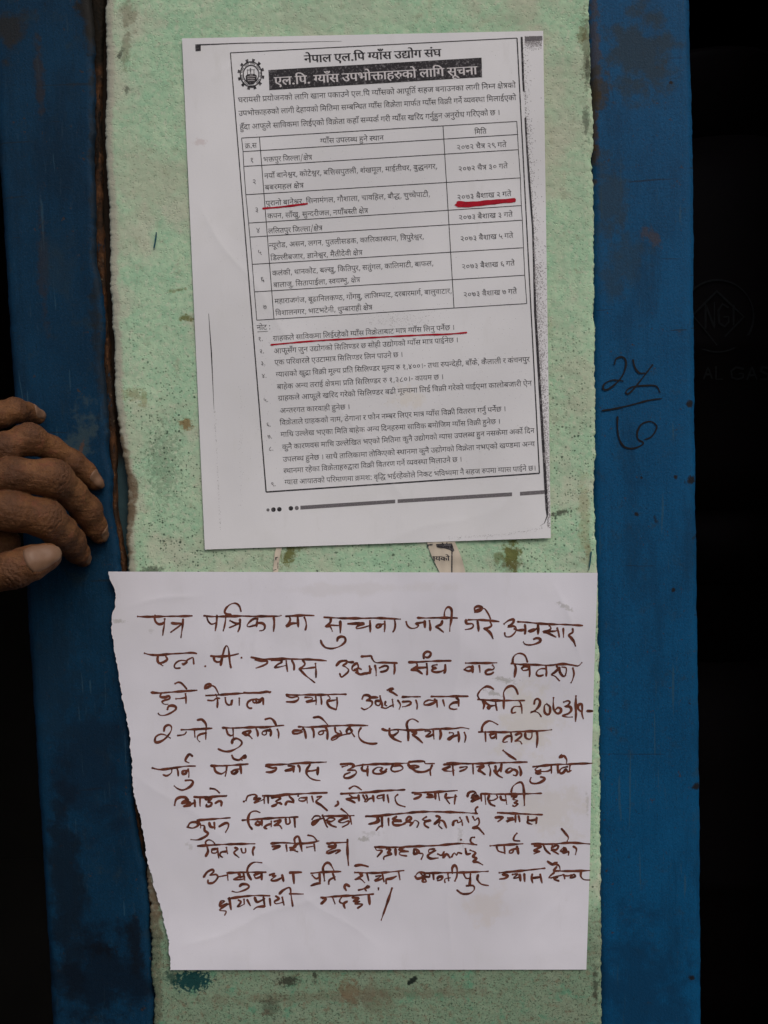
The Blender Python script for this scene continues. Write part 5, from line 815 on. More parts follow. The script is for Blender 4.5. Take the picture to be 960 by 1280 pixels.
7231,8812,7269,8803,7278,8850,7275,8919,7291,8981,2,7341,8888,7409,8888,12,2050,9134,2062,9084,2109,9062,2144,9088,2131,9150,2069,9228,1991,9275,1941,9272,1947,9212,2006,9178,2069,
9188,2128,9225,3,2225,9194,2303,9181,2328,9150,4,2269,9122,2381,9119,2506,9112,2647,9103,3,2431,9119,2434,9175,2438,9212,6,2472,9000,2522,8994,2562,9031,2578,9069,2575,9134,2572,
9238,5,2575,9162,2506,9178,2469,9206,2472,9247,2494,9269,5,2784,9097,2912,9100,3069,9094,3225,9088,3350,9081,4,2831,9119,2850,9175,2888,9197,2912,9181,3,2912,9103,2916,9159,2916,
9212,8,3034,9169,3069,9197,3100,9181,3131,9134,3038,9159,3084,9181,3119,9197,3150,9231,3,3203,9112,3222,9159,3222,9203,9,2900,9291,2912,9247,2959,9231,3012,9259,3022,9297,2975,9344,
2881,9388,2803,9391,2728,9362,4,3250,9094,3344,9088,3453,9075,3544,9066,4,3319,8991,3381,8978,3425,9012,3453,9069,3,3375,9116,3388,9150,3381,9200,7,3381,9131,3328,9131,3284,9147,
3278,9175,3306,9188,3331,9172,3328,9144,3,3469,9119,3484,9166,3481,9222,6,3734,9084,3875,9088,4062,9078,4250,9069,4438,9066,4594,9069,6,3788,9103,3766,9128,3672,9134,3666,9166,3719,
9169,3781,9147,3,3800,9116,3816,9166,3825,9228,3,3903,9100,3922,9150,3922,9216,7,4091,9134,4031,9134,3991,9150,3981,9172,4009,9184,4041,9166,4041,9141,4,3922,8969,3984,8962,4031,
8988,4094,9056,3,4072,9088,4094,9150,4091,9241,5,4188,9097,4197,9150,4250,9175,4269,9169,4250,9134,7,4266,9175,4206,9197,4147,9231,4153,9253,4203,9234,4250,9197,4375,9169,8,4375,
9094,4334,9131,4344,9169,4391,9156,4403,9131,4369,9103,4403,9166,4431,9206,6,4512,9100,4484,9150,4491,9222,4547,9275,4641,9297,4712,9291,9,4778,9112,4838,9131,4962,9119,5119,9128,
5306,9119,5525,9109,5681,9106,5775,9094,5859,9109,5,4869,9109,4872,9181,4916,9194,4978,9150,4972,9128,3,4875,9188,4931,9238,5012,9272,6,5103,9253,5103,9150,5084,9056,5112,9003,5166,
8988,5228,9022,6,5153,9150,5197,9147,5200,9169,5159,9184,5212,9222,5281,9284,7,5319,9138,5369,9138,5381,9156,5341,9188,5322,9206,5362,9206,5416,9178,2,5416,9134,5425,9234,3,5503,
9128,5512,9181,5497,9241,8,5622,9159,5666,9162,5662,9191,5616,9222,5597,9238,5622,9247,5662,9209,5728,9188,3,5728,9150,5738,9212,5734,9272,3,5806,9159,5822,9212,5809,9275,7,5988,
9150,6119,9150,6275,9153,6431,9147,6619,9141,6775,9134,6894,9122,2,6066,9150,6072,9266,5,6025,9147,6028,9088,6066,9034,6131,9012,6222,9056,5,6125,9184,6197,9169,6188,9212,6144,9225,
6125,9191,2,6200,9169,6206,9234,3,6388,9166,6397,9222,6394,9275,5,6394,9200,6338,9206,6291,9253,6294,9278,6338,9272,7,6447,9184,6509,9166,6519,9197,6472,9241,6438,9266,6494,9262,
6522,9297,5,6566,9166,6572,9220,6619,9241,6647,9212,6650,9166,3,6712,9150,6719,9228,6709,9338,3,6291,9381,6369,9444,6450,9494,5,1906,9600,2006,9619,2162,9600,2319,9578,2441,9575,4,
2147,9619,2141,9662,2084,9697,2041,9684,3,2212,9600,2225,9647,2228,9697,6,2278,9647,2334,9631,2319,9669,2284,9672,2288,9638,2350,9631,3,2353,9616,2362,9662,2359,9712,5,2403,9450,
2366,9428,2328,9475,2319,9512,2359,9534,7,2319,9756,2388,9753,2412,9778,2375,9834,2288,9875,2225,9859,2178,9825,4,2638,9572,2788,9572,2944,9562,3100,9550,4,2678,9588,2700,9647,2772,
9672,2834,9628,3,2834,9584,2828,9647,2816,9700,7,2894,9647,2944,9622,2969,9638,2928,9672,2894,9656,2928,9625,3006,9609,2,3006,9578,3016,9669,8,2900,9444,2922,9484,2984,9500,3025,
9475,3062,9444,3069,9469,3022,9481,3025,9503,11,2184,10062,2197,10006,2250,9966,2319,9975,2350,10006,2272,10044,2366,10038,2381,10069,2303,10084,2381,10053,2444,10031,2,2434,10006,
2438,10084,2,2500,9991,2500,10069,4,2428,9962,2569,9966,2725,9953,2834,9944,7,2569,9991,2631,9991,2600,10025,2647,10038,2631,10075,2578,10081,2584,10053,4,2694,10038,2741,10012,
2769,10028,2766,10075,3,2631,9856,2694,9869,2744,9909,4,3328,9562,3562,9553,3766,9538,4075,9525,6,3325,9578,3406,9600,3453,9594,3444,9625,3391,9650,3328,9650,6,3606,9572,3681,9581,
3625,9619,3566,9634,3625,9634,3675,9616,2,3669,9588,3669,9650,3,3728,9569,3747,9600,3747,9647,6,3875,9559,3838,9616,3834,9672,3875,9722,3938,9750,3997,9756,3,3838,9638,3906,9634,
3981,9619,2,3975,9594,3969,9684,11,4259,9553,4344,9547,4406,9553,4422,9584,4344,9628,4438,9628,4450,9669,4375,9719,4306,9722,4309,9684,4375,9656,2,4281,9584,4344,9569,6,4406,9584,
4531,9562,4719,9550,4750,9547,4828,9544,4938,9541,3,4531,9584,4541,9631,4597,9641,2,4597,9584,4597,9697,4,4534,9559,4738,9553,4941,9547,5097,9538,2,4594,9606,4594,9694,3,4519,9600,
4534,9631,4591,9638,9,4831,9616,4800,9647,4753,9631,4784,9600,4722,9591,4666,9631,4678,9666,4753,9672,4831,9641,7,4909,9569,4888,9616,4925,9644,5003,9631,5038,9600,5003,9569,4925,
9578,10,5106,9550,5119,9578,5194,9569,5238,9584,5175,9600,5112,9594,5159,9616,5222,9647,5316,9644,5394,9603,5,5112,9525,5222,9516,5306,9519,5316,9544,5428,9544,3,5400,9569,5378,
9631,5384,9691,4,5550,9556,5675,9553,5831,9547,6050,9541,5,5534,9616,5628,9584,5550,9625,5628,9641,5675,9628,2,5659,9569,5669,9691,4,5753,9594,5841,9584,5809,9619,5747,9641,2,5912,
9562,5916,9672,4,5966,9584,6034,9578,5988,9616,6050,9672,5,5591,9538,5950,9547,6106,9538,6262,9534,6588,9525,5,6044,9569,6053,9584,5975,9631,6012,9650,6066,9681,3,6112,9569,6131,
9625,6125,9697,4,6194,9575,6203,9647,6241,9625,6262,9584,3,6178,9631,6231,9694,6278,9719,2,6269,9553,6262,9647,8,6419,9616,6372,9600,6325,9641,6359,9656,6419,9619,6466,9647,6453,
9694,6419,9688,3,6491,9584,6512,9641,6506,9697,3,6291,9381,6372,9447,6450,9497,6,6666,9584,6778,9572,6950,9556,7075,9553,7200,9547,7397,9541,7,6731,9584,6688,9619,6731,9641,6762,
9625,6700,9653,6716,9672,6762,9666,3,6731,9644,6841,9641,6888,9616,2,6891,9578,6894,9662,2,6972,9569,6975,9662,8,7091,9584,7028,9600,6997,9631,7006,9666,7044,9656,7075,9616,7097,
9647,7138,9631,2,7125,9569,7116,9647,7,6997,9469,7019,9438,7028,9462,7000,9466,7050,9450,7084,9500,7078,9553,7,6762,9712,6806,9725,6800,9750,6731,9788,6653,9791,6625,9759,6638,9722,
11,2184,10059,2200,9997,2250,9966,2319,9962,2334,9988,2272,10034,2350,10019,2381,10038,2294,10081,2366,10062,2438,10028,2,2431,10003,2434,10081,2,2503,9972,2503,10075,4,2428,9962,
2569,9966,2725,9953,2831,9950,7,2569,9988,2647,9984,2600,10019,2647,10034,2631,10072,2578,10081,2584,10056,4,2700,10034,2741,10012,2769,10028,2762,10069,3,2631,9859,2688,9862,2741,
9912,2,3047,10019,3056,10016,9,3075,10003,3100,9950,3178,9931,3209,9953,3178,9988,3256,9981,3178,10034,3225,10025,3297,9991,2,3303,9972,3303,10041,3,3288,9947,3428,9947,3600,9938,2,
3350,9956,3353,10041,9,3397,9972,3475,9962,3506,9981,3444,10019,3475,10034,3397,10078,3444,10069,3475,10034,3522,10053,6,2344,10338,2412,10350,2475,10316,2456,10278,2381,10284,2350,
10331,3,2469,10253,2509,10316,2506,10347,7,2509,10316,2553,10325,2559,10381,2600,10416,2569,10456,2475,10497,2388,10494,3,2475,10253,2662,10238,2875,10222,3,2616,10284,2631,10331,
2688,10347,2,2678,10284,2684,10362,5,2741,10331,2819,10288,2856,10300,2850,10347,2819,10403,5,3031,10253,3194,10241,3381,10228,3600,10216,3725,10212,6,3150,10362,3116,10316,3100,
10238,3131,10159,3194,10138,3247,10156,6,3219,10269,3256,10284,3234,10312,3194,10303,3219,10269,3272,10300,2,3272,10253,3275,10319,2,3391,10269,3391,10331,4,3381,10300,3334,10316,
3303,10344,3334,10359,6,3431,10269,3506,10253,3475,10291,3428,10319,3491,10316,3522,10356,4,3500,9934,3656,9928,3875,9916,4091,9909,3,3569,10059,3594,10019,3666,10028,3,3619,9956,
3662,10000,3669,10034,2,3500,10034,3522,10050,2,3728,9950,3731,9953,5,3834,9972,3750,9975,3738,10006,3797,10012,3838,9981,2,3834,9969,3841,10034,2,3900,9956,3916,10022,5,3969,9962,
4022,9956,3953,10019,4016,10066,4091,10131,3,4222,10019,4228,10050,4188,10078,5,4262,9922,4469,9912,4656,9900,4875,9881,5062,9872,4,4369,9856,4422,9825,4469,9838,4516,9872,5,4375,
9941,4406,9972,4328,9988,4391,10009,4438,10034,2,4391,9972,4488,9972,2,4481,9941,4488,10012,2,4538,9941,4569,10003,7,4578,9941,4591,9972,4566,10006,4553,10019,4581,10022,4617,9984,
4669,9975,2,4662,9947,4672,10019,4,4797,9934,4719,9953,4725,9981,4797,9969,2,4794,9938,4797,10012,2,4844,9941,4859,10031,4,3572,10238,3581,10300,3625,10284,3616,10222,2,3681,10222,
3688,10341,7,3903,10238,3938,10200,4000,10206,3984,10253,3912,10309,3916,10269,4031,10228,3,4034,10191,4078,10316,4094,10338,3,4031,10200,4219,10200,4422,10194,7,4078,10253,4125,
10222,4188,10238,4141,10269,4094,10269,4141,10316,4203,10338,7,4344,10222,4281,10238,4234,10269,4281,10284,4359,10262,4350,10300,4281,10338,2,4375,10209,4394,10300,3,4266,10112,
4328,10159,4359,10194,4,4575,10203,4750,10200,4906,10178,5000,10169,3,4719,10222,4703,10269,4609,10300,2,4769,10206,4778,10338,3,4778,10316,4734,10341,4706,10378,2,4856,10231,4859,
10316,7,4953,10206,4906,10238,4969,10262,4912,10269,4922,10309,4984,10316,5062,10300,4,4969,9934,4938,9972,4969,10050,5062,10084,3,4500,9909,4750,9888,5009,9872,4,5156,9909,5375,
9903,5578,9891,5712,9881,4,5188,9925,5266,9931,5234,9966,5172,9988,5,5344,9931,5406,9941,5328,9966,5375,9972,5444,9956,2,5441,9916,5444,9988,2,5481,9919,5494,10003,5,5578,9922,5569,
9972,5625,9975,5578,9981,5619,10044,3,5578,9975,5656,9966,5709,9956,2,5694,9941,5681,10050,8,5844,9956,5875,9903,5938,9900,5953,9931,5891,9972,5984,9956,5891,10019,6000,9972,7,4575,
10206,4812,10188,5016,10169,5281,10147,5594,10150,5828,10159,5969,10169,3,5969,10088,5944,10112,5953,10169,3,4625,10300,4734,10269,4734,10225,2,4775,10209,4778,10338,3,4781,10316,
4734,10341,4703,10378,2,4856,10238,4859,10309,15,4953,10212,4909,10238,4969,10253,5016,10262,4922,10275,4922,10309,4984,10319,5094,10269,5141,10228,5109,10209,5081,10253,5156,10284,
5188,10253,5234,10284,5212,10341,2,5156,10284,5125,10322,7,5328,10212,5281,10244,5328,10256,5384,10253,5312,10275,5312,10316,5359,10347,6,5453,10200,5500,10222,5431,10300,5500,
10269,5484,10316,5525,10356,3,5500,10253,5547,10269,5581,10347,6,5662,10316,5672,10269,5719,10256,5719,10284,5750,10275,5775,10253,3,5750,10222,5775,10269,5781,10316,2,5834,10209,
5859,10278,9,5844,9956,5859,9909,5912,9888,5944,9909,5897,9950,5975,9941,5897,10019,5959,9994,6016,9969,2,6012,9925,6019,10012,2,6062,9925,6072,10050,4,6022,9922,6225,9925,6475,
9925,6769,9916,5,6116,9941,6103,9997,6162,10003,6219,9972,6209,9941,3,6109,10003,6131,10050,6188,10075,3,6256,9956,6272,9997,6328,10003,2,6319,9941,6334,10050,8,6397,9956,6459,9950,
6412,9988,6475,10009,6428,10034,6475,10050,6428,10081,6412,10066,6,6391,9894,6412,9831,6475,9784,6522,9784,6547,9862,6556,10066,9,5912,10209,5938,10253,5975,10222,5991,10269,5975,
10316,5912,10347,5975,10350,6022,10394,6050,10428,4,6225,10159,6381,10166,6569,10175,6781,10184,3,6194,10219,6288,10216,6225,10269,5,6350,10225,6412,10222,6334,10269,6381,10253,
6444,10241,2,6444,10200,6444,10275,2,6484,10200,6497,10269,4,6600,10209,6600,10253,6594,10284,6647,10303,3,6600,10253,6662,10253,6709,10238,2,6709,10222,6703,10294,4,2475,10575,
2719,10559,2953,10550,3184,10547,7,2572,10700,2600,10644,2588,10581,2569,10528,2609,10497,2662,10519,2684,10547,5,2650,10619,2719,10612,2703,10659,2650,10659,2647,10622,2,2719,
10606,2734,10722,2,2831,10597,2844,10669,4,2828,10644,2766,10653,2750,10691,2781,10716,4,2938,10597,2972,10612,2925,10659,2984,10716,4,3016,10612,3031,10659,3069,10653,3069,10606,3,
3178,10588,3159,10638,3166,10691,5,3391,10544,3531,10534,3750,10544,3891,10534,3984,10512,3,3406,10581,3500,10575,3412,10619,2,3578,10566,3588,10638,4,3625,10597,3703,10581,3625,
10628,3688,10622,5,3688,10534,3681,10488,3712,10456,3741,10478,3775,10638,6,3675,10597,3681,10566,3728,10550,3634,10612,3666,10628,3722,10647,3,3853,10441,3916,10456,3962,10512,2,
3838,10591,3931,10575,2,3928,10556,3938,10634,3,4088,10541,4212,10534,4344,10528,11,4103,10550,4166,10534,4197,10575,4103,10581,4134,10597,4197,10591,4088,10644,4103,10666,4212,
10628,4253,10631,4197,10669,3,4344,10497,4344,10644,4356,10816,2,3625,10903,3769,10903,2,3666,10925,3675,11044,3,4447,10816,4525,10806,4603,10831,6,4688,10588,4912,10591,5131,10581,
5444,10569,5756,10544,5959,10559,4,4694,10597,4709,10628,4775,10634,4716,10709,6,4834,10612,4881,10619,4850,10659,4891,10675,4803,10709,4797,10741,2,4944,10612,4947,10691,7,5053,
10591,4991,10619,5053,10634,5109,10644,5006,10650,5000,10684,5084,10700,7,5178,10612,5178,10675,5241,10644,5194,10606,5225,10659,5288,10675,5266,10741,7,5428,10612,5366,10619,5366,
10659,5444,10628,5350,10691,5381,10731,5475,10725,6,5475,10675,5522,10691,5553,10644,5538,10722,5584,10675,5625,10722,5,5647,10709,5678,10662,5709,10691,5725,10659,5772,10669,3,
5819,10612,5834,10675,5881,10669,7,5881,10628,5944,10659,5912,10706,5959,10731,5916,10769,5975,10778,6031,10809,2,5762,10497,5769,10497,4,5928,10466,5891,10472,5884,10519,5928,
10553,3,6131,10572,6341,10559,6534,10547,3,6209,10588,6231,10638,6303,10659,2,6303,10581,6312,10669,6,6372,10638,6419,10619,6403,10659,6366,10659,6388,10622,6481,10606,2,6462,10581,
6481,10675,4,6459,10419,6428,10456,6425,10503,6497,10512,4,6650,10550,6888,10550,7138,10534,7372,10550,5,6684,10575,6762,10581,6678,10634,6747,10644,6678,10672,3,6794,10566,6825,
10628,6878,10675,6,6903,10575,6897,10612,6950,10622,6981,10581,6950,10566,6909,10591,2,6897,10628,6981,10675,7,7044,10597,7006,10638,7075,10638,7059,10597,7044,10659,7106,10644,
7106,10688,3,7169,10581,7206,10612,7194,10681,4,7022,10362,7075,10425,7106,10472,7091,10512,10,2547,10962,2591,10900,2659,10869,2669,10900,2622,10941,2700,10931,2722,10969,2669,
11031,2606,11038,2600,11000,2,2722,10962,2841,10938,2,2841,10912,2850,11000,3,2850,10912,3075,10903,3325,10903,6,2981,10916,2997,10953,2919,10994,3044,10988,3053,10953,2997,10969,2,
3044,10922,3059,11000,6,3138,10994,3106,10938,3091,10875,3122,10812,3184,10778,3272,10784,5,3178,10938,3262,10906,3262,10953,3200,10978,3178,10947,2,3269,10912,3272,10997,7,3372,
10938,3434,10916,3403,10953,3450,10947,3388,11000,3450,11006,3528,10969,2,3528,10938,3544,11016,2,3622,10912,3756,10906,2,3666,10922,3675,11038,7,2997,11078,3028,11053,3091,11056,
3112,11088,3059,11125,2966,11153,2903,11141,4,2856,11234,3044,11206,3200,11194,3372,11197,9,2747,11306,2809,11266,2762,11266,2756,11328,2841,11297,2762,11359,2747,11381,2825,11391,
2809,11438,2,2866,11225,2888,11369,2,2756,11328,2872,11297,6,2984,11253,3012,11269,2997,11300,2966,11334,2997,11331,3053,11300,2,3050,11244,3053,11297,2,3091,11250,3128,11319,3,
3184,11219,3216,11275,3309,11234,2,3294,11219,3309,11328,3,3309,11328,3216,11338,3175,11366,2,3372,11234,3381,11319,5,3450,11203,3488,11234,3434,11266,3450,11297,3528,11281,2,3528,
11219,3550,11312,5,3494,11172,3544,11125,3622,11097,3638,11188,3659,11328,2,3622,11172,3788,11175,3,3891,10916,4062,10900,4259,10894,3,3906,10944,3953,10984,4000,10953,2,3994,10922,
4000,11047,3,4000,11041,3953,11047,3888,11072,6,4056,11006,4047,10922,4038,10844,4078,10788,4125,10797,4172,10875,3,4109,11047,4119,11000,4188,10962,2,4162,10922,4188,11000,3,4438,
10822,4516,10812,4600,10834,4,4438,10906,4688,10912,4875,10900,5047,10881,5,4500,10922,4525,10944,4438,10994,4500,10984,4556,11031,2,4588,10922,4609,11006,5,4703,10953,4766,10947,
4688,11006,4750,10994,4791,10975,2,4781,10931,4800,11022,5,4828,11041,4828,10994,4875,10984,4922,10969,4953,10953,2,4984,10906,5000,10994,4,4016,11219,4219,11203,4406,11194,4669,
11175,3,4016,11297,4078,11234,4031,11234,2,4159,11219,4188,11297,6,4266,11219,4244,11266,4281,11291,4344,11266,4297,11297,4312,11353,7,4406,11219,4484,11228,4422,11266,4500,11266,
4438,11297,4531,11303,4469,11353,2,4609,11188,4622,11306,4,4366,11078,4328,11056,4306,11088,4328,11131,6,4484,11125,4547,11109,4594,11069,4619,11088,4562,11103,4578,11134,2,4731,
11103,4731,11122,3,4900,11103,4853,11250,4766,11500,6,5191,10956,5219,10984,5281,10962,5312,10916,5234,10906,5194,10947,7,5250,10909,5297,10962,5328,11019,5281,11019,5312,10962,
5369,10962,5369,10931,4,5312,10916,5531,10909,5781,10906,6103,10891,2,5416,10925,5422,10994,5,5469,10984,5484,10962,5531,10956,5516,10994,5469,11009,3,5562,11025,5562,10988,5625,
10972,2,5600,10931,5609,11009,6,5688,11009,5712,10947,5712,10853,5681,10816,5653,10853,5656,10916,3,5800,10931,5828,10978,5884,10978,3,5881,10931,5869,11059,5834,11072,6,5834,11072,
5916,11072,5928,11119,5875,11166,5781,11172,5712,11125,4,5975,10938,5969,10994,6016,11050,6103,11069,3,6244,10909,6519,10884,6812,10853,4,6284,10931,6347,10947,6316,10978,6247,
10988,4,6409,10931,6472,10925,6419,10978,6503,10962,2,6497,10931,6506,11012,2,6553,10925,6559,11016,3,6653,10931,6644,10978,6659,11034,2,6644,10978,6762,10962,3,6753,10931,6762,
10978,6775,11034,6,6847,10769,6909,10806,6966,10784,6925,10791,6988,10822,7003,10884,3,6956,10838,6925,10884,7003,10884,3,6988,10888,7175,10888,7372,10881,5,6925,10909,6862,10972,
6972,10962,6925,10988,6988,11012,4,6894,10972,7019,10941,7050,10931,7059,10984,7,7050,10947,7112,10947,7144,10931,7128,10972,7191,10956,7175,10931,7144,10947,4,7262,10894,7262,
10956,7300,10994,7372,11000,
]
FONT = {}
i = 0
while i < len(LETTERS):
    gi, nc_ = LETTERS[i], LETTERS[i + 1]; i += 2; FONT[gi] = []
    for _ in range(nc_):
        m = LETTERS[i]; FONT[gi].append(LETTERS[i + 1:i + 1 + 2 * m]); i += 1 + 2 * m
RUNS = []
i = 0
while i < len(LINES):
    h_ = LINES[i:i + 8]; m = 2 * h_[7]
    RUNS.append([('head', 'banner', 't', 'n', 'scrap', 'bit')[h_[0]], h_[1] / 10, h_[2] / 10, None if h_[3] < 0 else h_[3] / 10, None if h_[3] < 0 else h_[4] / 10, h_[5] / 10, h_[6]] + LINES[i + 8:i + 8 + m]); i += 8 + m
STROKES = []
i = 0
while i < len(PEN):
    m = PEN[i]; v = PEN[i + 1:i + 1 + 2 * m]; STROKES.append([(x / 10, y / 10) for x, y in zip(v[::2], v[1::2])]); i += 1 + 2 * m

def sheet(name, left, right, off, mat, nu=110, nv=130, thick=.00010, jl=0.0, parent=None, seed=0):
    """a thin sheet of paper between two edge polylines given at equal parameters top to bottom"""
    ys_l = np.linspace(left[0][1], left[-1][1], nv + 1); ys_r = np.linspace(right[0][1], right[-1][1], nv + 1)
    lx = np.array([lerp_poly(left, y) for y in ys_l]); rx = np.array([lerp_poly(right, y) for y in ys_r])
    if jl: lx = lx + jl * (vnoise(ys_l * .12, ys_l * 0 + 2, seed) + vnoise(ys_l * .4, ys_l * 0 + 5, seed + 1) * .8)
    u = np.linspace(0, 1, nu + 1)[None]
    X = lx[:, None] + (rx - lx)[:, None] * u; Y = ys_l[:, None] + (ys_r - ys_l)[:, None] * u
    o = off(X, Y); F = at_np(X, Y, o).reshape(-1, 3).tolist(); Bk = at_np(X, Y, o - thick).reshape(-1, 3).tolist()
    n = len(F); W = nu + 1; fc = []
    for j in range(nv):
        for i in range(nu):
            a = j * W + i; fc.append((a, a + W, a + W + 1, a + 1)); fc.append((n + a, n + a + 1, n + a + W + 1, n + a + W))
    rim = list(range(0, W)) + [j * W + nu for j in range(1, nv + 1)] + [nv * W + i for i in range(nu - 1, -1, -1)] + [j * W for j in range(nv - 1, 0, -1)]
    rf_ = [F[a] for a in rim]; rb_ = [Bk[a] for a in rim]; m = len(rim); k0 = 2 * n
    for i in range(m): fc.append((k0 + i, k0 + (i + 1) % m, k0 + m + (i + 1) % m, k0 + m + i))
    return link_mesh(name, F + Bk + rf_ + rb_, fc, mat, parent)

# ------------------------------------------------------------------ the printed notice
def s_(v): return v
def crease(x, y, x0, y0, x1, y1, amp, w):
    l = math.hypot(x1 - x0, y1 - y0); tx, ty = (x1 - x0) / l, (y1 - y0) / l
    s = (x - x0) * tx + (y - y0) * ty; d = (y - y0) * tx - (x - x0) * ty + 3 * np.sin(s * .05 + x0)
    return amp * np.exp(-np.abs(d) / w) * np.clip(s / 40, 0, 1) * np.clip((l - s) / 40, 0, 1)
CREASE_A = [(240, 250, 520, 640, .00022, 5), (600, 660, 690, 560, .0003, 5), (236, 110, 330, 60, .0002, 4), (430, 690, 640, 630, .00018, 6)]
CREASE_B = [(575, 720, 560, 1210, .00022, 6), (160, 960, 480, 1190, .0002, 7), (690, 720, 735, 840, .0003, 5), (215, 1190, 420, 1110, .00025, 6), (330, 716, 300, 900, .00018, 6), (640, 1200, 735, 1080, .00025, 6), (150, 760, 260, 740, .0003, 5)]
def off_a(x, y):
    cr = sum(crease(x, y, *c) for c in CREASE_A)
    o = .0011 + .00028 * s_(vnoise(x / 95, y / 120, 21)) + .00012 * s_(vnoise(x / 34, y / 40, 22))
    o += .0008 * np.exp(-((x - 690) / 70) ** 2 - ((y - 675) / 60) ** 2) + .0005 * np.exp(-((y - 690) / 40) ** 2) + .0005 * np.exp(-((x - 228) / 40) ** 2 - ((y - 48) / 50) ** 2)
    return o + cr
na = sheet("printed_notice", [(227.5, 48), (256, 687)], [(679, 38.5), (688.5, 672.5)], off_a, PAPER_A, 200, 240)
tag(na, "photocopied printed notice with a ruled table and red pen underlines, on the green pillar", "notice")
runs = RUNS
head = Ink(off_a); ban = Ink(off_a); bant = Ink(off_a, .00014); para = Ink(off_a); tab = Ink(off_a); notes = Ink(off_a)
for r in runs:
    st = r[0]
    if st == 'head': head.glyphs(r, .42)
    elif st == 'banner': bant.glyphs(r, .36)
    elif st in 'tn':
        k = para if r[2] < 157 and r[1] < 301 else (tab if r[2] < 400 and r[1] < 650 else notes)
        k.glyphs(r)
head.build("heading_text", TONER, na)
ban.quad([(335.5, 87.5), (602, 72), (602.6, 96.4), (336.8, 112.6)], 60, 6)
bo = ban.build("title_banner", TONER, na); bant.build("banner_text", WHITE_PRINT, bo)
para.build("paragraph_text", TONER_TEXT, na); tab.build("table_text", TONER_TEXT, na)
notes.line((321.7, 414.8), (335, 414), .7); notes.build("note_text", TONER_TEXT, na)
gr = Ink(off_a, .00009)
rows = [((302, 172.5), (646, 151.7)), ((303.8, 189.5), (647, 168)), ((304.7, 208), (648, 187)), ((307.3, 243.3), (650.5, 222.3)), ((310.8, 278.8), (651.7, 256.9)), ((312.4, 296.3), (653, 275.2)), ((315.4, 330.4), (654.4, 309.6)), ((318, 364.8), (656, 344)), ((321, 400.2), (658.5, 379.4))]
for i, (a, b) in enumerate(rows): gr.line(a, b, .95, e=0)
for pl in ([r[0] for r in rows], [r[1] for r in rows]):
    for a, b in zip(pl, pl[1:]): gr.line(a, b, .9, e=2e-6)
gr.line((324.3, 171.2), (342.5, 399.2), .95, e=4e-6); gr.line((553.8, 157), (567.5, 384.6), .95, e=4e-6)
gr.build("table_grid", TONER, na)
bd = Ink(off_a, .00009)
c4 = [(288, 66), (646.3, 47.5), (674.3, 591.6), (332.7, 615)]
bd.line(c4[0], c4[1], 1.1); bd.line(c4[1], c4[2], 1.5, e=2e-6); bd.line(c4[3], c4[2], 1.8, e=4e-6); bd.line(c4[0], c4[3], 1.2, 1.6, e=6e-6)
bd.build("border_rule", TONER, na)
# the round trade emblem: a toothed ring with a works inside
em = Ink(off_a, .00010); cx, cy = 313.7, 92.8
def el(t, k, rx=13.6, ry=15.8): return (cx + k * rx * math.cos(t), cy + k * ry * math.sin(t))
def ring(ink, k0, k1, n=48, rx=13.6, ry=15.8, e=0):
    for i in range(n):
        a, b = 2 * math.pi * i / n, 2 * math.pi * (i + 1) / n
        ink.quad([el(a, k0, rx, ry), el(b, k0, rx, ry), el(b, k1, rx, ry), el(a, k1, rx, ry)], 1, 1, e)
ring(em, .93, 1.03); ring(em, .66, .76)
for i in range(12):
    a = 2 * math.pi * (i + .5 - .12) / 12; d = .10
    em.quad([el(a - d, 1.0), el(a + d, 1.0), el(a + d * 1.1, 1.24), el(a - d * 1.1, 1.24)], 1, 1, 2e-6)
for i in range(40):
    if i % 5 == 4: continue
    a = math.pi * (.62 + 1.76 * i / 40) ; d = .028
    em.quad([el(a - d, .79), el(a + d, .79), el(a + d * 1.5, .91), el(a - d * 1.5, .91)], 1, 1, 2e-6)
em.poly([(307, 95), (309.5, 92.6), (318, 92.2), (321, 94.6), (320.5, 101.5), (317, 105.5), (311, 106), (307.6, 102)], 4e-6)
for x in (309.4, 313.4, 317.6): em.line((x, 92.8), (x - .2, 86.8), .8, e=2e-6)
em.line((308.4, 87.6), (318.6, 87), .6, e=6e-6); em.line((313, 85), (313.2, 90), 1.3, e=6e-6)
em.poly([(309.5, 107), (318.6, 106.4), (317.6, 109.5), (310.8, 110)], 6e-6)
eo = em.build("emblem", TONER, na)
ew = Ink(off_a, .00013)
for y in (96.2, 98.6, 101): ew.line((308.6 + (y - 96) * .2, y), (319.2 - (y - 96) * .2, y - .5), .55)
ew.line((312, 93.9), (315.8, 93.7), .7); ew.build("works_line", WHITE_PRINT, eo)
# copier shadow, corner mark, footer bar with its row of dots, all black or grey toner
sh = [(652, 46), (654, 100), (659, 190), (666, 285), (669, 390), (675, 490), (681, 590), (683.5, 636), (684, 645), (680.5, 654), (675, 657.5)]
wd = [2.6, 2.6, 2.3, 2.2, 3.0, 3.2, 3.4, 3.2, 1.6, .9, .5]
k = Ink(off_a, .00008); b0 = None
for i, (x, y) in enumerate(sh):
    k.v += [k.P(x - wd[i] / 2, y), k.P(x + wd[i] / 2, y)]
    if i: k.f.append((2 * i - 2, 2 * i, 2 * i + 1, 2 * i - 1))
k.build("copier_shadow", TONER, na)
k = Ink(off_a, .00008); k.quad([(244, 55.6), (251, 55), (251, 63.6), (244.4, 64.2)], 2, 2, 2e-6); k.line((250, 56), (300, 54), 1.6, 1.1, 4e-6); k.line((300, 54), (427, 51.5), 1.1, .3, 4e-6); k.build("corner_mark", TONER, na)
k = Ink(off_a, .00008); k.line((260.8, 392), (264.2, 440), .5, 1.5, 0); k.line((264.2, 440), (267.5, 512), 1.5, .3, 0); k.build("scan_streak", TONER, na)
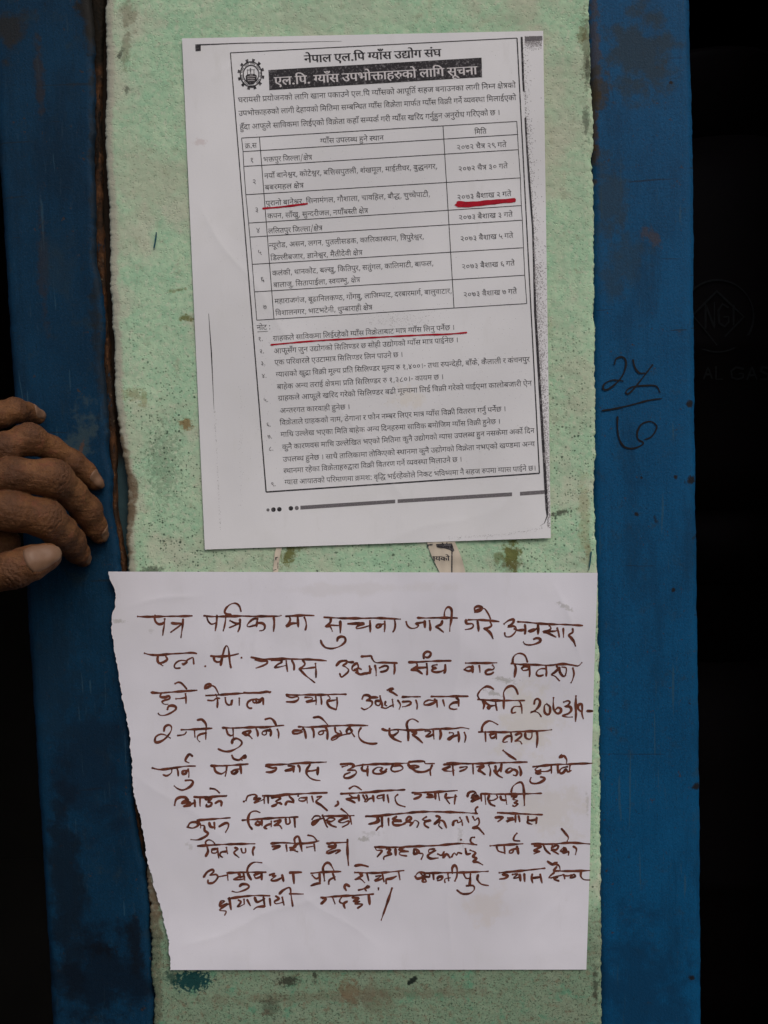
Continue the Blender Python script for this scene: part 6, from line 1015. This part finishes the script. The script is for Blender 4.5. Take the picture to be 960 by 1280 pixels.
for x, y, r, m in ((341.8, 637, 2.9, TONER), (349.2, 636.6, 2.9, TONER), (363.6, 635.4, 2.9, TONER), (335, 637.4, 2.0, TONER_GREY), (371, 635, 2.6, TONER_GREY)):
    k = Ink(off_a, .00008); k.dot(x, y, r); k.build("footer_dot", m, na)
for c, nu in (([(375.5, 632.2), (494, 624.5), (494, 629), (375.5, 637)], 30), ([(497, 624.2), (640, 615.4), (640, 620.2), (497, 628.8)], 36), ([(650, 614.8), (681, 612.6), (681, 617.4), (650, 619.6)], 8)):
    k = Ink(off_a, .00007); k.quad(c, nu, 2); k.build("footer_bar", TONER_GREY, na)
k = Ink(off_a, .00007); k.quad([(656, 45.8), (678, 44.8), (678, 50.5), (656, 52)], 4, 2); k.build("scan_band", TONER_GREY, na)
ts = Ink(off_a, .00006)
def speck(x, y, r): ts.poly([(x - r, y - r * .6), (x + r * .8, y - r), (x + r, y + r * .7), (x - r * .5, y + r)], random.random() * 8e-6)
for _ in range(5200):
    y = 50 + (random.random() ** .75) * 610; x0 = lerp_poly([(a, b) for a, b in sh], y) if y < 645 else 684
    xr = 679 + (y - 40) * .015
    d = random.expovariate(1 / (3.2 if y < 300 else 6.5)); x = x0 + d
    if x > xr - .5 or random.random() > (.35 if y < 330 else .9): continue
    speck(x, y, random.uniform(.25, .6))
for _ in range(900):
    x = random.uniform(656, 677); y = random.gauss(50, 5)
    if y > 45: speck(x, y, random.uniform(.25, .5))
for _ in range(1500):
    x = random.uniform(295, 665); y = random.choice((random.uniform(380, 600), random.uniform(60, 600)))
    speck(x, y, random.uniform(.12, .32))
for _ in range(260): speck(300 + random.gauss(0, 22) + 200, 401 + random.gauss(0, 5), random.uniform(.15, .35))
for _ in range(150):
    t = random.random(); speck(268 + 7.5 * t + random.gauss(0, .6), 512 + 150 * t, random.uniform(.12, .36))
for _ in range(60): speck(random.gauss(301, 1.2), random.uniform(485, 640), random.uniform(.12, .3))
for _ in range(130):
    t = random.random(); speck(560 + 118 * t, 672 - 12 * t ** 2 + random.gauss(0, 1.1), random.uniform(.15, .4))
ts.build("toner_speckle", TONER_SOFT, na)
for w_, pts, lab in ((2.3, [(329, 260.6), (336, 260), (350, 258.8), (365, 257), (383.8, 254.6)], "short red underline below a place name"),
                (2.0, [(339, 431), (375, 427.6), (410, 425), (450, 422.8), (490, 420.6), (530, 418.6), (560, 417.6), (583, 415.6)], "long thin red underline below the first note"),
                (3.6, [(572.5, 253.2), (585, 253.6), (600, 252.8), (620, 251.2), (643.5, 249.2), (620, 253.4), (600, 255.6), (573, 257.5), (573, 254.4), (600, 254), (643, 250.8)], "thick red bar struck below a date")):
    k = Ink(off_a, .00016); k.stroke(pts, w_, var=.16, taper=False)
    o = k.build("red_underline", RED_INK, na); o['label'] = lab

# ------------------------------------------------------------------ the handwritten notice
def off_b(x, y):
    cr = sum(crease(x, y, *c) for c in CREASE_B)
    o = .0015 + .0007 * s_(vnoise(x / 150, y / 110, 61)) + .0003 * s_(vnoise(x / 60, y / 48, 62)) + .00007 * vnoise(x / 16, y / 22, 63)
    o += .0009 * np.exp(-((x - 150 - (y - 720) * .13) / 40) ** 2) + .0003 * np.exp(-((y - 714) / 30) ** 2) + .0003 * np.exp(-((y - 1214) / 40) ** 2)
    o += .0003 * np.exp(-((x - 745) / 40) ** 2)
    return o + cr
nb = sheet("handwritten_notice", [(135, 714.5), (144.5, 745), (139.5, 786), (151.6, 863), (160.7, 908), (167.5, 990), (176.5, 1026), (183, 1071), (199, 1130), (210.5, 1176), (213.6, 1212.5)],
           [(747, 716), (742.5, 850), (739.5, 960), (737, 1090), (733, 1212)], off_b, PAPER_B, 260, 240, jl=1.1, seed=90)
tag(nb, "large white sheet of brown handwriting with a torn left edge, pasted below the printed notice", "notice")
hk = Ink(off_b, .00010)
for pts in STROKES:
    hk.stroke(pts, 2.65, smooth=True, var=.30)
hk.build("handwriting", BROWN_INK, nb)

# ------------------------------------------------------------------ scraps of an older poster
def off_c(x, y): return .0009 + .0002 * np.sin(x * .5) + .0002 * np.sin(y * .3)
sc = sheet("paper_scrap", [(533.5, 676), (535, 684), (541, 697), (549, 714), (552, 722)], [(568, 676), (573, 687), (578, 700), (581, 712), (583, 722)], off_c, OLD_PAPER, 12, 14, jl=.6, seed=95)
tag(sc, "cream paper scrap with black letters and a black rule, stuck between the two notices", "paper scrap", "scraps of an old poster")
k = Ink(off_c, .00012)
for r in runs:
    if r[0] == 'scrap': k.glyphs(r, .35)
k.line((565, 686), (564.8, 716), 1.6); k.build("poster_print", TONER, sc)
k = Ink(off_c, .00015); k.poly([(545, 680), (565, 679.2), (568, 688.5), (565.5, 690), (562, 687.5), (556, 685.5), (546, 684)]); k.poly([(534.2, 680.5), (541, 679.8), (541, 681.4), (536, 682), (535.2, 684.4), (534.6, 684)]); k.poly([(552, 678.4), (559.5, 678), (559, 680.4), (553, 680.6)], 3e-6)
k.build("black_smudge", TONER, sc)
sc2 = sheet("paper_scrap", [(347, 680), (343.6, 690), (342, 703), (341.4, 716), (341, 722)], [(354, 680), (351, 690), (348.6, 703), (347.4, 716), (347, 722)], off_c, OLD_PAPER, 6, 14, jl=.5, seed=97)
tag(sc2, "narrow sliver of cream paper beside a green brown stain below the printed notice", "paper scrap", "scraps of an old poster")
k = Ink(off_c, .00012); k.line((344.2, 697), (347.6, 696.4), .8); k.poly([(344, 697), (346, 697), (345.4, 700), (344, 700.2)], 2e-6)
k.line((341.8, 713), (345.5, 711.6), .7); k.line((347.4, 703), (347.2, 711), .6); k.build("poster_print", TONER, sc2)

# pen marks on plaster and frame
k = Ink(lambda x, y: .0006, .0002)
k.stroke([(195.3, 291), (194.6, 299), (192.4, 310)], 1.7); k.stroke([(195.6, 291.6), (193.4, 301)], 1.0); o = k.build("pen_tick", TEAL_INK, pillar)
k = Ink(lambda x, y: .0006, .0002)
k.stroke([(739, 690), (737.8, 702), (736.2, 712.5)], 1.5); k.build("pen_tick", TEAL_INK, pillar)
k = Ink(lambda x, y: -.0022 + .0004, .0001)
def mk(pts): return [(660 + x / 3.2, 400 + y / 3.2) for x, y in pts]
k.stroke(mk([(346, 176), (354, 154), (378, 148), (392, 166), (386, 205), (362, 244), (322, 276), (302, 276), (306, 256), (338, 240), (380, 244)]), 2.1)
k.stroke(mk([(420, 160), (428, 190), (446, 212), (468, 212)]), 2.1)
k.stroke(mk([(498, 180), (472, 214), (428, 270), (400, 296), (392, 286), (416, 268), (470, 262), (512, 264), (528, 290)]), 2.0)
k.stroke(mk([(298, 362), (350, 354), (420, 338), (480, 322), (535, 314)]), 2.0)
k.stroke(mk([(358, 388), (358, 430), (364, 472), (382, 504), (410, 514), (440, 508), (462, 492), (440, 476), (438, 446), (456, 416), (490, 406), (514, 422), (510, 444), (492, 468), (468, 478)]), 2.1)
k.build("marker_number", BLACK_INK, rf)

# ------------------------------------------------------------------ dark shop behind the pillar, with gas cylinders
DARK = m_plain("shade_black_shop_wall", (.006, .0055, .005), .95, .4, 8)  # near-black colour stands in for the darkness of the unlit room
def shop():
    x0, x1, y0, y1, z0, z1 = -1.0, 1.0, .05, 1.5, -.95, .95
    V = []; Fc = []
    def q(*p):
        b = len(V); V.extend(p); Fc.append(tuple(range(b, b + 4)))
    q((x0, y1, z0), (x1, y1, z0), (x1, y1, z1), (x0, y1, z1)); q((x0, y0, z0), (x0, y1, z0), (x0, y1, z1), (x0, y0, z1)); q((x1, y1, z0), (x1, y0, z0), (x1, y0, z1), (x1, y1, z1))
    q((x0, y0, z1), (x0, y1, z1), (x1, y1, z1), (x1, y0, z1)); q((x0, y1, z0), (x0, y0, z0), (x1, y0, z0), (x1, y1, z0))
    q((x0, y0, z0), (-.34, y0, z0), (-.34, y0, z1), (x0, y0, z1)); q((.34, y0, z0), (x1, y0, z0), (x1, y0, z1), (.34, y0, z1))  # unseen front panels, added to narrow the openings and keep light out
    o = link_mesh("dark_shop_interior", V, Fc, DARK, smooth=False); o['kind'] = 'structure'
shop()
CYL_R = .15; CYL_C = Vector((.375, .50, 0))
def lathe(name, prof, mat, parent=None, n=64, cx=0, cy=0):
    V = []; Fc = []
    for r, z in prof:
        for i in range(n):
            a = 2 * math.pi * i / n; V.append((cx + r * math.cos(a), cy + r * math.sin(a), z))
    for j in range(len(prof) - 1):
        for i in range(n): Fc.append((j * n + i, j * n + (i + 1) % n, (j + 1) * n + (i + 1) % n, (j + 1) * n + i))
    return link_mesh(name, V, Fc, mat, parent)
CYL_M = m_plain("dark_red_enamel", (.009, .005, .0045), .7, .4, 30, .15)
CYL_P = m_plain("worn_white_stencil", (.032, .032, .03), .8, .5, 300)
def cylinder(z):
    root = bpy.data.objects.new("gas_cylinder", None); COL.objects.link(root); root.location = (CYL_C.x, CYL_C.y, z)
    b = CYL_R; prof = [(.001, .055), (b * .6, .06), (b * .9, .085), (b, .13), (b, .24), (b * 1.012, .245), (b * 1.012, .255), (b, .26), (b, .38), (b * .93, .43), (b * .7, .47), (b * .3, .49), (.001, .492)]
    lathe("body", prof, CYL_M, root); lathe("foot_ring", [(b * .78, .0), (b * .8, .0), (b * .8, .09), (b * .78, .09), (b * .78, 0)], CYL_M, root)
    lathe("collar", [(b * .60, .475), (b * .62, .475), (b * .62, .555), (b * .64, .56), (b * .62, .566), (b * .60, .56), (b * .60, .475)], CYL_M, root); lathe("valve", [(.012, .48), (.016, .50), (.012, .51), (.014, .53), (.001, .535)], CYL_P, root, 16)
    return root
# the cylinder whose stencil shows at the photo's right edge stands on another one
zc = CAM.z + (FWD * FPX + RT * (905 - 480) + UP * (640 - 415)).z / (FWD * FPX + RT * 425 + UP * 225).y * (CYL_C.y - CYL_R + DIST)
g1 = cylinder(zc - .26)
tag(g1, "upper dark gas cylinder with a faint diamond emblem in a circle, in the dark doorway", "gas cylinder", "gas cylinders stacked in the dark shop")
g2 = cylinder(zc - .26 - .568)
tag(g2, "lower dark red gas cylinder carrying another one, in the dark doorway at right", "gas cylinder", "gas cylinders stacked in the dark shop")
def oncyl(px, py, e):
    d = (FWD * FPX + RT * (px - 480) + UP * (640 - py)).normalized(); o = CAM - CYL_C; r = CYL_R + e
    a = d.x ** 2 + d.y ** 2; b = o.x * d.x + o.y * d.y; c = o.x ** 2 + o.y ** 2 - r * r
    disc = b * b - a * c
    t = (-b - math.sqrt(max(0, disc))) / a
    return CAM + d * t - g1.location
class CInk(Ink):
    def __init__(self): super().__init__(None)
    def P(self, x, y, e=0): return oncyl(x, y, .0014 + e * 20)
k = CInk()
k.stroke([(897 + 45 * math.cos(a * .1), 395 + 45 * math.sin(a * .1)) for a in range(64)], 2.4, False)
k.stroke([(896, 431), (930, 396), (896, 364), (866, 394), (896, 431)], 2.4, False)
for pts in ([(882, 410), (882, 380), (893, 410), (893, 378)], [(910, 384), (903, 380), (898, 388), (899, 404), (906, 408), (911, 402), (911, 396), (905, 396)], [(917, 382), (917, 406)],
            [(880, 473), (885, 459), (890, 473)], [(882, 468), (888, 468)], [(895, 459), (895, 474), (903, 474)], [(929, 461), (920, 459), (914, 464), (915, 472), (922, 474), (929, 472), (929, 467), (924, 467)],
            [(934, 474), (940, 459), (946, 474)], [(936, 469), (944, 469)], [(961, 460), (953, 459), (951, 464), (960, 468), (960, 474), (951, 474)]):
    k.stroke(pts, 2.4, False)
k.build("stencil_print", CYL_P, g1)

# ------------------------------------------------------------------ the hand on the left frame
SK = Mat("weathered_brown_skin", .6, .2)
SK.base(SK.mix(SK.ramp(SK.noise(70, 4, .6), .32, .68), (.080, .032, .0125), (.165, .072, .028)))
SK.over(SK.ramp(SK.noise(150, 4, .6, off=(4, 0, 0)), .5, .72, 0, .55), (.15, .047, .026))
SK.over(SK.ramp(SK.noise(480, 4, .65, off=(2, 0, 0)), .5, .7, 0, .5), (.05, .022, .011))
SK.over(SK.ramp(SK.noise(1600, 2, .6), .55, .75, 0, .35), (.20, .10, .045))
SK.over(SK.n('ShaderNodeAttribute', attribute_name='knuckle').outputs['Fac'], (.065, .028, .014))
SK.b.inputs['Subsurface Weight'].default_value = .08; SK.b.inputs['Subsurface Scale'].default_value = .004; SK.b.inputs['Subsurface Radius'].default_value = (1, .4, .2)
dv, _ = SK.voro(1300); SK.bump(dv, .00025, .6); SK.bump(SK.noise(420, 5, .7), .0010, .9); SK.bump(SK.noise(330, 3, .6, stretch=(.35, 1, 1.8), off=(3, 3, 3)), .0007, .7)
SKIN = SK.done()
NAIL = Mat("dull_fingernail", .5, .3)
NAIL.base(NAIL.mix(NAIL.noise(200, 4, .6), (.135, .072, .042), (.195, .112, .07))); NAIL.bump(NAIL.noise(900, 2, .5, stretch=(1, 1, .2)), .0001)
NAIL = NAIL.done()
ZK = 1 / 4.57
def J(X, Y, d, r):
    """joint seen at zoomed pixel (X, Y), d millimetres in front of the wall, radius r in zoomed pixels"""
    p = at(X * ZK, 480 + Y * ZK, d * .001)
    return (np.array(p), r * ZK * (DIST - d * .001) / FPX * 1.0)
PALM = [J(-1000, 850, 50, 190), J(-700, 780, 52, 230)]
FING = {
 'pinky':  [J(-420, 330, 34, 88), J(-160, 235, 34, 76), J(-10, 178, 30, 72), J(85, 152, 23, 66), J(150, 164, 13, 54), J(212, 186, 5, 45)],
 'ring':   [J(-430, 490, 46, 105), J(-150, 425, 46, 88), J(20, 366, 42, 82), J(165, 315, 33, 86), J(290, 365, 21, 66), J(415, 448, 11, 65), J(480, 500, 6, 57), J(540, 560, 2.0, 49)],
 'middle': [J(-430, 600, 55, 115), J(-150, 545, 54, 98), J(80, 520, 50, 97), J(305, 538, 41, 104), J(400, 620, 28, 84), J(495, 722, 15, 80), J(535, 800, 8, 64), J(567, 862, 2.4, 51)],
 'index':  [J(-430, 730, 58, 118), J(-150, 722, 57, 112), J(60, 725, 54, 110), J(258, 766, 45, 106), J(338, 838, 33, 92), J(398, 900, 21, 82), J(440, 958, 11, 62), J(472, 1000, 3.5, 46)],
 'thumb':  [J(-560, 1060, 55, 150), J(-300, 1130, 58, 122), J(-60, 1090, 60, 100), J(80, 1062, 58, 103), J(180, 1020, 55, 94), J(268, 988, 51, 80)],
}
def build_hand():
    vox = .00065
    lo = np.array(at(-1180 * ZK, 480 + 1330 * ZK, .0)) ; hi = np.array(at(680 * ZK, 480 + 40 * ZK, .0))
    lo = np.array([lo[0], -.083, lo[2] - .004]); hi = np.array([hi[0], .006, hi[2] + .004])
    n = np.ceil((hi - lo) / vox).astype(int) + 1
    gx, gy, gz = [lo[i] + vox * np.arange(n[i]) for i in range(3)]
    BIG = .02
    def cone_chain(joints, k, knuckles=()):
        D = np.full(n, BIG, np.float32); K = np.zeros(n, np.float32)
        for ji, ((a, ra), (b, rb)) in enumerate(zip(joints, joints[1:])):
            m = max(ra, rb) + .006
            l = np.minimum(a, b) - m; h = np.maximum(a, b) + m
            i0 = np.clip(((l - lo) / vox).astype(int), 0, n); i1 = np.clip(((h - lo) / vox).astype(int) + 2, 0, n)
            if (i1 <= i0).any(): continue
            sl_ = tuple(slice(i0[q], i1[q]) for q in range(3))
            X = gx[sl_[0]][:, None, None]; Y = gy[sl_[1]][None, :, None]; Z = gz[sl_[2]][None, None, :]
            ab = b - a; L2 = ab @ ab
            t = np.clip(((X - a[0]) * ab[0] + (Y - a[1]) * ab[1] + (Z - a[2]) * ab[2]) / L2, 0, 1)
            dx = X - a[0] - t * ab[0]; dy = Y - a[1] - t * ab[1]; dz = Z - a[2] - t * ab[2]
            ts_ = t * t * (3 - 2 * t)
            d = np.sqrt(dx * dx + dy * dy + dz * dz) - (ra + (rb - ra) * ts_)
            old = D[sl_]; hh = np.maximum(k - np.abs(old - d), 0) / k
            D[sl_] = np.minimum(old, d) - hh * hh * k * .25
        for (idx, amp, wl, sg) in knuckles:
            a = joints[idx - 1][0]; b, rb = joints[idx]; c = joints[idx + 1][0]
            t1 = (b - a) / np.linalg.norm(b - a); t2 = (c - b) / np.linalg.norm(c - b)
            T = t1 + t2; T /= np.linalg.norm(T); O = t1 - t2 + np.array([0, -.25, 0]); O -= T * (O @ T); O /= np.linalg.norm(O); W = np.cross(T, O)
            m = rb + sg * 3
            i0 = np.clip(((b - m - lo) / vox).astype(int), 0, n); i1 = np.clip(((b + m - lo) / vox).astype(int) + 2, 0, n)
            if (i1 <= i0).any(): continue
            sl_ = tuple(slice(i0[q], i1[q]) for q in range(3))
            X = gx[sl_[0]][:, None, None] - b[0]; Y = gy[sl_[1]][None, :, None] - b[1]; Z = gz[sl_[2]][None, None, :] - b[2]
            s = X * T[0] + Y * T[1] + Z * T[2]; o = X * O[0] + Y * O[1] + Z * O[2]; w_ = X * W[0] + Y * W[1] + Z * W[2]
            rad = np.sqrt(o * o + w_ * w_) + 1e-6
            mask = np.clip(o / rad * 1.4 - .1, 0, 1) * np.exp(-(s / sg) ** 2)
            wob = .0006 * np.sin(w_ * 900 + idx) + .0004 * np.sin(w_ * 2100 + 2 * idx) + .04 * w_ * w_ / .004 * np.sign(s)
            D[sl_] += (amp * mask * (.5 + .5 * np.sin((s + wob) * 2 * math.pi / wl)) ** 2 - amp * .4 * mask).astype(np.float32)
            K[sl_] = np.maximum(K[sl_], (mask * .7).astype(np.float32))
        return D, K
    kn = {'pinky': [(3, .0006, .0021, .0042), (4, .0005, .0017, .003)], 'ring': [(2, .0004, .0028, .005), (3, .0008, .0024, .0055), (5, .0006, .0018, .0036)], 'middle': [(2, .0004, .003, .006), (3, .0009, .0025, .006), (5, .0007, .0019, .0042)],
          'index': [(2, .0005, .003, .006), (3, .0009, .0025, .006), (5, .0007, .0019, .004)], 'thumb': [(3, .0008, .0026, .006), (2, .0005, .003, .006)]}
    D = None; K = None
    for f in FING:
        d, kk = cone_chain(FING[f], .004, kn[f])
        if D is None: D, K = d, kk
        else:
            k = .0009; hh = np.maximum(k - np.abs(D - d), 0) / k
            K = np.where(d < D, kk, K); D = np.minimum(D, d) - hh * hh * k * .25
    for f in FING:
        d, _ = cone_chain([PALM[0], PALM[1], FING[f][0]], .01)
        k = .006; hh = np.maximum(k - np.abs(D - d), 0) / k
        D = np.minimum(D, d) - hh * hh * k * .25
    # the soft web of palm between the index finger and the thumb
    d, _ = cone_chain([PALM[1], J(-300, 900, 40, 150), J(-60, 900, 34, 105), J(40, 905, 30, 70)], .01)
    k = .003; hh = np.maximum(k - np.abs(D - d), 0) / k; D = np.minimum(D, d) - hh * hh * k * .25
    # wandering flesh: gentle unevenness
    X, Y, Z = np.meshgrid(gx, gy, gz, indexing='ij', sparse=True)
    D += (.00022 * np.sin(X * 420 + 2 * np.sin(Z * 310)) * np.sin(Z * 380 + Y * 300) + .00012 * np.sin(X * 900 + Z * 500) * np.sin(Z * 1000 - Y * 700)).astype(np.float32)
    # surface nets
    ins = D < 0
    c = np.zeros(np.array(D.shape) - 1, np.int8)
    for i in (0, 1):
        for j in (0, 1):
            for q in (0, 1): c += ins[i:D.shape[0] - 1 + i, j:D.shape[1] - 1 + j, q:D.shape[2] - 1 + q]
    act = (c > 0) & (c < 8); idx = np.full(c.shape, -1, np.int64); cells = np.argwhere(act); idx[act] = np.arange(len(cells))
    acc = np.zeros((len(cells), 3)); cnt = np.zeros(len(cells)); corners = [(i, j, q) for i in (0, 1) for j in (0, 1) for q in (0, 1)]
    for a in corners:
        for ax in range(3):
            if a[ax]: continue
            b = list(a); b[ax] = 1
            va = D[cells[:, 0] + a[0], cells[:, 1] + a[1], cells[:, 2] + a[2]].astype(float); vb = D[cells[:, 0] + b[0], cells[:, 1] + b[1], cells[:, 2] + b[2]].astype(float)
            x = (va < 0) != (vb < 0); t = np.where(x, va / np.where(x, va - vb, 1), 0)
            p = np.array(a, float)[None].repeat(len(cells), 0); p[:, ax] = t
            acc[x] += p[x]; cnt[x] += 1
    pos = lo + vox * (cells + acc / cnt[:, None]); faces = []
    for ax in range(3):
        u, v = (ax + 1) % 3, (ax + 2) % 3
        sa = [slice(None)] * 3; sb = [slice(None)] * 3; sa[ax] = slice(0, -1); sb[ax] = slice(1, None)
        e = np.argwhere(ins[tuple(sa)] != ins[tuple(sb)])
        e = e[(e[:, u] > 0) & (e[:, v] > 0) & (e[:, u] < c.shape[u]) & (e[:, v] < c.shape[v])]
        if not len(e): continue
        flip = ins[tuple(sa)][e[:, 0], e[:, 1], e[:, 2]]
        def at_(du, dv_):
            q = e.copy(); q[:, u] += du; q[:, v] += dv_
            return idx[q[:, 0], q[:, 1], q[:, 2]]
        Q = np.stack([at_(-1, -1), at_(0, -1), at_(0, 0), at_(-1, 0)], 1)
        Q[~flip] = Q[~flip][:, ::-1]
        faces.append(Q[(Q >= 0).all(1)])
    F = np.concatenate(faces)
    global flesh
    flesh = (D, lo, vox)
    o = link_mesh("person", pos.tolist(), F.tolist(), SKIN)
    kv = K[cells[:, 0], cells[:, 1], cells[:, 2]]
    o.data.attributes.new('knuckle', 'FLOAT', 'POINT').data.foreach_set('value', kv.astype(np.float32))
    sm = o.modifiers.new('smooth', 'SMOOTH'); sm.factor = .5; sm.iterations = 2
    return o
hand = build_hand()
tag(hand, "brown weathered left hand with bent fingers gripping the dark blue frame", "person")
def flesh_radius(core, way):
    """how far the skin lies from a point inside the finger, in one direction"""
    field, low, step = flesh
    def value(p):
        q = (np.array(p) - low) / step; i = np.floor(q).astype(int); f = q - i; s = 0.0
        for a in (0, 1):
            for b in (0, 1):
                for c in (0, 1):
                    s += field[i[0] + a, i[1] + b, i[2] + c] * (f[0] if a else 1 - f[0]) * (f[1] if b else 1 - f[1]) * (f[2] if c else 1 - f[2])
        return s
    r = .001
    for _ in range(40):
        v = value(core + way * r)
        if v > -.00004: break
        r += max(.00005, -v * .8)
    return r
def nail(joints, facing, L, Wd, shift=0.0):
    (a, ra), (b, rb) = joints[-2], joints[-1]
    T = Vector(b - a).normalized(); N = Vector(facing); N = (N - T * N.dot(T)).normalized(); W = T.cross(N)
    V = []; Fc = []; nu, nv = 14, 14
    for j in range(nv + 1):
        v = -1 + 2 * j / nv
        for i in range(nu + 1):
            u = -1 + 2 * i / nu
            s = (1 - abs(u) ** 3.2 * .22) if v > 0 else (1 - abs(u) ** 2.2 * .35)
            along = (v * s) * L + shift
            ph = u * Wd * (1 - .10 * max(0, v))
            drop = .0007 * abs(u) ** 5 + .0008 * max(0, -v - .6) ** 1.3
            D_ = N * math.cos(ph) + W * math.sin(ph); p0 = Vector(b) + T * along
            core = Vector(b) + T * min(along, rb * .75)
            rr = flesh_radius(core, D_)
            if along > rb * .75: rr -= (along - rb * .75) * .55
            p = p0 + D_ * (rr + .00040 - drop)
            V.append(p)
    for j in range(nv):
        for i in range(nu):
            q = j * (nu + 1) + i; Fc.append((q, q + 1, q + nu + 2, q + nu + 1))
    o = link_mesh("fingernail", V, Fc, NAIL, hand)
    so_ = o.modifiers.new('thickness', 'SOLIDIFY'); so_.thickness = .0006; so_.offset = -1
    return o
nail(FING['pinky'], (.12, -.92, .42), .0062, .95, shift=-.0022)
nail(FING['ring'], (.72, -.70, .35), .0062, .85, shift=-.0006)
nail(FING['middle'], (.93, -.36, .1), .0058, .82, shift=-.0004)
nail(FING['index'], (.95, -.30, .1), .0054, .82, shift=-.0004)
nail(FING['thumb'], (-.05, -.99, .12), .0098, 1.0, shift=-.0022)
# the forearm's sleeve, beyond the picture's left edge
SLEEVE = m_plain("dark_sleeve_cloth", (.03, .03, .035), .95, .3, 200, .1, .0004)
def sleeve():
    a = Vector(PALM[0][0]) + Vector((-.012, 0, -.001)); T = Vector((-1, -.25, -.35)).normalized(); A = T.orthogonal().normalized(); B = T.cross(A)
    V = []; Fc = []; n = 32; prof = [(0, .020), (-.004, .026), (0, .030), (.01, .031), (.05, .033), (.1, .036), (.16, .040), (.22, .043), (.22, .001)]
    for s, r in prof:
        for i in range(n):
            t = 2 * math.pi * i / n; rr = r * (1 + .05 * math.sin(3 * t + s * 60) + .03 * math.sin(5 * t - s * 90)); V.append(a + T * s + A * rr * math.cos(t) + B * rr * .85 * math.sin(t))
    for j in range(len(prof) - 1):
        for i in range(n): Fc.append((j * n + i, j * n + (i + 1) % n, (j + 1) * n + (i + 1) % n, (j + 1) * n + i))
    link_mesh("sleeve", V, Fc, SLEEVE, hand)
sleeve()
